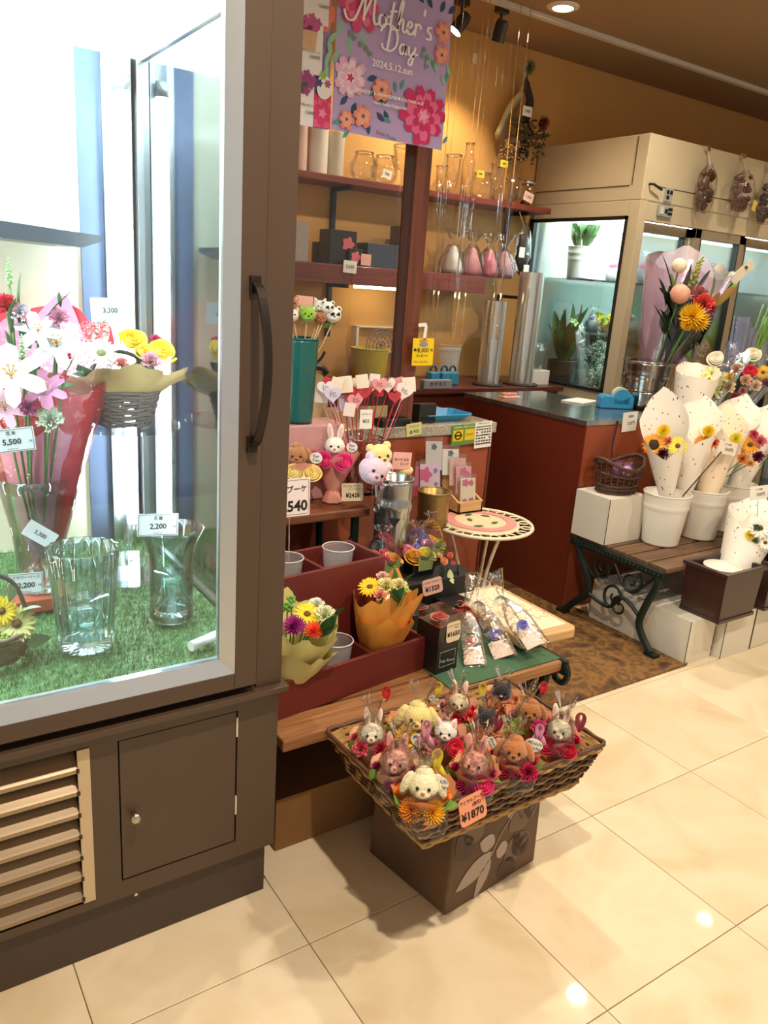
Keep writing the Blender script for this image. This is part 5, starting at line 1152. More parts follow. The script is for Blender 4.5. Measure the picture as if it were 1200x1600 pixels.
# ================================================================== POSTERS
LIL = mat('poster_lilac', 'b9a3d2', .35, var=.05, scale=4, coat=.15)
P0 = at_y(518, 205, 2.5); P1 = at_y(690, 232, 2.5)
pw_ = P1.x-P0.x; zb = (P0.z+P1.z)/2
po = thing('poster', 'lilac floral hanging poster announcing Mother\'s Day', 'poster', tr(P0.x, 2.5, zb))
PHt = .66
MB().box(0, pw_, 0, .0015, 0, PHt).build('sheet', LIL, po)
def U(u, v): p = at_y(u, v, 2.5); return p.x-P0.x, p.z-zb
_lay = [0]
def ptop(): _lay[0] += 1; return -.0004-.00012*_lay[0]
def blob(parent, u, v, r, m, k=5, amp=.15, ph=0, sx=1, nm='printed_flower', T_=U):
    x, z = T_(u, v); y = ptop(); W_ = pw_ if T_ is U else .26; mb = MB(); mb.prism([(min(W_, max(0, x+sx*r*(1+amp*math.cos(k*a+ph))*math.cos(a))), max(0, z+r*(1+amp*math.cos(k*a+ph))*math.sin(a))) for a in [i*2*PI/72 for i in range(72)]], y, y+.0001); return mb.build(nm, m, parent)
def pflower(parent, u, v, r, c1, c2, c3, layers=3, k=7, T_=U):
    x, z = T_(u, v); W_ = pw_ if T_ is U else .26; R = random.Random(int(u*7+v))
    ms = [mat('print_'+c, c, .45, var=.22, scale=16) for c in (c1, c2)]
    for i in range(layers):
        n = k-i; rr = r*(1-.24*i); y = ptop(); mb = MB()
        for q in range(n):
            a = 2*PI*q/n+i*.7+R.uniform(-.12, .12); L_ = rr*R.uniform(.86, 1.06); wd = rr*1.75/n*R.uniform(1.5, 1.9); P_ = []
            for s_ in range(18):
                b = 2*PI*s_/18; px_ = L_*(.52+.48*math.cos(b))*(1-.07*(abs(b-0) < .3)); pz_ = wd*.62*math.sin(b)*(1+.25*math.cos(b)); P_.append((min(W_, max(0, x+px_*math.cos(a)-pz_*math.sin(a))), max(0, z+px_*math.sin(a)+pz_*math.cos(a))))
            yy = y-.00001*q; mb.prism(P_, yy, yy+.000008)
        o = mb.build('printed_petals', ms[i % 2], parent); o['kind'] = 'stuff'; _lay[0] += 1.5
    blob(parent, u, v, r*.16, mat('print_'+c3, c3, .45), 5, .3, T_=T_)
def pleaf(parent, u, v, L_, ang, m, w_=.3, T_=U):
    x, z = T_(u, v); y = ptop(); mb = MB(); P_ = []
    for sg in (1, -1):
        for i in range(9):
            t = i/8 if sg > 0 else 1-i/8; h = sg*L_*w_*.5*math.sin(PI*t); P_.append((x+math.cos(ang)*L_*t-math.sin(ang)*h, z+math.sin(ang)*L_*t+math.cos(ang)*h))
    mb.prism(P_, y, y+.0001); mb.build('printed_leaf', m, parent)
NAVY = mat('print_navy', '27496f', .45, var=.1); TEAP = mat('print_teal', '4f9a94', .45, var=.1); MINT = mat('print_mint', '8fc7a4', .45, var=.1)
for (u, v, a) in ((535, 30, 4.4), (545, 55, 4.9), (530, 75, 4.3), (552, 20, 5.2), (560, 45, 5.4), (527, 50, 4.0)): pleaf(po, u, v, .055, a, MINT)
for (u, v, a) in ((548, 180, 4.6), (556, 160, 4.3), (543, 150, 4.0), (575, 190, 4.8), (588, 175, 5.6), (600, 172, 5.2), (590, 160, .3), (578, 150, 1.0), (573, 125, .4), (662, 5, 2.5), (675, 14, 2.2), (688, 20, 1.2), (700, 22, .8)): pleaf(po, u, v, .042, a, NAVY, .45)
for (u, v, a) in ((618, 145, 1.8), (625, 140, 1.2), (630, 150, .8), (612, 150, 2.4), (545, 205, 3.9), (532, 190, 3.4), (690, 100, 1.4), (680, 110, 2.2), (695, 128, 1.3), (690, 225, .9), (610, 192, 2.8)): pleaf(po, u, v, .036, a, TEAP, .4)
for (u, v, a) in ((680, 95, 4.8), (690, 115, 5.0), (697, 100, 5.2), (672, 85, 4.2)): pleaf(po, u, v, .04, a, MINT, .35)
for (u, v) in ((547, 53), (553, 60), (563, 70), (571, 76), (577, 84), (662, 78), (659, 88), (667, 92), (665, 104)): blob(po, u, v, .008, mat('print_sage', '6d9a86', .5), 3, .1, nm='printed_leaf')
pflower(po, 546, 122, .070, 'e9b4d4', 'f4d8e8', 'c92a68', 4, 9)
pflower(po, 660, 182, .108, 'cf2468', 'ea6a9a', 'f3a0bc', 4, 10)
pflower(po, 560, 8, .085, 'd84a80', 'e87aa0', 'c03066', 3, 8)
for (u, v, r) in ((594, 141, .040), (565, 182, .038), (539, 187, .032), (690, 52, .036), (687, 87, .034)): pflower(po, u, v, r, 'ea8a74', 'f0a48c', '7a3a3a', 2, 6)
# brushed script lettering drawn as strokes
WINK = mat('white_print', 'f7f4f2', .4, var=.02)
def script(parent, strokes, M2, w_):
    for s_ in strokes:
        pts = crv([V((x, 0, y)) for x, y in s_], 7); n = len(pts); y = ptop(); mb = MB(); vs = []
        for i, p in enumerate(pts):
            t = (pts[min(i+1, n-1)]-pts[max(i-1, 0)]).normalized(); nn = V((-t.z, 0, t.x)); k = w_*(.55+.45*abs(t.z))
            for sg in (-1, 1): q = p+nn*k*sg*.5; q = M2 @ q; vs.append((q.x, y, q.z))
        mb.add(vs, [(2*i, 2*i+1, 2*i+3, 2*i+2) for i in range(n-1)]); mb.build('script_letter', WINK, parent)
o0 = U(548, 28); o1 = U(678, 50); sc_ = (o1[0]-o0[0])/5.6
Mw = tr(o0[0], 0, o0[1]-.004) @ Matrix.Diagonal((sc_, 1, sc_, 1))
MO = [[(-.55, .35), (-.35, -.05), (.1, .0), (.5, .8), (.75, 1.55), (.8, 1.5), (.72, .6), (.7, .05)], [(.72, .3), (1.1, 1.1), (1.35, 1.6), (1.4, 1.45), (1.32, .5), (1.42, .05), (1.65, .1)],
      [(2.0, .62), (1.75, .5), (1.72, .15), (1.95, 0), (2.15, .2), (2.12, .5), (1.98, .62), (2.2, .55), (2.38, .6)], [(2.62, 1.35), (2.5, .7), (2.45, .2), (2.58, .0), (2.75, .12)], [(2.35, .85), (2.85, .95)],
      [(2.9, .1), (3.05, .7), (3.25, 1.4), (3.15, 1.5), (3.02, 1.0), (2.95, .0)], [(2.98, .3), (3.15, .62), (3.3, .55), (3.28, .15), (3.4, .02), (3.55, .15)], [(3.58, .28), (3.85, .4), (3.85, .6), (3.68, .6), (3.58, .3), (3.7, .02), (3.95, .08), (4.1, .3)],
      [(4.12, .62), (4.15, .3), (4.1, .0)], [(4.12, .35), (4.3, .62), (4.48, .55), (4.5, .4)], [(4.75, 1.45), (4.68, 1.1)], [(5.3, .62), (5.05, .6), (5.0, .42), (5.22, .25), (5.2, .02), (4.9, .02)]]
script(po, MO, Mw, .15)
o0 = U(596, 77); o1 = U(640, 84); sc_ = (o1[0]-o0[0])/2.2
Mw = tr(o0[0], 0, o0[1]-.004) @ Matrix.Diagonal((sc_, 1, sc_, 1))
DA = [[(.45, 1.35), (.35, .6), (.25, .05)], [(-.3, 1.0), (.0, 1.45), (.6, 1.45), (1.0, 1.0), (.9, .35), (.45, .02), (-.05, .1), (-.15, .35)], [(1.65, .55), (1.4, .6), (1.22, .3), (1.35, .02), (1.58, .2), (1.7, .58), (1.66, .1), (1.85, .1)], [(1.95, .6), (1.95, .2), (2.1, .05), (2.35, .35)], [(2.45, .62), (2.3, -.1), (2.15, -.48), (1.95, -.4), (2.1, -.08), (2.7, .25)]]
script(po, DA, Mw, .16)
def plet(parent, s_, u, v, size, rot=-.02, m=None, T_=U, **k):
    x, z = T_(u, v); return letter(parent, s_, x, z, size, y=ptop()-.0002, m=m or WINK, rot=0, **k)
plet(po, '2024.5.12.sun', 610, 107, .030); plet(po, 'BOUQUET & ARRANGEMENT & FLOWER POT', 607, 153, .0135, bold=.02); plet(po, 'Daichi Kaden Original Gift', 606, 166, .0125, bold=.02); plet(po, 'Daichi Kaden', 600, 213, .016, m=GREY_INK, shear=.3)
# left poster, partly behind the refrigerator post
Q0 = at_y(512, 203, 2.52)
p2_ = thing('poster', 'narrow pink leaflet poster with photographed bouquets beside the lilac one', 'poster', tr(Q0.x-.26, 2.52, Q0.z))
MB().box(0, .26, 0, .0015, 0, .70).build('sheet', LIL, p2_)
def U2(u, v): p = at_y(u, v, 2.52); return p.x-(Q0.x-.26), p.z-Q0.z
pflower(p2_, 500, 178, .075, 'd6306e', 'e7588c', 'f08bab', 3, 8, T_=U2); blob(p2_, 500, 20, .05, mat('print_coral', 'e8806c', .5), T_=U2)
for (u, v, a) in ((508, 100, 4.6), (512, 80, 4.4), (510, 60, 4.9), (505, 110, 4.2)): pleaf(p2_, u, v, .055, a, MINT, T_=U2)
WH = mat('print_white', 'efeaea', .5, var=.03)
for (u0, v0, u1, v1) in ((440, -60, 513, 22), (440, 24, 502, 104), (440, 106, 488, 188)):
    a = U2(u0, v1); b2 = U2(u1, v0+6); y = ptop(); MB().box(a[0], b2[0], y, y+.0001, a[1]-.006, b2[1]-.006).build('photo_panel', WH, p2_)
for (u, v, c_, d_) in ((478, 42, 'c05a92', '7a2a52'), (470, 130, '9c3f86', '3a5a34')):
    for k in range(14):
        a = k*2.4; blob(p2_, u+9*math.sqrt(k/14*3)*math.cos(a), v+9*math.sqrt(k/14*3)*math.sin(a), .013, mat('print_'+(c_ if k % 3 else d_), c_ if k % 3 else d_, .5), 5, .2, T_=U2)
for (u, v) in ((478, 66), ): x, z = U2(u, v); y = ptop(); MB().prism([(x-.03, z+.03), (x+.03, z+.03), (x+.024, z-.025), (x-.024, z-.025)], y, y+.0001).build('printed_pot', mat('print_kraft', 'd8b28c', .6), p2_)
blob(p2_, 502, 138, .036, WH, 3, .02, sx=.8, T_=U2)
for (u, v, c_) in ((500, 120, '9ac03a'), (494, 131, '3a3f7a'), (507, 133, 'b0526a')): blob(p2_, u, v, .011, mat('print_'+c_, c_, .5), 6, .2, T_=U2)
for (s_, u, v, z) in (('季節のアレンジメント', 478, 82, .0085), ('3,500円', 487, 92, .012), ('お花のギフト', 475, 166, .009), ('5,500円', 480, 178, .011), ('5,500円', 502, 14, .012)): plet(p2_, s_, u, v, z, m=GREY_INK, T_=U2)

# ================================================================== CLEAR VINYL CURTAIN
VIN = clear('vinyl_sheet', 'fafaf8', k=.8, base=.02, rough=.08, bump=.25, bscale=9)
def vinyl(label, x0, x1, y, z0, z1, seed, folds):
    mb = MB()
    def fn(u, v):
        w_ = .006*math.sin(u*9+seed)+.003*math.sin(u*31+v*2+seed)
        for (c_, s_, a_, sl) in folds: w_ += .55*a_*(1-.35*v)*math.exp(-((u-c_-sl*(v-.5))/s_)**2)
        return V((x0+(x1-x0)*u, y-w_, z0+(z1-z0)*v+.008*math.sin(u*20+seed)*(1-v)))
    mb.surf(fn, 160, 10); return tag(mb.build('vinyl_curtain', VIN, smooth=True), label, 'curtain')
vinyl('clear vinyl curtain sheet with folds hanging right of the wooden post', 1.93, 2.345, 2.62, 1.30, 2.93, .4, [(.06, .014, .040, .0), (.13, .012, .035, .02), (.36, .016, .045, .06), (.43, .012, .04, .10), (.50, .014, .03, .05), (.80, .016, .04, -.04), (.93, .012, .035, 0)])
vinyl('clear vinyl curtain sheet hanging left of the wooden post', .95, 1.835, 2.62, 1.02, 2.93, 2.1, [(.70, .02, .02, .03), (.93, .012, .03, -.03)])
# ================================================================== RIGHT SIDE: BUCKETS AND PAPER CONES
def print_paper(name, base, ink, scale=46):
    if name in MATS: return MATS[name]
    m = mat(name, base, .6, var=.04, scale=10); nt = m.node_tree; N = nt.nodes; L = nt.links; b_ = N['Principled BSDF']
    tc = N.new('ShaderNodeTexCoord'); mp = N.new('ShaderNodeMapping'); mp.inputs['Scale'].default_value = (1, 1, .55); mp.inputs['Rotation'].default_value = (.5, .6, .3); L.new(tc.outputs['Object'], mp.inputs[0])
    vo = N.new('ShaderNodeTexVoronoi'); vo.inputs['Scale'].default_value = scale; L.new(mp.outputs[0], vo.inputs['Vector'])
    no = N.new('ShaderNodeTexNoise'); no.inputs['Scale'].default_value = 90; L.new(tc.outputs['Object'], no.inputs['Vector'])
    ad = N.new('ShaderNodeMath'); ad.operation = 'MULTIPLY_ADD'; ad.inputs[1].default_value = .22; L.new(no.outputs['Fac'], ad.inputs[0]); L.new(vo.outputs['Distance'], ad.inputs[2])
    cr = N.new('ShaderNodeValToRGB'); cr.color_ramp.elements[0].position = .225; cr.color_ramp.elements[0].color = (1, 1, 1, 1); cr.color_ramp.elements[1].position = .26; cr.color_ramp.elements[1].color = (0, 0, 0, 1); L.new(ad.outputs[0], cr.inputs[0])
    mx = N.new('ShaderNodeMix'); mx.data_type = 'RGBA'; mx.inputs[7].default_value = lin(ink)+(1,)
    src = b_.inputs['Base Color'].links[0].from_socket; L.new(cr.outputs[0], mx.inputs[0]); L.new(src, mx.inputs[6]); L.new(mx.outputs[2], b_.inputs['Base Color'])
    return m
PPAP = print_paper('printed_white_paper', 'f3ebde', '3f3d3a')
WPL = mat('white_bucket_plastic', 'ebe5d8', .4, var=.05, scale=6)
zb_ = .4105
c1 = at_z(1035, 856, zb_)+V((.055, .06, 0)); c2 = c1+V((.275, -.01, 0)); c3 = c2+V((.27, .02, 0))
for c_, lb_ in ((c1, 'white plastic bucket of paper cones on the bench, beside the white block'), (c2, 'white plastic bucket of paper cones on the bench, second from the white block'), (c3, 'white plastic bucket of paper cones on the bench at the right edge')):
    pail('white_bucket', lb_, 'bucket', c_, .083, .108, .245, WPL, (.76,), n=40)
def paper_cone(label, b, tip, r1, fls, front=.5, pap=None, seed=0, r0=.016, push=.012):
    b = V(b); tip = V(tip); t = thing('paper_cone_bouquet', label, 'bouquet', tr(b), 'printed paper cone bouquets')
    F = CP-b; F.z = 0; F.normalize(); S = V((-F.y, F.x, 0)); cone(t, b, tip, r0, r1, front=front, m=pap or PPAP, ruffle=.03, seed=seed, n=48, pw=1.15, point=True)
    for (u, v, y, k, c_, s_) in fls:
        d_ = ray(u, v+3); a_ = b.lerp(tip, front*.95); p = CP+d_*(((a_-CP).dot(F)+push+.02*(v > 690 and v < 760))/d_.dot(F)); flower(t, k, c_, p, F+V((0, 0, .45)), s_*1.22, center='2a1a10' if k == 'sunflower' else '6b4a1c'); stem(t, b.lerp(tip, front*.55), p-F*.01, .0025)
    for k in range(5):
        a = rnd.uniform(-1, 1); q = b+(tip-b)*(front*.86)+S*(a*r1*.4); leaf(t, q, (tip-b).normalized()+S*a*.6+F*.3, .05, .02, LEAFD)
    return t
B1 = c1+V((0, 0, .05)); Y1 = c1.y-.045
paper_cone('printed paper cone with a sunflower and yellow gerbera, nearest the wire basket', at_y(1042, 800, Y1+.03), at_y(1037, 616, Y1+.05), .135, [(1022, 692, Y1-.02, 'sunflower', 'f0a11c', .046), (1037, 671, Y1+.01, 'mum', 'f0cf24', .030), (1045, 688, Y1, 'carnation', 'ee8c60', .024), (1059, 694, Y1-.01, 'gerbera', 'f2dc4a', .038), (1034, 707, Y1-.02, 'carnation', '5d1424', .03)], front=.50)
Y2 = c1.y+.02
paper_cone('printed paper cone with yellow and orange mums, second from the wire basket', at_y(1062, 800, Y2), at_y(1104, 612, Y2+.05), .135, [(1107, 672, Y2, 'mum', 'f0cf24', .030), (1098, 690, Y2-.02, 'gerbera', 'f09a1c', .036), (1115, 690, Y2-.01, 'carnation', 'ee7a3c', .026), (1105, 680, Y2, 'berries', '4a5a30', .02)], front=.56, seed=2)
Y3 = c2.y-.01
paper_cone('peach-toned paper cone with a single yellow bloom, lying over the second bucket', c2+V((-.045, -.03, .06)), at_y(1142, 620, Y3+.06), .14, [(1150, 683, Y3, 'mum', 'e8da3c', .030), (1160, 715, Y3-.02, 'carnation', 'f0a050', .03), (1172, 722, Y3-.02, 'carnation', 'f2c07c', .022)], front=.54, seed=4, pap=print_paper('printed_peach_paper', 'f1dcc0', '45413a'))
paper_cone('printed paper cone with orange gerbera and pink carnation at the right', c2+V((.035, .03, .06)), at_y(1172, 600, Y3+.12), .14, [(1172, 692, Y3+.03, 'gerbera', 'f0a420', .042), (1187, 688, Y3+.02, 'carnation', 'ec8c94', .034), (1166, 664, Y3+.05, 'daisy', 'f2eee0', .022), (1184, 712, Y3+.02, 'carnation', '7a1838', .03), (1178, 676, Y3+.05, 'carnation', 'e8567c', .022)], front=.56, seed=7)
paper_cone('printed paper cone reaching past the right edge of the picture', c3+V((-.03, 0, .06)), at_y(1212, 612, Y3+.12), .135, [(1222, 690, Y3, 'gerbera', 'f0b02c', .04), (1210, 700, Y3, 'carnation', 'e89aa0', .03)], front=.5, seed=9)
card('small clear-sleeved card reading 550 yen on a long dark pick among the cones', cardM(1137, 700, c1.y-.10, -14, 8, 10), .105, .06, [('ミニ花束', 0, .015, .010), ('550円', .01, -.008, .02)], mat('cream_white_card', 'eee3cf', .5, var=.04), stick=.0, r=.002)
t = tag(MB().tube([at_y(1127, 706, c1.y-.095), at_y(1066, 776, c1.y-.06)], .0035, 6).build('price_pick', mat('dark_pick', '2b241e', .5)), 'long dark pick slanting down from the 550 yen card into the bucket', 'pick')
card('white card reading 550 yen at the right edge above the low bouquet', cardM(1186, 770, 1.86, -12, 6, -4), .105, .062, [('ミニ花束', 0, .015, .010), ('550円', .01, -.008, .02)], WCARD, r=.002, stick=.08, stickm=STEMM)
# white pail in the planter and low cone
pl_ = at_z(1096, 880, .42)
pail('white_pail', 'low white pail sunk in the front dark planter', 'pail', (3.065, 1.825, .2225), .062, .078, .20, WPL, (), n=36)
tb_ = at_y(1128, 885, 1.80); b = V((3.14, 1.84, .232))
paper_cone('low printed paper cone with white daisies standing in the front planter', (3.12, 1.82, .24), at_y(1200, 755, 1.92), .15, [(1188, 822, 1.82, 'daisy', 'f2efe4', .040), (1172, 834, 1.80, 'mum', 'ecd43c', .024), (1180, 842, 1.80, 'berries', '3f5a2c', .022), (1196, 845, 1.80, 'daisy', 'f2efe4', .028), (1183, 822, 1.84, 'berries', '2f4a24', .025)], front=.50, seed=12, r0=.05, push=.07)

# brown wire basket of petals packs
WIR = mat('brown_rattan', '4a3022', .6, var=.3, scale=50, bump=.3)
wp = V((2.95, 2.365, .6335))
WS = 1.18
wb = thing('wire_basket', 'brown rattan tub basket of purple petal packs on the white block', 'basket', tr(wp) @ Matrix.Diagonal((1.15, 1.05, 1.35, 1)))
for k in range(9):
    z = .004+.0125*k; r = .082+.020*k/8; lift = 0
    mb = MB(); mb.tube([((r+.003*math.sin(i*PI/2+k*PI))*1.12*math.cos(2*PI*i/44), (r+.003*math.sin(i*PI/2+k*PI))*.9*math.sin(2*PI*i/44), z+.018*(k/8)**2*math.cos(2*2*PI*i/44)) for i in range(44)], .0038 if k < 8 else .0075, 6, True)
    if k in (0, 1, 2, 5, 8): mb.build('weave_ring', WIR, wb, True)
for i in range(22):
    a = 2*PI*i/22; MB().tube([(.082*1.12*math.cos(a), .082*.9*math.sin(a), .002), (.102*1.12*math.cos(a), .102*.9*math.sin(a), .104+.018*math.cos(2*a))], .003, 5).build('upright', WIR, wb)
mb = MB(); mb.lathe([(0, .003), (.08, .003)], 24); mb.build('basket_floor', WIR, wb)
for (x, y, c_) in ((-.03, -.02, '9a5a9c'), (.02, .02, 'b468ac'), (.045, -.02, '8f4f92'), (0, -.045, 'c88abc')):
    t = thing('petal_pack', {'9a5a9c': 'clear pack of purple petals at the left of the rattan tub', 'b468ac': 'clear pack of orchid-purple petals at the back of the rattan tub', '8f4f92': 'clear pack of deep purple petals at the right of the rattan tub', 'c88abc': 'clear pack of pale purple petals at the front of the rattan tub'}[c_], 'petal pack', tr(wp+V((x, y, .085))), 'petal packs in the rattan tub')
    mb = MB(); mb.ball((0, 0, .022), (.034, .028, .026), 12, 8, .25, 5); mb.build('petals', col_m(c_), t, True)
    mb = MB(); mb.ball((0, 0, .024), (.038, .032, .034), 14, 9, .3, 4); mb.build('clear_film', CELLO, t, True)
mb = MB(); mb.tube(crv([at_y(966, 658, 2.475), at_y(958, 690, 2.47), at_y(955, 715, 2.45)], 5), .004, 6); tag(mb.build('hanging_cable', BLK), 'short black cord hanging down the counter front behind the rattan basket', 'cord')

# tape dispenser and counter items
def tape(label, M, s_=1.0, col=BLU):
    t = thing('tape_dispenser', label, 'tape dispenser', M)
    mb = MB(); mb.prism([(-.085, 0), (.085, 0), (.085, .055), (.06, .075), (.045, .055), (.02, .045), (-.005, .050), (-.03, .062), (-.07, .065), (-.085, .05)], -.03, .03); mb.build('shell', col, t, bevel=.006)
    for y in (-.03, .022): MB().prism([(.04*math.cos(a)+.02, .055+.04*math.sin(a)) for a in [i*2*PI/20 for i in range(20)]][0:11]+[(-.02, .02), (.06, .02)], y, y+.008).build('cheek', col, t, bevel=.002)
    mb = MB(); mb.M = tr(.02, 0, .062) @ rotm(PI/2, 0, 0); mb.lathe([(.026, -.012), (.04, -.012), (.04, .012), (.026, .012), (.026, -.012)], 28); mb.build('tape_roll', mat('tape_roll_cream', 'd8caa4', .4), t, True, auto=True)
    return t
tape('blue tape dispenser with cream tape roll on the steel counter top', tr(at_z(967, 640, .9525)+V((.02, .05, 0))) @ rotm(0, 0, math.radians(-25)) @ Matrix.Scale(1.1, 4))
card('white price card reading 220 on the counter front below the tape dispenser', cardM(984, 659, 2.475, 0, 0, -3), .105, .095, [('花資材', .005, .025, .013), ('220円', .01, -.008, .022)], WCARD, r=.001)
SAL = mat('salmon_plastic', 'd8795c', .4)
t = thing('scissors', 'salmon-handled scissors lying on a white slip on the steel counter', 'scissors', tr(at_z(795, 619, .9528)))
for x in (-.022, .024): mb = MB(); mb.tube([(x+.024*math.cos(a), .016*math.sin(a), .012) for a in [i*2*PI/18 for i in range(18)]], .007, 7, True); mb.build('handle_loop', SAL, t, True)
mb = MB(); mb.prism([(.0, .01), (.02, .0), (.1, .03), (.0, .02)], .006, .008, 'xy'); mb.build('blade', STEEL, t)
MB().box(-.06, .06, -.04, .02, 0, .001).build('white_slip', WCARD, t)
t = MB().box(-.10, .10, -.07, .06, 0, .006).build('paper_stack', WCARD, loc=at_z(905, 627, .953)); t.rotation_euler = (0, 0, .3); tag(t, 'thin stack of white paper on the steel counter', 'paper')
# steel buckets, nested
sx = at_y(1017, 565, 2.75)
SPI = ramp_mat('mirror_steel', [(.3, '9a9a98'), (.5, 'c4c2bd'), (.7, 'dedcd6')], scale=(3, 3, 1), nscale=2, rough=.14, metal=1)
t = MB().box(-.15, .15, -.15, .15, 0, .55).build('dark_stand', mat('matt_black_board', '17120f', .7), loc=(sx.x+.02, 2.77, .0)); tag(t, 'dark stand hidden beside the counter under the steel buckets', 'stand')
for k, (z, lb_) in enumerate(((.5505, 'lowest'), (.70, 'middle'), (.85, 'topmost'))):
    pail('steel_bucket', f'shiny steel flower bucket, {lb_} of the nested stack beside the counter', 'bucket', (sx.x+.02, 2.77, z), .100+.002*k, .128+.005*k, sx.z-.85-.0, SPI, (.45, .80), n=40)
# tall bouquet in mauve film
FILM = clear('mauve_film', 'e6d2de', k=.8, base=.05, rough=.2, bump=.5, bscale=12)
tb2 = thing('tall_bouquet', 'tall bouquet in mauve film standing in the steel bucket', 'bouquet', tr(sx.x+.02, 2.77, .90))
b = V((sx.x+.02, 2.77, .95)); tp = at_y(1090, 375, 2.83)
cone(tb2, b, tp, .05, .27, front=.74, m=FILM, ruffle=.06, seed=3, n=44, name='film_wrap')
cone(tb2, b+V((0, 0, .02)), at_y(1085, 360, 2.86), .045, .25, front=.22, m=mat('frosted_mauve_film', 'd9c6d6', .4, var=.05, alpha=.55), ruffle=.06, seed=8, n=44, name='inner_film')
Fb = (CP-b); Fb.z = 0; Fb.normalize()
for (u, v, y, k, c_, s_) in ((1062, 463, 2.66, 'pompom', 'eaa68c', .047), (1061, 418, 2.72, 'pompom', 'efe2c8', .036), (1082, 494, 2.62, 'mum', 'f2c31c', .070), (1092, 503, 2.60, 'mum', 'f0b818', .058), (1098, 477, 2.62, 'carnation', 'ea5a50', .062), (1092, 462, 2.68, 'carnation', 'ee9a8a', .05), (1074, 508, 2.62, 'mum', 'f0b818', .036), (1110, 486, 2.66, 'carnation', 'c8507a', .035)):
    p = at_y(u, v, y); flower(tb2, k, c_, p, Fb+V((0, 0, .5)), s_*1.12); stem(tb2, b+V((0, 0, .03)), p, .004)
for (u0, v0, u1, v1) in ((1076, 450, 1100, 400), (1082, 460, 1092, 405)): d_ = at_y(u1, v1, 2.72)-at_y(u0, v0, 2.72); flower(tb2, 'snap', 'a8b84a', at_y(u0, v0, 2.72), d_, d_.length/2.2)
for (u0, v0, u1, v1, m_, w_) in ((1052, 470, 1044, 405, LEAFD, .04), (1040, 480, 1035, 440, LEAFD, .05), (1056, 465, 1082, 420, LEAFD, .06), (1056, 455, 1047, 430, LEAFL, .035), (1085, 460, 1108, 425, LEAFD, .03), (1107, 470, 1118, 435, LEAFL, .04), (1105, 480, 1140, 455, mat('leaf_bronze', '9a7a32', .5, var=.25), .06), (1080, 500, 1095, 455, mat('leaf_bronze', '9a7a32', .5, var=.25), .06), (1110, 490, 1150, 440, LEAFL, .035), (1060, 500, 1040, 455, LEAFD, .07), (1055, 520, 1045, 470, LEAFD, .07), (1065, 530, 1060, 480, LEAFD, .08), (1075, 530, 1080, 490, LEAFD, .07), (1050, 540, 1040, 490, LEAFD, .06), (1090, 525, 1105, 495, LEAFD, .05), (1045, 530, 1030, 480, LEAFD, .05)):
    a = at_y(u0, v0, 2.70); d_ = at_y(u1, v1, 2.70)-a; leaf(tb2, a, d_, d_.length*1.15, w_, m_, .1)
for k in range(46):
    u0, v0 = rnd.uniform(1035, 1085), rnd.uniform(490, 560); a = at_y(u0, v0, rnd.uniform(2.70, 2.80)); leaf(tb2, a, (rnd.uniform(-.5, .5), rnd.uniform(-.5, .2), 1), rnd.uniform(.10, .2), rnd.uniform(.04, .08), LEAFD, .15)
for k in range(14):
    a = b+V((rnd.uniform(-.02, .02), rnd.uniform(-.02, .02), .02)); stem(tb2, a, at_y(rnd.uniform(1040, 1105), rnd.uniform(480, 520), 2.71), .004, LEAFD)
t = thing('ribbon_tag', 'cream folded price tag on a pick above the tall bouquet', 'tag', tr(at_y(1160, 425, 2.7)) @ rotm(0, 0, -.4) @ rotm(0, -.8, 0))
MB().prism(rrect(.15, .055, .008), 0, .0015).build('tag_card', mat('cream_ribbon', 'efe2cc', .5), t); MB().tube([(-.075, .002, 0), (-.34, .03, -.06)], .003, 6).build('pick', PICKW, t); mb = MB(); ring(mb, .006, 0, .003, 12); mb.build('eyelet', INK, t, M=tr(.03, -.002, .005) @ rotm(PI/2, 0, 0))

# clear-sleeved bouquets lying to the right
def sleeve(label, b, tp, r1, fls, leaves=8, seed=0, film=None, r0=.03, front=.7):
    b = V(b); tp = V(tp); t = thing('sleeved_bouquet', label, 'bouquet', tr(b)); F = CP-b; F.z = 0; F.normalize()
    cone(t, b, tp, r0, r1, front=front, m=film or CELLO, ruffle=.12, seed=seed, n=40, name='clear_sleeve')
    for (u, v, y, k, c_, s_) in fls:
        p = at_y(u, v, y); flower(t, k, c_, p, F+V((0, 0, .6)), s_); stem(t, b, p, .0035)
    for k in range(leaves):
        q = b.lerp(tp, rnd.uniform(.35, .6))+V((rnd.uniform(-.05, .05), rnd.uniform(-.05, .05), 0)); leaf(t, q, (tp-b).normalized()+V((rnd.uniform(-.4, .4), rnd.uniform(-.4, .1), 0)), .10, .035, LEAFD, .1)
    return t
YS = 2.45
sleeve('clear-sleeved bouquet of yellow-green orchids with a white rose behind the cones', at_y(1075, 690, YS), at_y(1140, 520, YS+.08), .17, [(1118, 562, YS, 'rose', 'f2ead8', .045), (1112, 585, YS-.02, 'lily', 'd8dc8a', .045), (1124, 592, YS-.02, 'lily', 'dfe08c', .045), (1108, 605, YS-.03, 'lily', 'c8d67a', .045), (1100, 595, YS, 'lily', 'd8dc8a', .035), (1118, 612, YS-.03, 'lily', 'd0d880', .035)], seed=1)
cone(bpy.data.objects['sleeved_bouquet'], at_y(1062, 700, YS-.05), at_y(1096, 560, YS-.01), .05, .12, front=.75, m=PPAP, ruffle=.05, seed=3, name='paper_wrap')
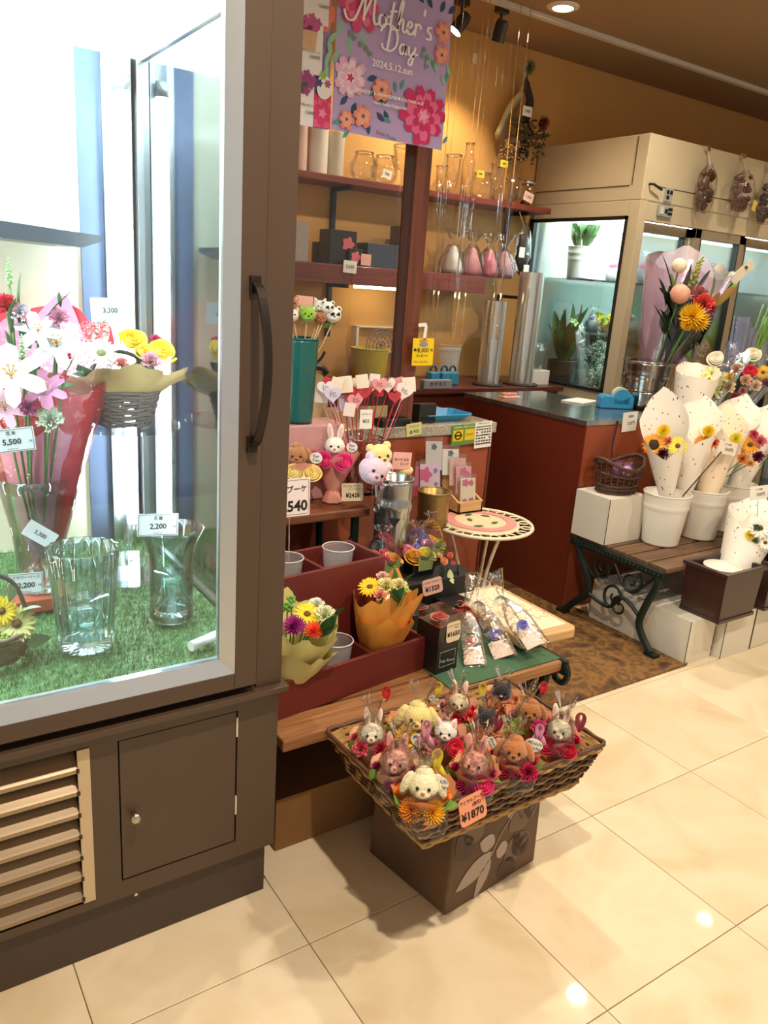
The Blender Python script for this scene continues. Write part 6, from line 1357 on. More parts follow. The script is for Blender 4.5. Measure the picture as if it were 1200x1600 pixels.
sleeve('clear-sleeved mixed bouquet with red rose and cream carnations at the right edge', at_y(1120, 690, YS+.12), at_y(1195, 525, YS+.10), .21, [(1172, 582, YS, 'rose', 'd62a44', .042), (1176, 555, YS+.06, 'rose', 'f2ead0', .045), (1138, 607, YS-.04, 'carnation', 'f2dcb8', .045), (1165, 596, YS-.02, 'carnation', 'f0c8a8', .04), (1180, 605, YS-.04, 'carnation', 'f2d2b8', .042), (1192, 582, YS, 'gerbera', 'f2bc24', .045), (1150, 578, YS, 'carnation', 'eeb48a', .036), (1140, 590, YS, 'mum', 'f0c43c', .032), (1158, 566, YS+.03, 'snap', 'c8d48a', .03), (1148, 622, YS-.04, 'carnation', 'b8305c', .03), (1197, 600, YS, 'carnation', 'd8607c', .03), (1160, 612, YS-.02, 'carnation', 'd88c8c', .028)], seed=6, leaves=12)
t = thing('film_sleeves', 'folded shiny clear film sleeves standing upright behind the bouquets', 'film sleeve', tr(at_y(1150, 560, YS+.25)))
for k in range(4):
    a = at_y(1140+5*k, 600, YS+.22+.02*k); d_ = at_y(1158+6*k, 495+8*k, YS+.22+.02*k)-a
    mb = MB(); mb.M = frame(a-t.location, d_); mb.lathe([(.03, 0), (.045, d_.length)], 16, rf=lambda q, z: 1+.2*math.sin(3*q)); mb.build('film_roll', clear('shiny_film', 'd8dcf0', k=1.0, base=.22, rough=.12), t, True)
t = thing('green_sheaf', 'sheaf of long green stems leaning at the right edge', 'stems', tr(at_y(1180, 560, YS+.3)))
for k in range(12): stem(t, at_y(1165+rnd.uniform(-8, 8), 590, YS+.3), at_y(1205+rnd.uniform(-12, 12), 490+rnd.uniform(-15, 15), YS+.32), .006, LEAFL)

# ================================================================== HANGING BAGS AND WALL POSY
DRY = mat('dried_petals_mauve', '8a5f56', .8, var=.5, scale=60); DRY2 = mat('dried_petals_brown', '6f4a2e', .8, var=.5, scale=60); DRY3 = mat('dried_petals_grey', '5c4848', .8, var=.5, scale=60)
def hang_bag(label, u, v, uh, vh, w_, h_, m, tagc=False):
    P = at_y(u, v, CY-.055); Hk = at_y(uh, vh, CY-.012); t = thing('dried_flower_bag', label, 'dried flowers', tr(P), 'bags of dried flowers hanging on the cooler')
    mb = MB()
    for k in range(26):
        q = V((rnd.uniform(-.4, .4)*w_, rnd.uniform(-.015, .015), rnd.uniform(-.42, .38)*h_)); mb.ball(q, (rnd.uniform(.012, .024), .014, rnd.uniform(.012, .024)), 7, 5, .5, 5)
    mb.build('dried_flowers', m, t, True)
    def fn(a, b_):
        an = 2*PI*a; ww = w_*.56*(.75+.25*math.sin(PI*b_))*(1+.12*noise.noise(V((math.cos(an)*3, b_*6, u)))); dd = .042*(1+.4*noise.noise(V((a*9, b_*5, u)))); zz = -h_/2+h_*b_*1.05
        if b_ > .8: ww *= 1-.8*(b_-.8)/.2
        return V((ww*math.cos(an), dd*math.sin(an)*math.sin(PI*min(.9, .1+b_*.85)), zz))
    mb = MB(); mb.surf(fn, 24, 14, True); mb.build('clear_bag', CELLO, t, True)
    MB().tube([V((0, 0, h_*.5)), Hk-P], .004, 6).build('hanging_cord', mat('cord_white', 'd8d0c0', .6), t); MB().cbox((0, 0, 0), (.03, .02, .03)).build('hook', CHROME, t, loc=Hk-P)
    if tagc: MB().box(-.02, .02, -.05, -.048, -.03, .03).build('price_tag', mat('tag_gold', 'd8b85a', .5), t, M=tr(w_*.38, 0, -h_*.32) @ rotm(0, .25, 0))
hang_bag('clear bag of brown dried flowers on a white cord, nearest the cooler corner', 1103, 296, 1106, 232, .15, .26, DRY2); hang_bag('clear bag of mauve dried flowers with a gold tag on the cooler front', 1160, 300, 1161, 244, .20, .23, DRY, True); hang_bag('clear bag of grey dried flowers on the cooler at the right edge', 1197, 318, 1200, 262, .14, .25, DRY3)
# dried bunch on the wall
db = thing('dried_bunch', 'dried bunch with a long pale husk hanging on the ochre wall', 'dried flowers', tr(at_y(815, 200, 4.0)))
o_ = db.location
pts = [at_y(*q, 4.03)-o_ for q in ((818, 130), (812, 150), (800, 165), (787, 190), (776, 215))]
mb = MB(); mb.tube(crv(pts, 5), [.03]*5+[.045]*5+[.055]*5+[.05]*5+[.03], 8, flat=.4); mb.build('pale_husk', mat('pale_husk', 'ccc08a', .7, var=.15), db, True)
mb = MB(); mb.tube(crv([at_y(*q, 4.0)-o_ for q in ((824, 100), (822, 130), (828, 160), (818, 200), (815, 250))], 5), [.02]*5+[.045]*5+[.05]*5+[.09]*5+[.06], 9, flat=.5); mb.build('dark_stems', mat('dried_dark', '3a3020', .9, var=.4), db, True)
for (u, v, k, c_, s_) in ((826, 105, 'mum', '7a7a52', .05), (848, 192, 'mum', '8a3a2a', .05), (800, 225, 'carnation', 'a8806c', .05), (820, 215, 'froth', '6a5a3a', .09), (830, 235, 'froth', '5a4a34', .09), (806, 240, 'froth', '7a6238', .08), (838, 210, 'froth', '4a4028', .08), (790, 235, 'froth', 'a07c3c', .07)): flower(db, k, c_, at_y(u, v, 3.93), (0, -1, -.2), s_)
for k in range(16): q = at_y(rnd.uniform(795, 840), rnd.uniform(185, 250), 3.95); leaf(db, q, (rnd.uniform(-1, 1), -.2, rnd.uniform(-1, .2)), .12, .03, mat('dried_leaf', '54472a', .8, var=.3))
card('small white price tag pinned on the dried bunch', cardM(824, 174, 3.90, 0, 0, 0), .075, .055, [('1,980', 0, 0, .022)], r=.001)
t = MB().prism(rrect(.035, .055, .006), -.012, 0).build('wall_switch', mat('switch_ivory', 'e9dcc0', .5), loc=at_y(740, 92, 4.099)); tag(t, 'small ivory switch plate on the ochre wall', 'switch')
# small gift bag hanging by the cooler
t = thing('trinket_bag', 'small clear bag of dark trinkets hanging from the shelf by the cooler window', 'gift bag', tr(at_y(817, 390, 3.80)))
mb = MB(); mb.ball((0, 0, -.02), (.05, .03, .11), 12, 10, .4, 4); mb.build('trinkets', mat('trinket_dark', '3a3634', .5, var=.6, scale=50), t, True); mb = MB(); mb.ball((0, 0, 0), (.06, .04, .14), 14, 12, .3, 4); mb.build('clear_bag', CELLO, t, True)
MB().tube([(0, 0, .12), (0, .08, 2.0-t.location.z)], .003, 5).build('loop', BLK, t)
for (du, dv) in ((-.05, -.02), (.0, -.12)): MB().box(-.022, .022, -.05, -.048, -.03, .03).build('price_tag', WCARD, t, M=tr(du, 0, dv))
# ================================================================== COOLER CONTENTS
def leafy(t, p, n, L_, W, m, spread=.7, up=1.0):
    for k in range(n):
        a = rnd.uniform(0, 6.28); s_ = rnd.uniform(.2, spread); leaf(t, V(p)+V((math.cos(a)*.02, math.sin(a)*.02, rnd.uniform(0, .1))), (math.cos(a)*s_, math.sin(a)*s_, up), L_*rnd.uniform(.7, 1.1), W, m, .15)
def stock(label, p, r, h, bm, fls=(), leaves=0, lm=None, L_=.22, W=.06, spread=.6, name='flower_bucket', top=None, cat='flower bucket', up=1.0):
    t = pail(name, label, cat, p, r*.85, r, h, bm, (.6, .8), n=28); p = V(p)
    if leaves: leafy(t, p+V((0, 0, h*.9)), leaves, L_, W, lm or LEAF, spread, up)
    for (dx, dy, dz, k, c_, s_) in fls:
        q = p+V((dx, dy, h+dz)); flower(t, k, c_, q, (dx*2, -.7+dy, 1), s_); stem(t, p+V((0, 0, h*.5)), q, .003)
    return t
BKT = mat('black_bucket', '232423', .4, var=.1)
FZ = .1005
def fill(cols, kinds, n, w_, dz0, dz1, s_): return [(rnd.uniform(-w_, w_), rnd.uniform(-w_, w_*.5), rnd.uniform(dz0, dz1), rnd.choice(kinds), rnd.choice(cols), s_*rnd.uniform(.8, 1.2)) for _ in range(n)]
# seen through the side window: tall stands inside the cooler
def plinth(label, x, y, h, w_=.17):
    t = MB().box(-w_, w_, -w_*.8, w_*.8, 0, h).build('cooler_step', MATS['cooler_white_lining'], loc=(x, y, FZ), bevel=.003); return tag(t, label, 'step')
plinth('white step at the back of the cooler under the lily bucket', 4.05, 3.86, .72, .15); plinth('white step in the cooler under the yellow flower bucket', 4.42, 3.88, .80, .17); plinth('white step at the cooler window under the white filler flowers', 4.06, 3.52, .60, .14)
plinth('white step in the cooler behind the first sliding door', 4.42, 3.50, .50, .17); plinth('white step in the cooler behind the second sliding door', 4.85, 3.60, .45, .2); plinth('white step in the cooler at the far right', 5.4, 3.6, .5, .24)
stock('black ribbed bucket of dark lily leaves at the cooler window', (4.05, 3.86, FZ+.721), .10, .26, BKT, [(.02, -.05, .25, 'lily', '9fae6a', .05)], 22, LEAF, .30, .07, .55)
stock('bucket of yellow chrysanthemums seen through the cooler window', (4.42, 3.88, FZ+.801), .12, .22, BKT, fill(['e8c81e', 'd8d02a', 'e8a42c'], ['mum', 'carnation'], 16, .15, .12, .26, .055), 10, LEAF, .2, .05)
stock('bucket of frothy white filler flowers in clear wrap at the cooler window', (4.06, 3.52, FZ+.601), .10, .18, BKT, fill(['c8d2b8', 'dfe4cf', 'a9b898'], ['froth'], 20, .11, .06, .36, .06), 14, mat('leaf_grey_green', '6a8468', .6, var=.3), .2, .03, .5)
o = [q for q in bpy.data.objects if q.get('label', '').startswith('bucket of frothy')][0]
cone(o, V((4.06, 3.52, FZ+.70)), V((4.06, 3.54, FZ+1.22)), .09, .19, front=.9, m=CELLO, ruffle=.2, seed=4, name='clear_wrap')
stock('bucket of yellow and crimson flowers behind the first sliding door', (4.36, 3.48, FZ+.501), .10, .2, BKT, [(-.09, -.05, .30, 'mum', 'f0d01e', .05), (-.05, -.06, .38, 'carnation', 'c02a54', .045), (-.02, -.05, .44, 'rose', 'e0506a', .035), (.04, -.06, .40, 'carnation', 'e87a6c', .045), (.03, -.07, .25, 'hydrangea', 'eef0ea', .07), (.05, -.07, .16, 'hydrangea', 'e9ece6', .07), (-.08, -.04, .40, 'carnation', '5a1428', .045), (.09, -.05, .34, 'rose', 'd8406a', .03)], 12, LEAF, .28, .06, .5)
stock('bucket of pink hydrangea behind the second sliding door', (4.75, 3.52, FZ+.451), .12, .2, mat('blue_pot', '3f86c8', .4), [(-.05, -.05, .30, 'hydrangea', 'd88fc0', .08), (.06, -.04, .34, 'hydrangea', 'e29ac0', .08), (.0, -.07, .20, 'hydrangea', 'c078b4', .075), (.1, -.03, .22, 'hydrangea', '8f4f98', .06), (-.02, -.02, .40, 'carnation', 'e86a98', .05)], 8, LEAF, .2, .06)
stock('bucket of bright green foliage behind the far sliding doors', (5.35, 3.55, FZ+.501), .14, .22, BKT, [], 60, LEAFL, .55, .07, .7)
stock('blue pot with pale green cabbage blooms on the cooler floor', (4.62, 3.40, FZ), .14, .50, mat('blue_pot', '3f86c8', .4), [(-.04, -.06, .04, 'carnation', 'a8d0b0', .08), (.06, -.05, .05, 'carnation', '8fc0a8', .08), (0, .03, .06, 'carnation', 'b8d8c8', .07)], 4, LEAFL, .12, .06)
# on the glass shelf
sz = 1.6205
stock('white vase with trailing greenery on the cooler glass shelf', (4.06, 3.83, sz), .085, .20, WPL, [(.02, -.02, .10, 'carnation', '7a5a6a', .03), (.05, 0, .12, 'carnation', '8a6878', .03)], 26, mat('leaf_ivy', '5a7a4a', .5, var=.3), .14, .05, 1.1, name='white_vase', cat='vase')
def heart_gift(label, p, s_, c_):
    t = thing('wrapped_gift', label, 'gift', tr(p)); flower(t, 'rose', c_, V(p)+V((0, 0, s_*.9)), (0, -.3, 1), s_*.6)
    mb = MB(); mb.lathe([(0, .001), (s_*.5, .001), (s_*.62, s_*.9), (s_*.5, s_*1.0)], 18, rf=lambda a, z: 1+.05*math.sin(a*8)); mb.build('white_wrap', mat('white_tissue', 'f0e8ea', .6), t, True)
    bag(t, V(p)+V((0, 0, .002)), V(p)+V((0, 0, s_*2.2)), s_*.75, neck=.8, rtop=.5, seed=p[0]*3); return t
heart_gift('pink rose gift in white wrap on the cooler glass shelf near the window', (4.37, 3.80, sz), .09, 'e84a7c'); heart_gift('pink rose gift on the glass shelf behind the first sliding door', (4.62, 3.72, sz), .10, 'ee6a9a')
heart_gift('white gift with pink bloom on the lower cooler rack near the window', (4.30, 3.86, 1.2805), .08, 'e8c8d8'); heart_gift('white wrapped gift with red bloom on the lower cooler rack', (4.62, 3.80, 1.2805), .09, 'c02040')
heart_gift('pink gift on the glass shelf behind the second sliding door', (5.1, 3.75, sz), .11, 'ee7aa2'); heart_gift('red gift on the lower rack behind the second sliding door', (5.2, 3.82, 1.2805), .10, 'd03050')

# ================================================================== BACK DESK THINGS
FOIL = ramp_mat('cellophane_roll', [(.3, 'b8b8b4'), (.5, 'd8d8d2'), (.7, 'eeeeea')], scale=(8, 8, .6), nscale=2, rough=.16, metal=.7)
def roll(label, p, r, h, m=FOIL):
    t = thing('film_roll', label, 'roll', tr(p), 'wrapping film rolls on the back desk')
    MB().lathe([(0, .012), (r, .012), (r, h), (r*.3, h), (r*.3, h-.01), (0, h-.01)], 36).build('rolled_film', m, t, True, auto=True); MB().lathe([(0, 0), (r*1.5, 0), (r*1.5, .008), (r*1.3, .014), (0, .014)], 36).build('base_plate', mat('dark_base', '2a1d18', .5), t, True, auto=True)
DZ = .9505
_r1, _r2 = at_y(817, 560, 3.66), at_y(766, 560, 3.66)
roll('tall shiny film roll on the desk nearest the cooler window', (_r1.x, 3.66, DZ), .075, at_y(823, 425, 3.66).z-DZ); roll('shorter shiny film roll on the desk behind the clear curtain', (_r2.x, 3.66, DZ), .066, at_y(770, 470, 3.66).z-DZ); roll('dark thin roll standing behind the two shiny film rolls', (_r2.x+.2, 3.88, DZ), .055, .40, mat('dark_roll', '4a463f', .4, .4))
t = thing('bag_box', 'white carton of clear bags at the end of the back desk', 'box', tr(3.60, 3.68, DZ))
MB().box(-.11, .11, -.05, .05, 0, .09).build('carton', WCARD, t, bevel=.002); mb = MB(); mb.ball((0, 0, .17), (.11, .045, .10), 14, 9, .3, 4); mb.build('clear_bags', CELLO, t, True)
BLB = mat('blue_clip', '3a8fb8', .45)
for (u, lb_) in ((680, 'left'), (697, 'middle'), (710, 'right')):
    t = thing('blue_punch', f'small blue craft punch on the desk behind the tag, {lb_} of three', 'craft punch', tr(at_z(u, 602, DZ)+V((0, .03, 0))), 'blue craft punches'); MB().box(-.032, .032, -.03, .03, 0, .075).build('punch_body', BLB, t, bevel=.008); mb = MB(); mb.tube([(.022*math.cos(a), 0, .08+.03*math.sin(a)) for a in [i*PI/8 for i in range(9)]], .007, 6); mb.build('lever', mat('punch_lever', '26506a', .4), t, True)
t = thing('stapler_box', 'grey lettered box lying in front of the blue punches', 'box', tr(at_z(684, 606, DZ)+V((-.03, -.02, 0)))); MB().box(-.10, .10, -.02, .02, 0, .05).build('carton', mat('grey_box', '8a8a92', .5), t, bevel=.003); letter(t, 'ホチキス', 0, .025, .03, y=-.0212)
pail('white_tub', 'white plastic tub on the desk behind the yellow tag', 'tub', at_z(702, 590, DZ)+V((.06, .12, 0)), .075, .09, .20, WPL, (.85,))
pail('yellow_bucket', 'yellow bucket behind the clear curtain left of the post', 'bucket', at_z(578, 600, DZ)+V((.05, .1, 0)), .09, .11, .19, mat('yellow_plastic', 'c8b428', .45), ())
t = thing('wooden_paddle', 'pale oval wooden board leaning behind the teal bucket', 'board', tr(at_y(497, 590, 2.70).x, 2.70, 1.052) @ rotm(-.1, 0, -.3)); MB().prism([(.045*math.cos(a), .10*math.sin(a)) for a in [i*2*PI/28 for i in range(28)]], 0, .008).build('oval_panel', mat('pale_oval', 'd8bd8e', .6), t, bevel=.002)
t = thing('desk_fan', 'grey desk fan behind the clear curtain', 'fan', tr(at_z(640, 600, DZ)+V((-.12, .15, 0)))); MB().lathe([(0, 0), (.07, 0), (.07, .015), (.02, .03), (.015, .12)], 24).build('stand', mat('grey_plastic', '6f7172', .5), t, True); mb = MB(); mb.M = tr(0, 0, .20) @ rotm(PI/2, 0, 0)
for r in (.03, .055, .08, .1): ring(mb, r, 0, .003, 28)
for k in range(12): mb.tube([(0, 0, 0), (.1*math.cos(k*PI/6), .1*math.sin(k*PI/6), 0)], .002, 4)
mb.build('guard', mat('grey_plastic', '6f7172', .5), t, True)
t = thing('desk_shelf_rack', 'small white metal rack on the desk behind the curtain', 'rack', tr(at_z(600, 598, DZ)+V((.1, .3, 0))))
for x in (-.15, .15): MB().box(x-.008, x+.008, -.06, .06, 0, .30).build('rack_side', WPL, t)
for z in (.15, .295): MB().box(-.16, .16, -.06, .06, z, z+.008).build('rack_shelf', WPL, t)
t = thing('black_phone', 'black telephone on the desk behind the clear curtain', 'telephone', tr(at_z(560, 606, DZ)+V((-.2, .12, 0)))); mb = MB(); mb.prism([(-.08, 0), (.08, 0), (.08, .06), (-.08, .03)], -.08, .08, 'yz'); mb.build('base', BLK, t, bevel=.006); mb = MB(); mb.tube(crv([(-.09, .04, .06), (-.05, .04, .09), (.05, .04, .09), (.09, .04, .06)], 4), .018, 8); mb.build('handset', BLK, t, True)

# ================================================================== SHELF GOODS
S1, S2 = 2.0305, 1.5855
YS1 = 3.97
def cyl(label, u, r, h, m, z=S1, y=YS1, name='cylinder_vase', v=265, n=28):
    x = at_y(u, v, y).x; t = thing(name, label, 'vase', tr(x, y, z)); MB().lathe([(0, .003), (r, .003), (r, h), (r-.006, h), (r-.006, .01), (0, .01)], n).build('wall', m, t, True, auto=True); mb = MB(); ring(mb, r-.003, h, .003, n); mb.build('rim', m, t, True)
PORC = mat('white_porcelain', 'efe6d8', .3, var=.04, coat=.3); PINKC = mat('pale_pink_porcelain', 'e3c0b4', .35, var=.04)
cyl('tall pink cylinder vase on the upper shelf nearest the refrigerator', 466, .045, .24, PINKC); cyl('tall white cylinder vase on the upper shelf, second from the refrigerator', 495, .055, .26, PORC); cyl('frosted white cylinder vase on the upper shelf, third from the refrigerator', 522, .05, .22, mat('frosted_glass', 'e2dac8', .5, alpha=.7))
def jar(label, u, prof, v=270, y=YS1, z=S1, gm=None):
    x = at_y(u, v, y).x; t = thing('glass_jar', label, 'glass jar', tr(x, y, z)); MB().lathe(prof, 28).build('glass_wall', gm or clear('shelf_jar_glass', 'f8f6f0', k=.6, base=.08, rough=.04), t, True); r, h = prof[-1]; mb = MB(); ring(mb, r, h, .004, 28); mb.build('rim', clear('glass_rim', k=1.2, base=.3), t, True); return t
B_J = [(0, .004), (.05, .004), (.075, .04), (.078, .09), (.055, .135), (.05, .15)]
jar('round clear glass jar on the upper shelf, left of a tagged one', 568, B_J); jar('round clear glass jar with a white tag on the upper shelf', 600, B_J); jar('clear glass goblet on the upper shelf against the post', 630, [(0, .004), (.05, .004), (.012, .02), (.012, .08), (.06, .12), (.065, .22)])
card('small white tag leaning on the round jar', cardM(605, 272, 3.87, 0, 0, 12), .06, .045, [('550', 0, 0, .02)], r=.001)
T_J = [(0, .004), (.045, .004), (.045, .18), (.048, .22)]
for (u, pr, lb_) in ((705, T_J, 'tall clear glass vase on the upper shelf just right of the post'), (728, [(0, .004), (.04, .004), (.04, .20), (.025, .24), (.025, .30)], 'clear glass bottle on the upper shelf with a yellow tag'), (752, B_J, 'round clear bowl on the upper shelf right of the bottle'), (776, T_J, 'tall clear glass vase on the upper shelf behind the bowl'), (800, B_J, 'round clear glass bowl near the end of the upper shelf'), (688, [(0, .004), (.03, .004), (.035, .15)], 'slim clear tumbler on the upper shelf beside the post')): jar(lb_, u, pr, v=300)
for (u, v, lb_) in ((751, 272, 'yellow price slip on the glass bottle'), (788, 256, 'yellow price slip behind the glass bowls')): card(lb_, cardM(u, v, 3.90, 0, 0, 0), .06, .04, [('880', 0, 0, .018)], mat('yellow_slip', 'e0cf3a', .6), r=.001)
t = jar('small lidded preserving jar at the end of the upper shelf', 822, [(0, .004), (.05, .004), (.055, .02), (.055, .12), (.045, .135)], v=310); MB().lathe([(0, .15), (.05, .15), (.052, .135), (.045, .13)], 24).build('lid', CHROME, t, True)
mb = MB(); mb.ball((0, 0, .05), (.04, .04, .045), 10, 8, .4, 4); mb.build('dried_filling', DRY2, t, True)
card('pink-edged price card at the end of the upper shelf', cardM(826, 308, 3.85, 0, 0, 14), .08, .055, [('1,650', 0, 0, .022)], mat('pinkish_card', 'f0c8bc', .6), r=.004)
def sbox(label, u, v, w_, d_, h_, m, print_=None):
    x = at_y(u, v, 3.95).x; t = thing('boxed_gift', label, 'gift box', tr(x, 3.96, S2)); MB().box(-w_/2, w_/2, -d_/2, d_/2, 0, h_).build('carton', m, t, bevel=.002)
    if print_:
        for (dx, dz, r, c_) in print_: MB().prism([(dx+r*(1+.2*math.cos(5*a))*math.cos(a), dz+r*(1+.2*math.cos(5*a))*math.sin(a)) for a in [i*2*PI/20 for i in range(20)]], -d_/2-.002, -d_/2-.0005).build('rose_print', mat('rosep_'+c_, c_, .6), t)
    return t
sbox('small clear-fronted box on the lower shelf beside the refrigerator', 462, 405, .10, .10, .20, mat('pale_grey_box', 'b0aaa4', .3, alpha=.8)); sbox('tall black box with a pink rose print on the lower shelf', 528, 410, .17, .12, .18, BOXB, [(.03, .11, .035, 'c85a6c')]); sbox('small black box with a pink rose before the tall one', 545, 415, .09, .16, .09, BOXB, [(0, .045, .03, 'd86a7c')]); sbox('long dark blue-grey box on the lower shelf left of the post', 600, 420, .30, .12, .13, mat('slate_box', '3a4252', .4, var=.3, scale=8)); sbox('brownish paper box on the lower shelf against the post', 628, 420, .12, .10, .24, mat('mauve_box', '7a5a52', .5))
card('white price card hanging on the lower shelf edge under the black boxes', cardM(547, 417, 3.855, 0, 0, 2), .085, .065, [('3,630', 0, 0, .024)], r=.004); card('pink slip hanging on the lower shelf edge', cardM(572, 406, 3.855, 0, 0, 0), .065, .06, [], mat('pink_card', 'f0b3a6', .6, var=.04), r=.001)
for (u, c_, lb_) in ((705, 'f0e8e4', 'white plush gift in clear wrap on the lower shelf right of the post'), (735, 'e09aa4', 'pink gift in clear wrap on the lower shelf, second right of the post'), (762, 'd8788c', 'deep pink gift in a tall clear bag on the lower shelf'), (785, 'e8b0b8', 'pale pink gift in clear wrap at the end of the lower shelf')):
    p = V((at_y(u, 430, 3.96).x, 3.96, S2)); t = thing('bagged_gift', lb_, 'gift', tr(p)); mb = MB(); mb.lathe([(0, .001), (.062, .001), (.066, .03), (.045, .09), (.018, .16), (0, .17)], 16, rf=lambda a, z: 1+.08*math.sin(a*5)); mb.build('contents', mat('gift_'+c_, c_, .7, var=.3, scale=30), t, True); bag(t, p+V((0, 0, .001)), p+V((0, 0, .27)), .085, seed=u)

# ================================================================== REFRIGERATOR CONTENTS
GZ = .664
GLASSV = clear('vase_crystal', 'f2fafa', k=.75, base=.05, rough=.03); WATER = clear('water', 'e2f0f0', k=.5, base=.06, rough=.02)
# fluted vase
p = at_z(128, 1022, GZ)+V((.018, .035, 0))
fv = thing('fluted_vase', 'ribbed clear glass vase half full of water on the grass', 'vase', tr(p) @ Matrix.Diagonal((1.2, 1.2, 1.06, 1))); hv = .225
MB().lathe([(0, .004), (.046, .004), (.049, .012), (.052, .08), (.057, .16), (.063, hv), (.058, hv), (.052, .16), (.047, .08), (.044, .03), (0, .03)], 96, rf=lambda a, z: 1+.035*math.cos(16*a)).build('fluted_glass', GLASSV, fv, True)
MB().lathe([(0, .032), (.043, .032), (.049, .105), (0, .105)], 40).build('water', WATER, fv, True)
# flared vase
p = at_z(262, 975, GZ)+V((.02, .03, 0))
gv = thing('flared_vase', 'wide-lipped clear cylinder vase of water on the grass', 'vase', tr(p) @ Matrix.Diagonal((1.2, 1.2, 1.18, 1))); hv = .20
MB().lathe([(0, .003), (.042, .003), (.044, .01), (.043, .12), (.046, .15), (.056, .18), (.066, hv), (.0675, hv+.002), (.064, hv), (.053, .178), (.043, .15), (.040, .12), (.040, .03), (0, .03)], 48).build('glass_wall', GLASSV, gv, True)
MB().lathe([(0, .031), (.039, .031), (.039, .10), (0, .10)], 40).build('water', WATER, gv, True); MB().lathe([(0, .004), (.041, .004), (.041, .028), (0, .028)], 40).build('thick_base', clear('thick_glass', 'f4ffff', k=1.0, base=.35, rough=.05), gv, True)
FCARD = mat('silver_white_card', 'e4ebee', .5, var=.04)
fc = lambda lab, u, v, y, s_, rz=0, roll=0, rx=5, head='花 束', w_=.095: card(lab, cardM(u, v, y, rz, rx, roll), w_, .052, [(head, 0, .015, .009), (s_, 0, -.004, .0175, dict(bold=.02)), ('円', w_*.40, -.006, .007), ('dried & fresh', 0, -.019, .004)], FCARD, r=.001, border=GREY_INK)
fc('white price card reading 2,200 clipped on the flared vase rim', 247, 820, p.y-.06, '2,200', -2, 4, 8, '花 器')
# tall vase with the red bouquet
p = at_z(58, 950, GZ)+V((.015, .04, .031))
t = MB().cbox((0, 0, .015), (.13, .13, .03)).build('terracotta_block', mat('terracotta', 'a8503c', .7), loc=p-V((0, 0, .031))); tag(t, 'flat terracotta block under the tall glass vase', 'block')
tv = thing('tall_vase', 'tall tapering cut-glass vase holding the red-wrapped bouquet', 'vase', tr(p)); hv = .30
MB().lathe([(0, .004), (.042, .004), (.045, .03), (.055, .15), (.075, .26), (.085, hv), (.080, hv), (.070, .26), (.050, .15), (.040, .04), (0, .04)], 64, rf=lambda a, z: 1+.03*math.cos(12*(a+z*6))).build('cut_glass', GLASSV, tv, True)
MB().lathe([(0, .042), (.039, .042), (.049, .15), (0, .15)], 36).build('water', WATER, tv, True)
fc('white price card reading 2,200 leaning on the tall vase', 41, 912, p.y-.10, '2,200', 0, 3, 8, 'フラワーベース', .075); card('blank tilted white card hanging at the tall vase', cardM(63, 835, p.y-.10, 0, 5, 38), .075, .04, [('3,300', 0, 0, .014)], FCARD, r=.001)
rb2 = thing('red_bouquet', 'large bouquet of white lilies in red paper and clear film', 'bouquet', tr(p+V((0, 0, .05))))
b = p+V((.01, 0, .06)); yb2 = p.y
REDP = mat('red_wrapping_paper', 'cf2438', .5, var=.06); PKP = mat('pink_wrapping_paper', 'e88aa8', .5, var=.06)
cone(rb2, b, at_y(75, 455, yb2+.12), .03, .20, front=.62, m=REDP, ruffle=.1, seed=2, n=44, name='red_paper'); cone(rb2, b+V((0, 0, .01)), at_y(70, 470, yb2+.10), .03, .185, front=.50, m=PKP, ruffle=.15, seed=6, n=44, name='pink_paper'); cone(rb2, b+V((0, -.01, 0)), at_y(60, 490, yb2+.06), .035, .20, front=.80, m=CELLO, ruffle=.2, seed=9, n=44, name='clear_film')
for (u, v, dy, k, c_, s_) in ((18, 590, -.10, 'lily', 'f4f4ee', .075), (88, 540, -.06, 'lily', 'f6eef0', .065), (70, 610, -.10, 'lily', 'd88ab0', .050), (78, 658, -.12, 'carnation', 'eaf0dc', .038), (10, 480, -.02, 'carnation', 'd82a3c', .032), (30, 490, -.03, 'carnation', 'f0e0e8', .030), (60, 520, -.05, 'lily', 'f2e4ec', .05), (100, 590, -.09, 'berries', 'c83a4c', .02), (45, 640, -.11, 'carnation', 'd06a9c', .026), (105, 560, -.06, 'berries', 'd04a5c', .02), (92, 500, -.04, 'carnation', 'e6a0bc', .03), (8, 640, -.10, 'lily', 'e6b8d0', .05), (35, 560, -.09, 'snap', '9fc08a', .025), (15, 445, -.0, 'snap', '8fb878', .028)):
    q = at_y(u, v, yb2+dy); flower(rb2, k, c_, q, (-.2, -.9, .6) if k != 'snap' else (0, -.1, 1), s_, center='c89a3c'); stem(rb2, b, q, .003)
for (u0, v0, u1, v1, w_) in ((32, 520, 28, 432, .02), (68, 500, 108, 455, .018), (95, 480, 92, 458, .01), (20, 520, 22, 470, .035), (55, 560, 75, 540, .03), (95, 585, 115, 560, .03), (40, 600, 60, 570, .03), (48, 545, 35, 500, .035), (60, 600, 90, 620, .04), (30, 655, 60, 640, .04), (90, 610, 115, 600, .03), (15, 560, 10, 520, .04)):
    a = at_y(u0, v0, yb2-.04); d_ = at_y(u1, v1, yb2-.04)-a; leaf(rb2, a, d_, d_.length*1.1, w_, LEAF if w_ < .03 else mat('leaf_mid_green', '3f6a3c', .45, var=.25), .05)
fc('white price card reading 5,500 tied to the red-wrapped bouquet', 18, 688, yb2-.16, '5,500', 0, -4, 5)
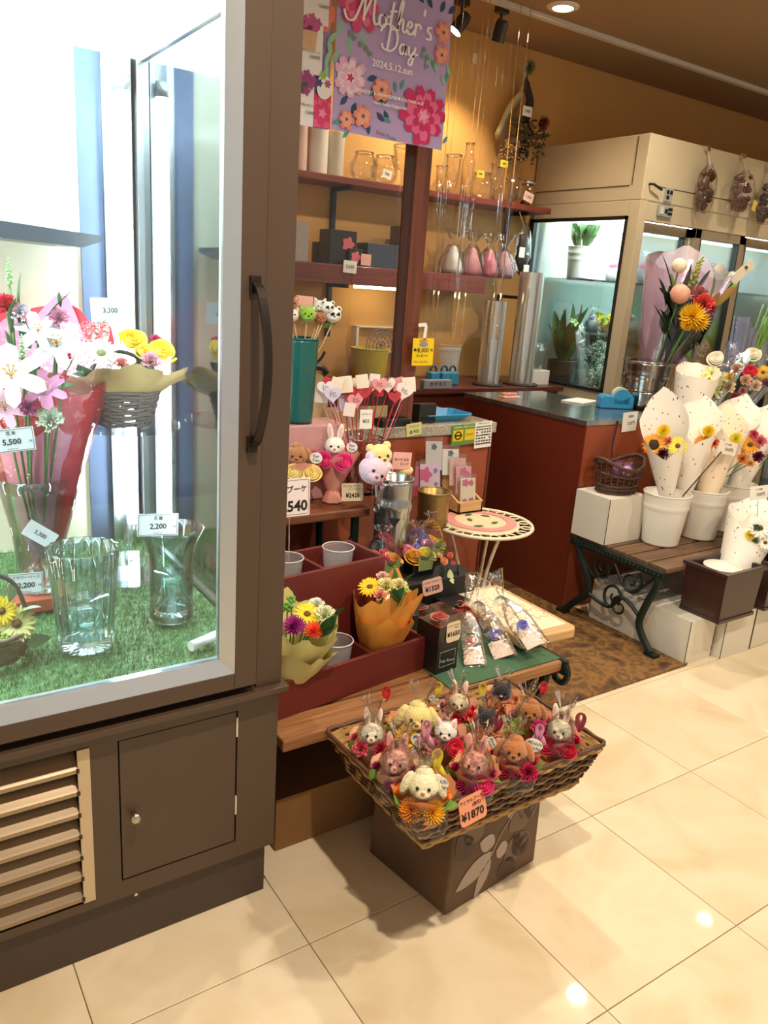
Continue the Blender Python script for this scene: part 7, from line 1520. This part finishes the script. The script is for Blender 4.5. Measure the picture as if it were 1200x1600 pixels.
# acrylic stand and basket arrangement
ACR = clear('acrylic_sheet', 'f4f8fc', k=.6, base=.10, rough=.05)
p = V((.585, 2.09, GZ)); as_ = thing('acrylic_stand', 'clear acrylic stand with round top and base on the grass', 'stand', tr(p)); zt_ = 1.10-GZ
MB().lathe([(0, zt_-.008), (.142, zt_-.008), (.142, zt_), (0, zt_)], 48).build('top_disc', ACR, as_, True, auto=True); MB().lathe([(0, 0), (.085, 0), (.085, .045), (0, .045)], 40).build('base_drum', ACR, as_, True, auto=True); MB().tube([(0, 0, .045), (0, 0, zt_-.008)], .011, 14).build('post', ACR, as_, True)
p = V((.575, 2.075, 1.1003)); fb = thing('flower_basket', 'grey twig basket of yellow gerberas and pink roses on the acrylic stand', 'flower basket', tr(p))
TWIG = mat('grey_twig', '7d7068', .7, var=.35, scale=70, bump=.3)
for k in range(11):
    z = .005+.0085*k; r = .068+.026*k/10; mb = MB(); ph = rnd.uniform(0, 6); mb.tube([((r+.003*math.sin(i*PI/2+k*PI))*math.cos(2*PI*i/40), (r+.003*math.sin(i*PI/2+k*PI))*.9*math.sin(2*PI*i/40), z+.002*math.sin(i*.7+ph)) for i in range(40)], .0046, 6, True); mb.build('twig_ring', TWIG, fb, True)
for i in range(14): a = 2*PI*i/14; MB().tube([(.068*math.cos(a), .061*math.sin(a), .002), (.095*math.cos(a), .086*math.sin(a), .092)], .0035, 5).build('upright', TWIG, fb)
mb = MB(); mb.tube(crv([(-.085, 0, .09), (-.06, .02, .16), (0, .03, .185), (.06, .02, .16), (.085, 0, .09)], 6), .006, 7); mb.build('handle', mat('dark_twig', '4a4440', .7), fb, True)
cone(fb, p+V((0, 0, .07)), p+V((0, .02, .135)), .085, .19, front=.70, m=mat('kraft_tissue', 'e0bd80', .65, var=.08), ruffle=.5, seed=3, n=52, name='paper_collar')
for (u, v, dy, k, c_, s_) in ((158, 552, -.07, 'gerbera', 'f2efd8', .046), (206, 537, -.02, 'rose', 'f2cc2c', .040), (252, 553, -.05, 'rose', 'f4d63c', .040), (190, 572, -.09, 'carnation', 'ee9c92', .024), (235, 568, -.09, 'carnation', 'f0b4bc', .032), (243, 535, -.02, 'carnation', 'd83a6a', .022), (225, 552, -.06, 'rose', 'f0c83a', .026)):
    flower(fb, k, c_, at_y(u, v, p.y+dy), (-.1, -.8, .8), s_, center='7a7a4a')
for k in range(14): a = rnd.uniform(0, 6.28); leaf(fb, p+V((.05*math.cos(a), .04*math.sin(a), .10)), (math.cos(a), math.sin(a)-.3, .7), .075, .04, LEAFD if k % 2 else LEAF)
card('white price card reading 3,300 standing behind the flower basket', cardM(172, 484, 2.2, 0, 0, -2), .10, .062, [('3,300', 0, -.002, .018)], FCARD, r=.001, stick=.24)
# small basket at lower left
p = at_z(12, 1035, GZ)+V((-.02, .04, 0)); fb2 = thing('flower_basket', 'low twig basket with a pale yellow gerbera at the lower left of the refrigerator', 'flower basket', tr(p))
for k in range(8):
    z = .006+.009*k; r = .058+.022*k/7; mb = MB(); mb.tube([((r+.003*math.sin(i*PI/2+k*PI))*math.cos(2*PI*i/40), (r+.003*math.sin(i*PI/2+k*PI))*math.sin(2*PI*i/40), z) for i in range(40)], .0048, 6, True); mb.build('twig_ring', mat('brown_twig', '8a7660', .7, var=.35, scale=70), fb2, True)
mb = MB(); mb.tube(crv([(-.07, 0, .07), (-.05, 0, .16), (0, 0, .19), (.05, 0, .16), (.075, 0, .07)], 6), .005, 7); mb.build('handle', mat('dark_twig', '4a4440', .7), fb2, True)
for (u, v, dy, k, c_, s_) in ((26, 975, -.05, 'gerbera', 'f2eca0', .042), (2, 955, -.04, 'gerbera', 'f0cf2c', .034), (8, 1000, -.06, 'berries', '8aa83c', .025)): flower(fb2, k, c_, at_y(u, v, p.y+dy), (0, -.9, .5), s_)
for (u0, v0, u1, v1) in ((35, 1000, 72, 1000), (30, 960, 55, 945), (15, 940, 20, 920), (10, 1010, 30, 1030)): a = at_y(u0, v0, p.y-.04); d_ = at_y(u1, v1, p.y-.05)-a; leaf(fb2, a, d_, d_.length*1.2, .03, mat('eucalyptus', '9fb898', .6, var=.15))
# odds and ends
a = at_z(298, 1010, GZ+.012); t = MB().tube([a, a+V((.075, .03, 0))], .012, 16).build('white_tube_end', mat('white_rubber', 'eef0ee', .5), smooth=False); tag(t, 'short white rubber tube lying on the grass by the door trim', 'tube')
t = thing('grey_shelf_plate', 'dark grey angular shelf plate fixed high on the refrigerator back', 'shelf plate', tr(at_y(60, 362, 2.3)))
mb = MB(); x = .0; mb.prism([(-.3, .026), (.128, .0), (.128, -.014), (.082, -.032), (-.10, -.026), (-.18, .0), (-.3, .012)], -.12, .15); mb.build('plate', mat('grey_acrylic', '3d4148', .25, var=.05), t); MB().tube([(-.02, .02, .006), (-.02, .14, .05)], .005, 8).build('bracket_rod', CHROME, t)
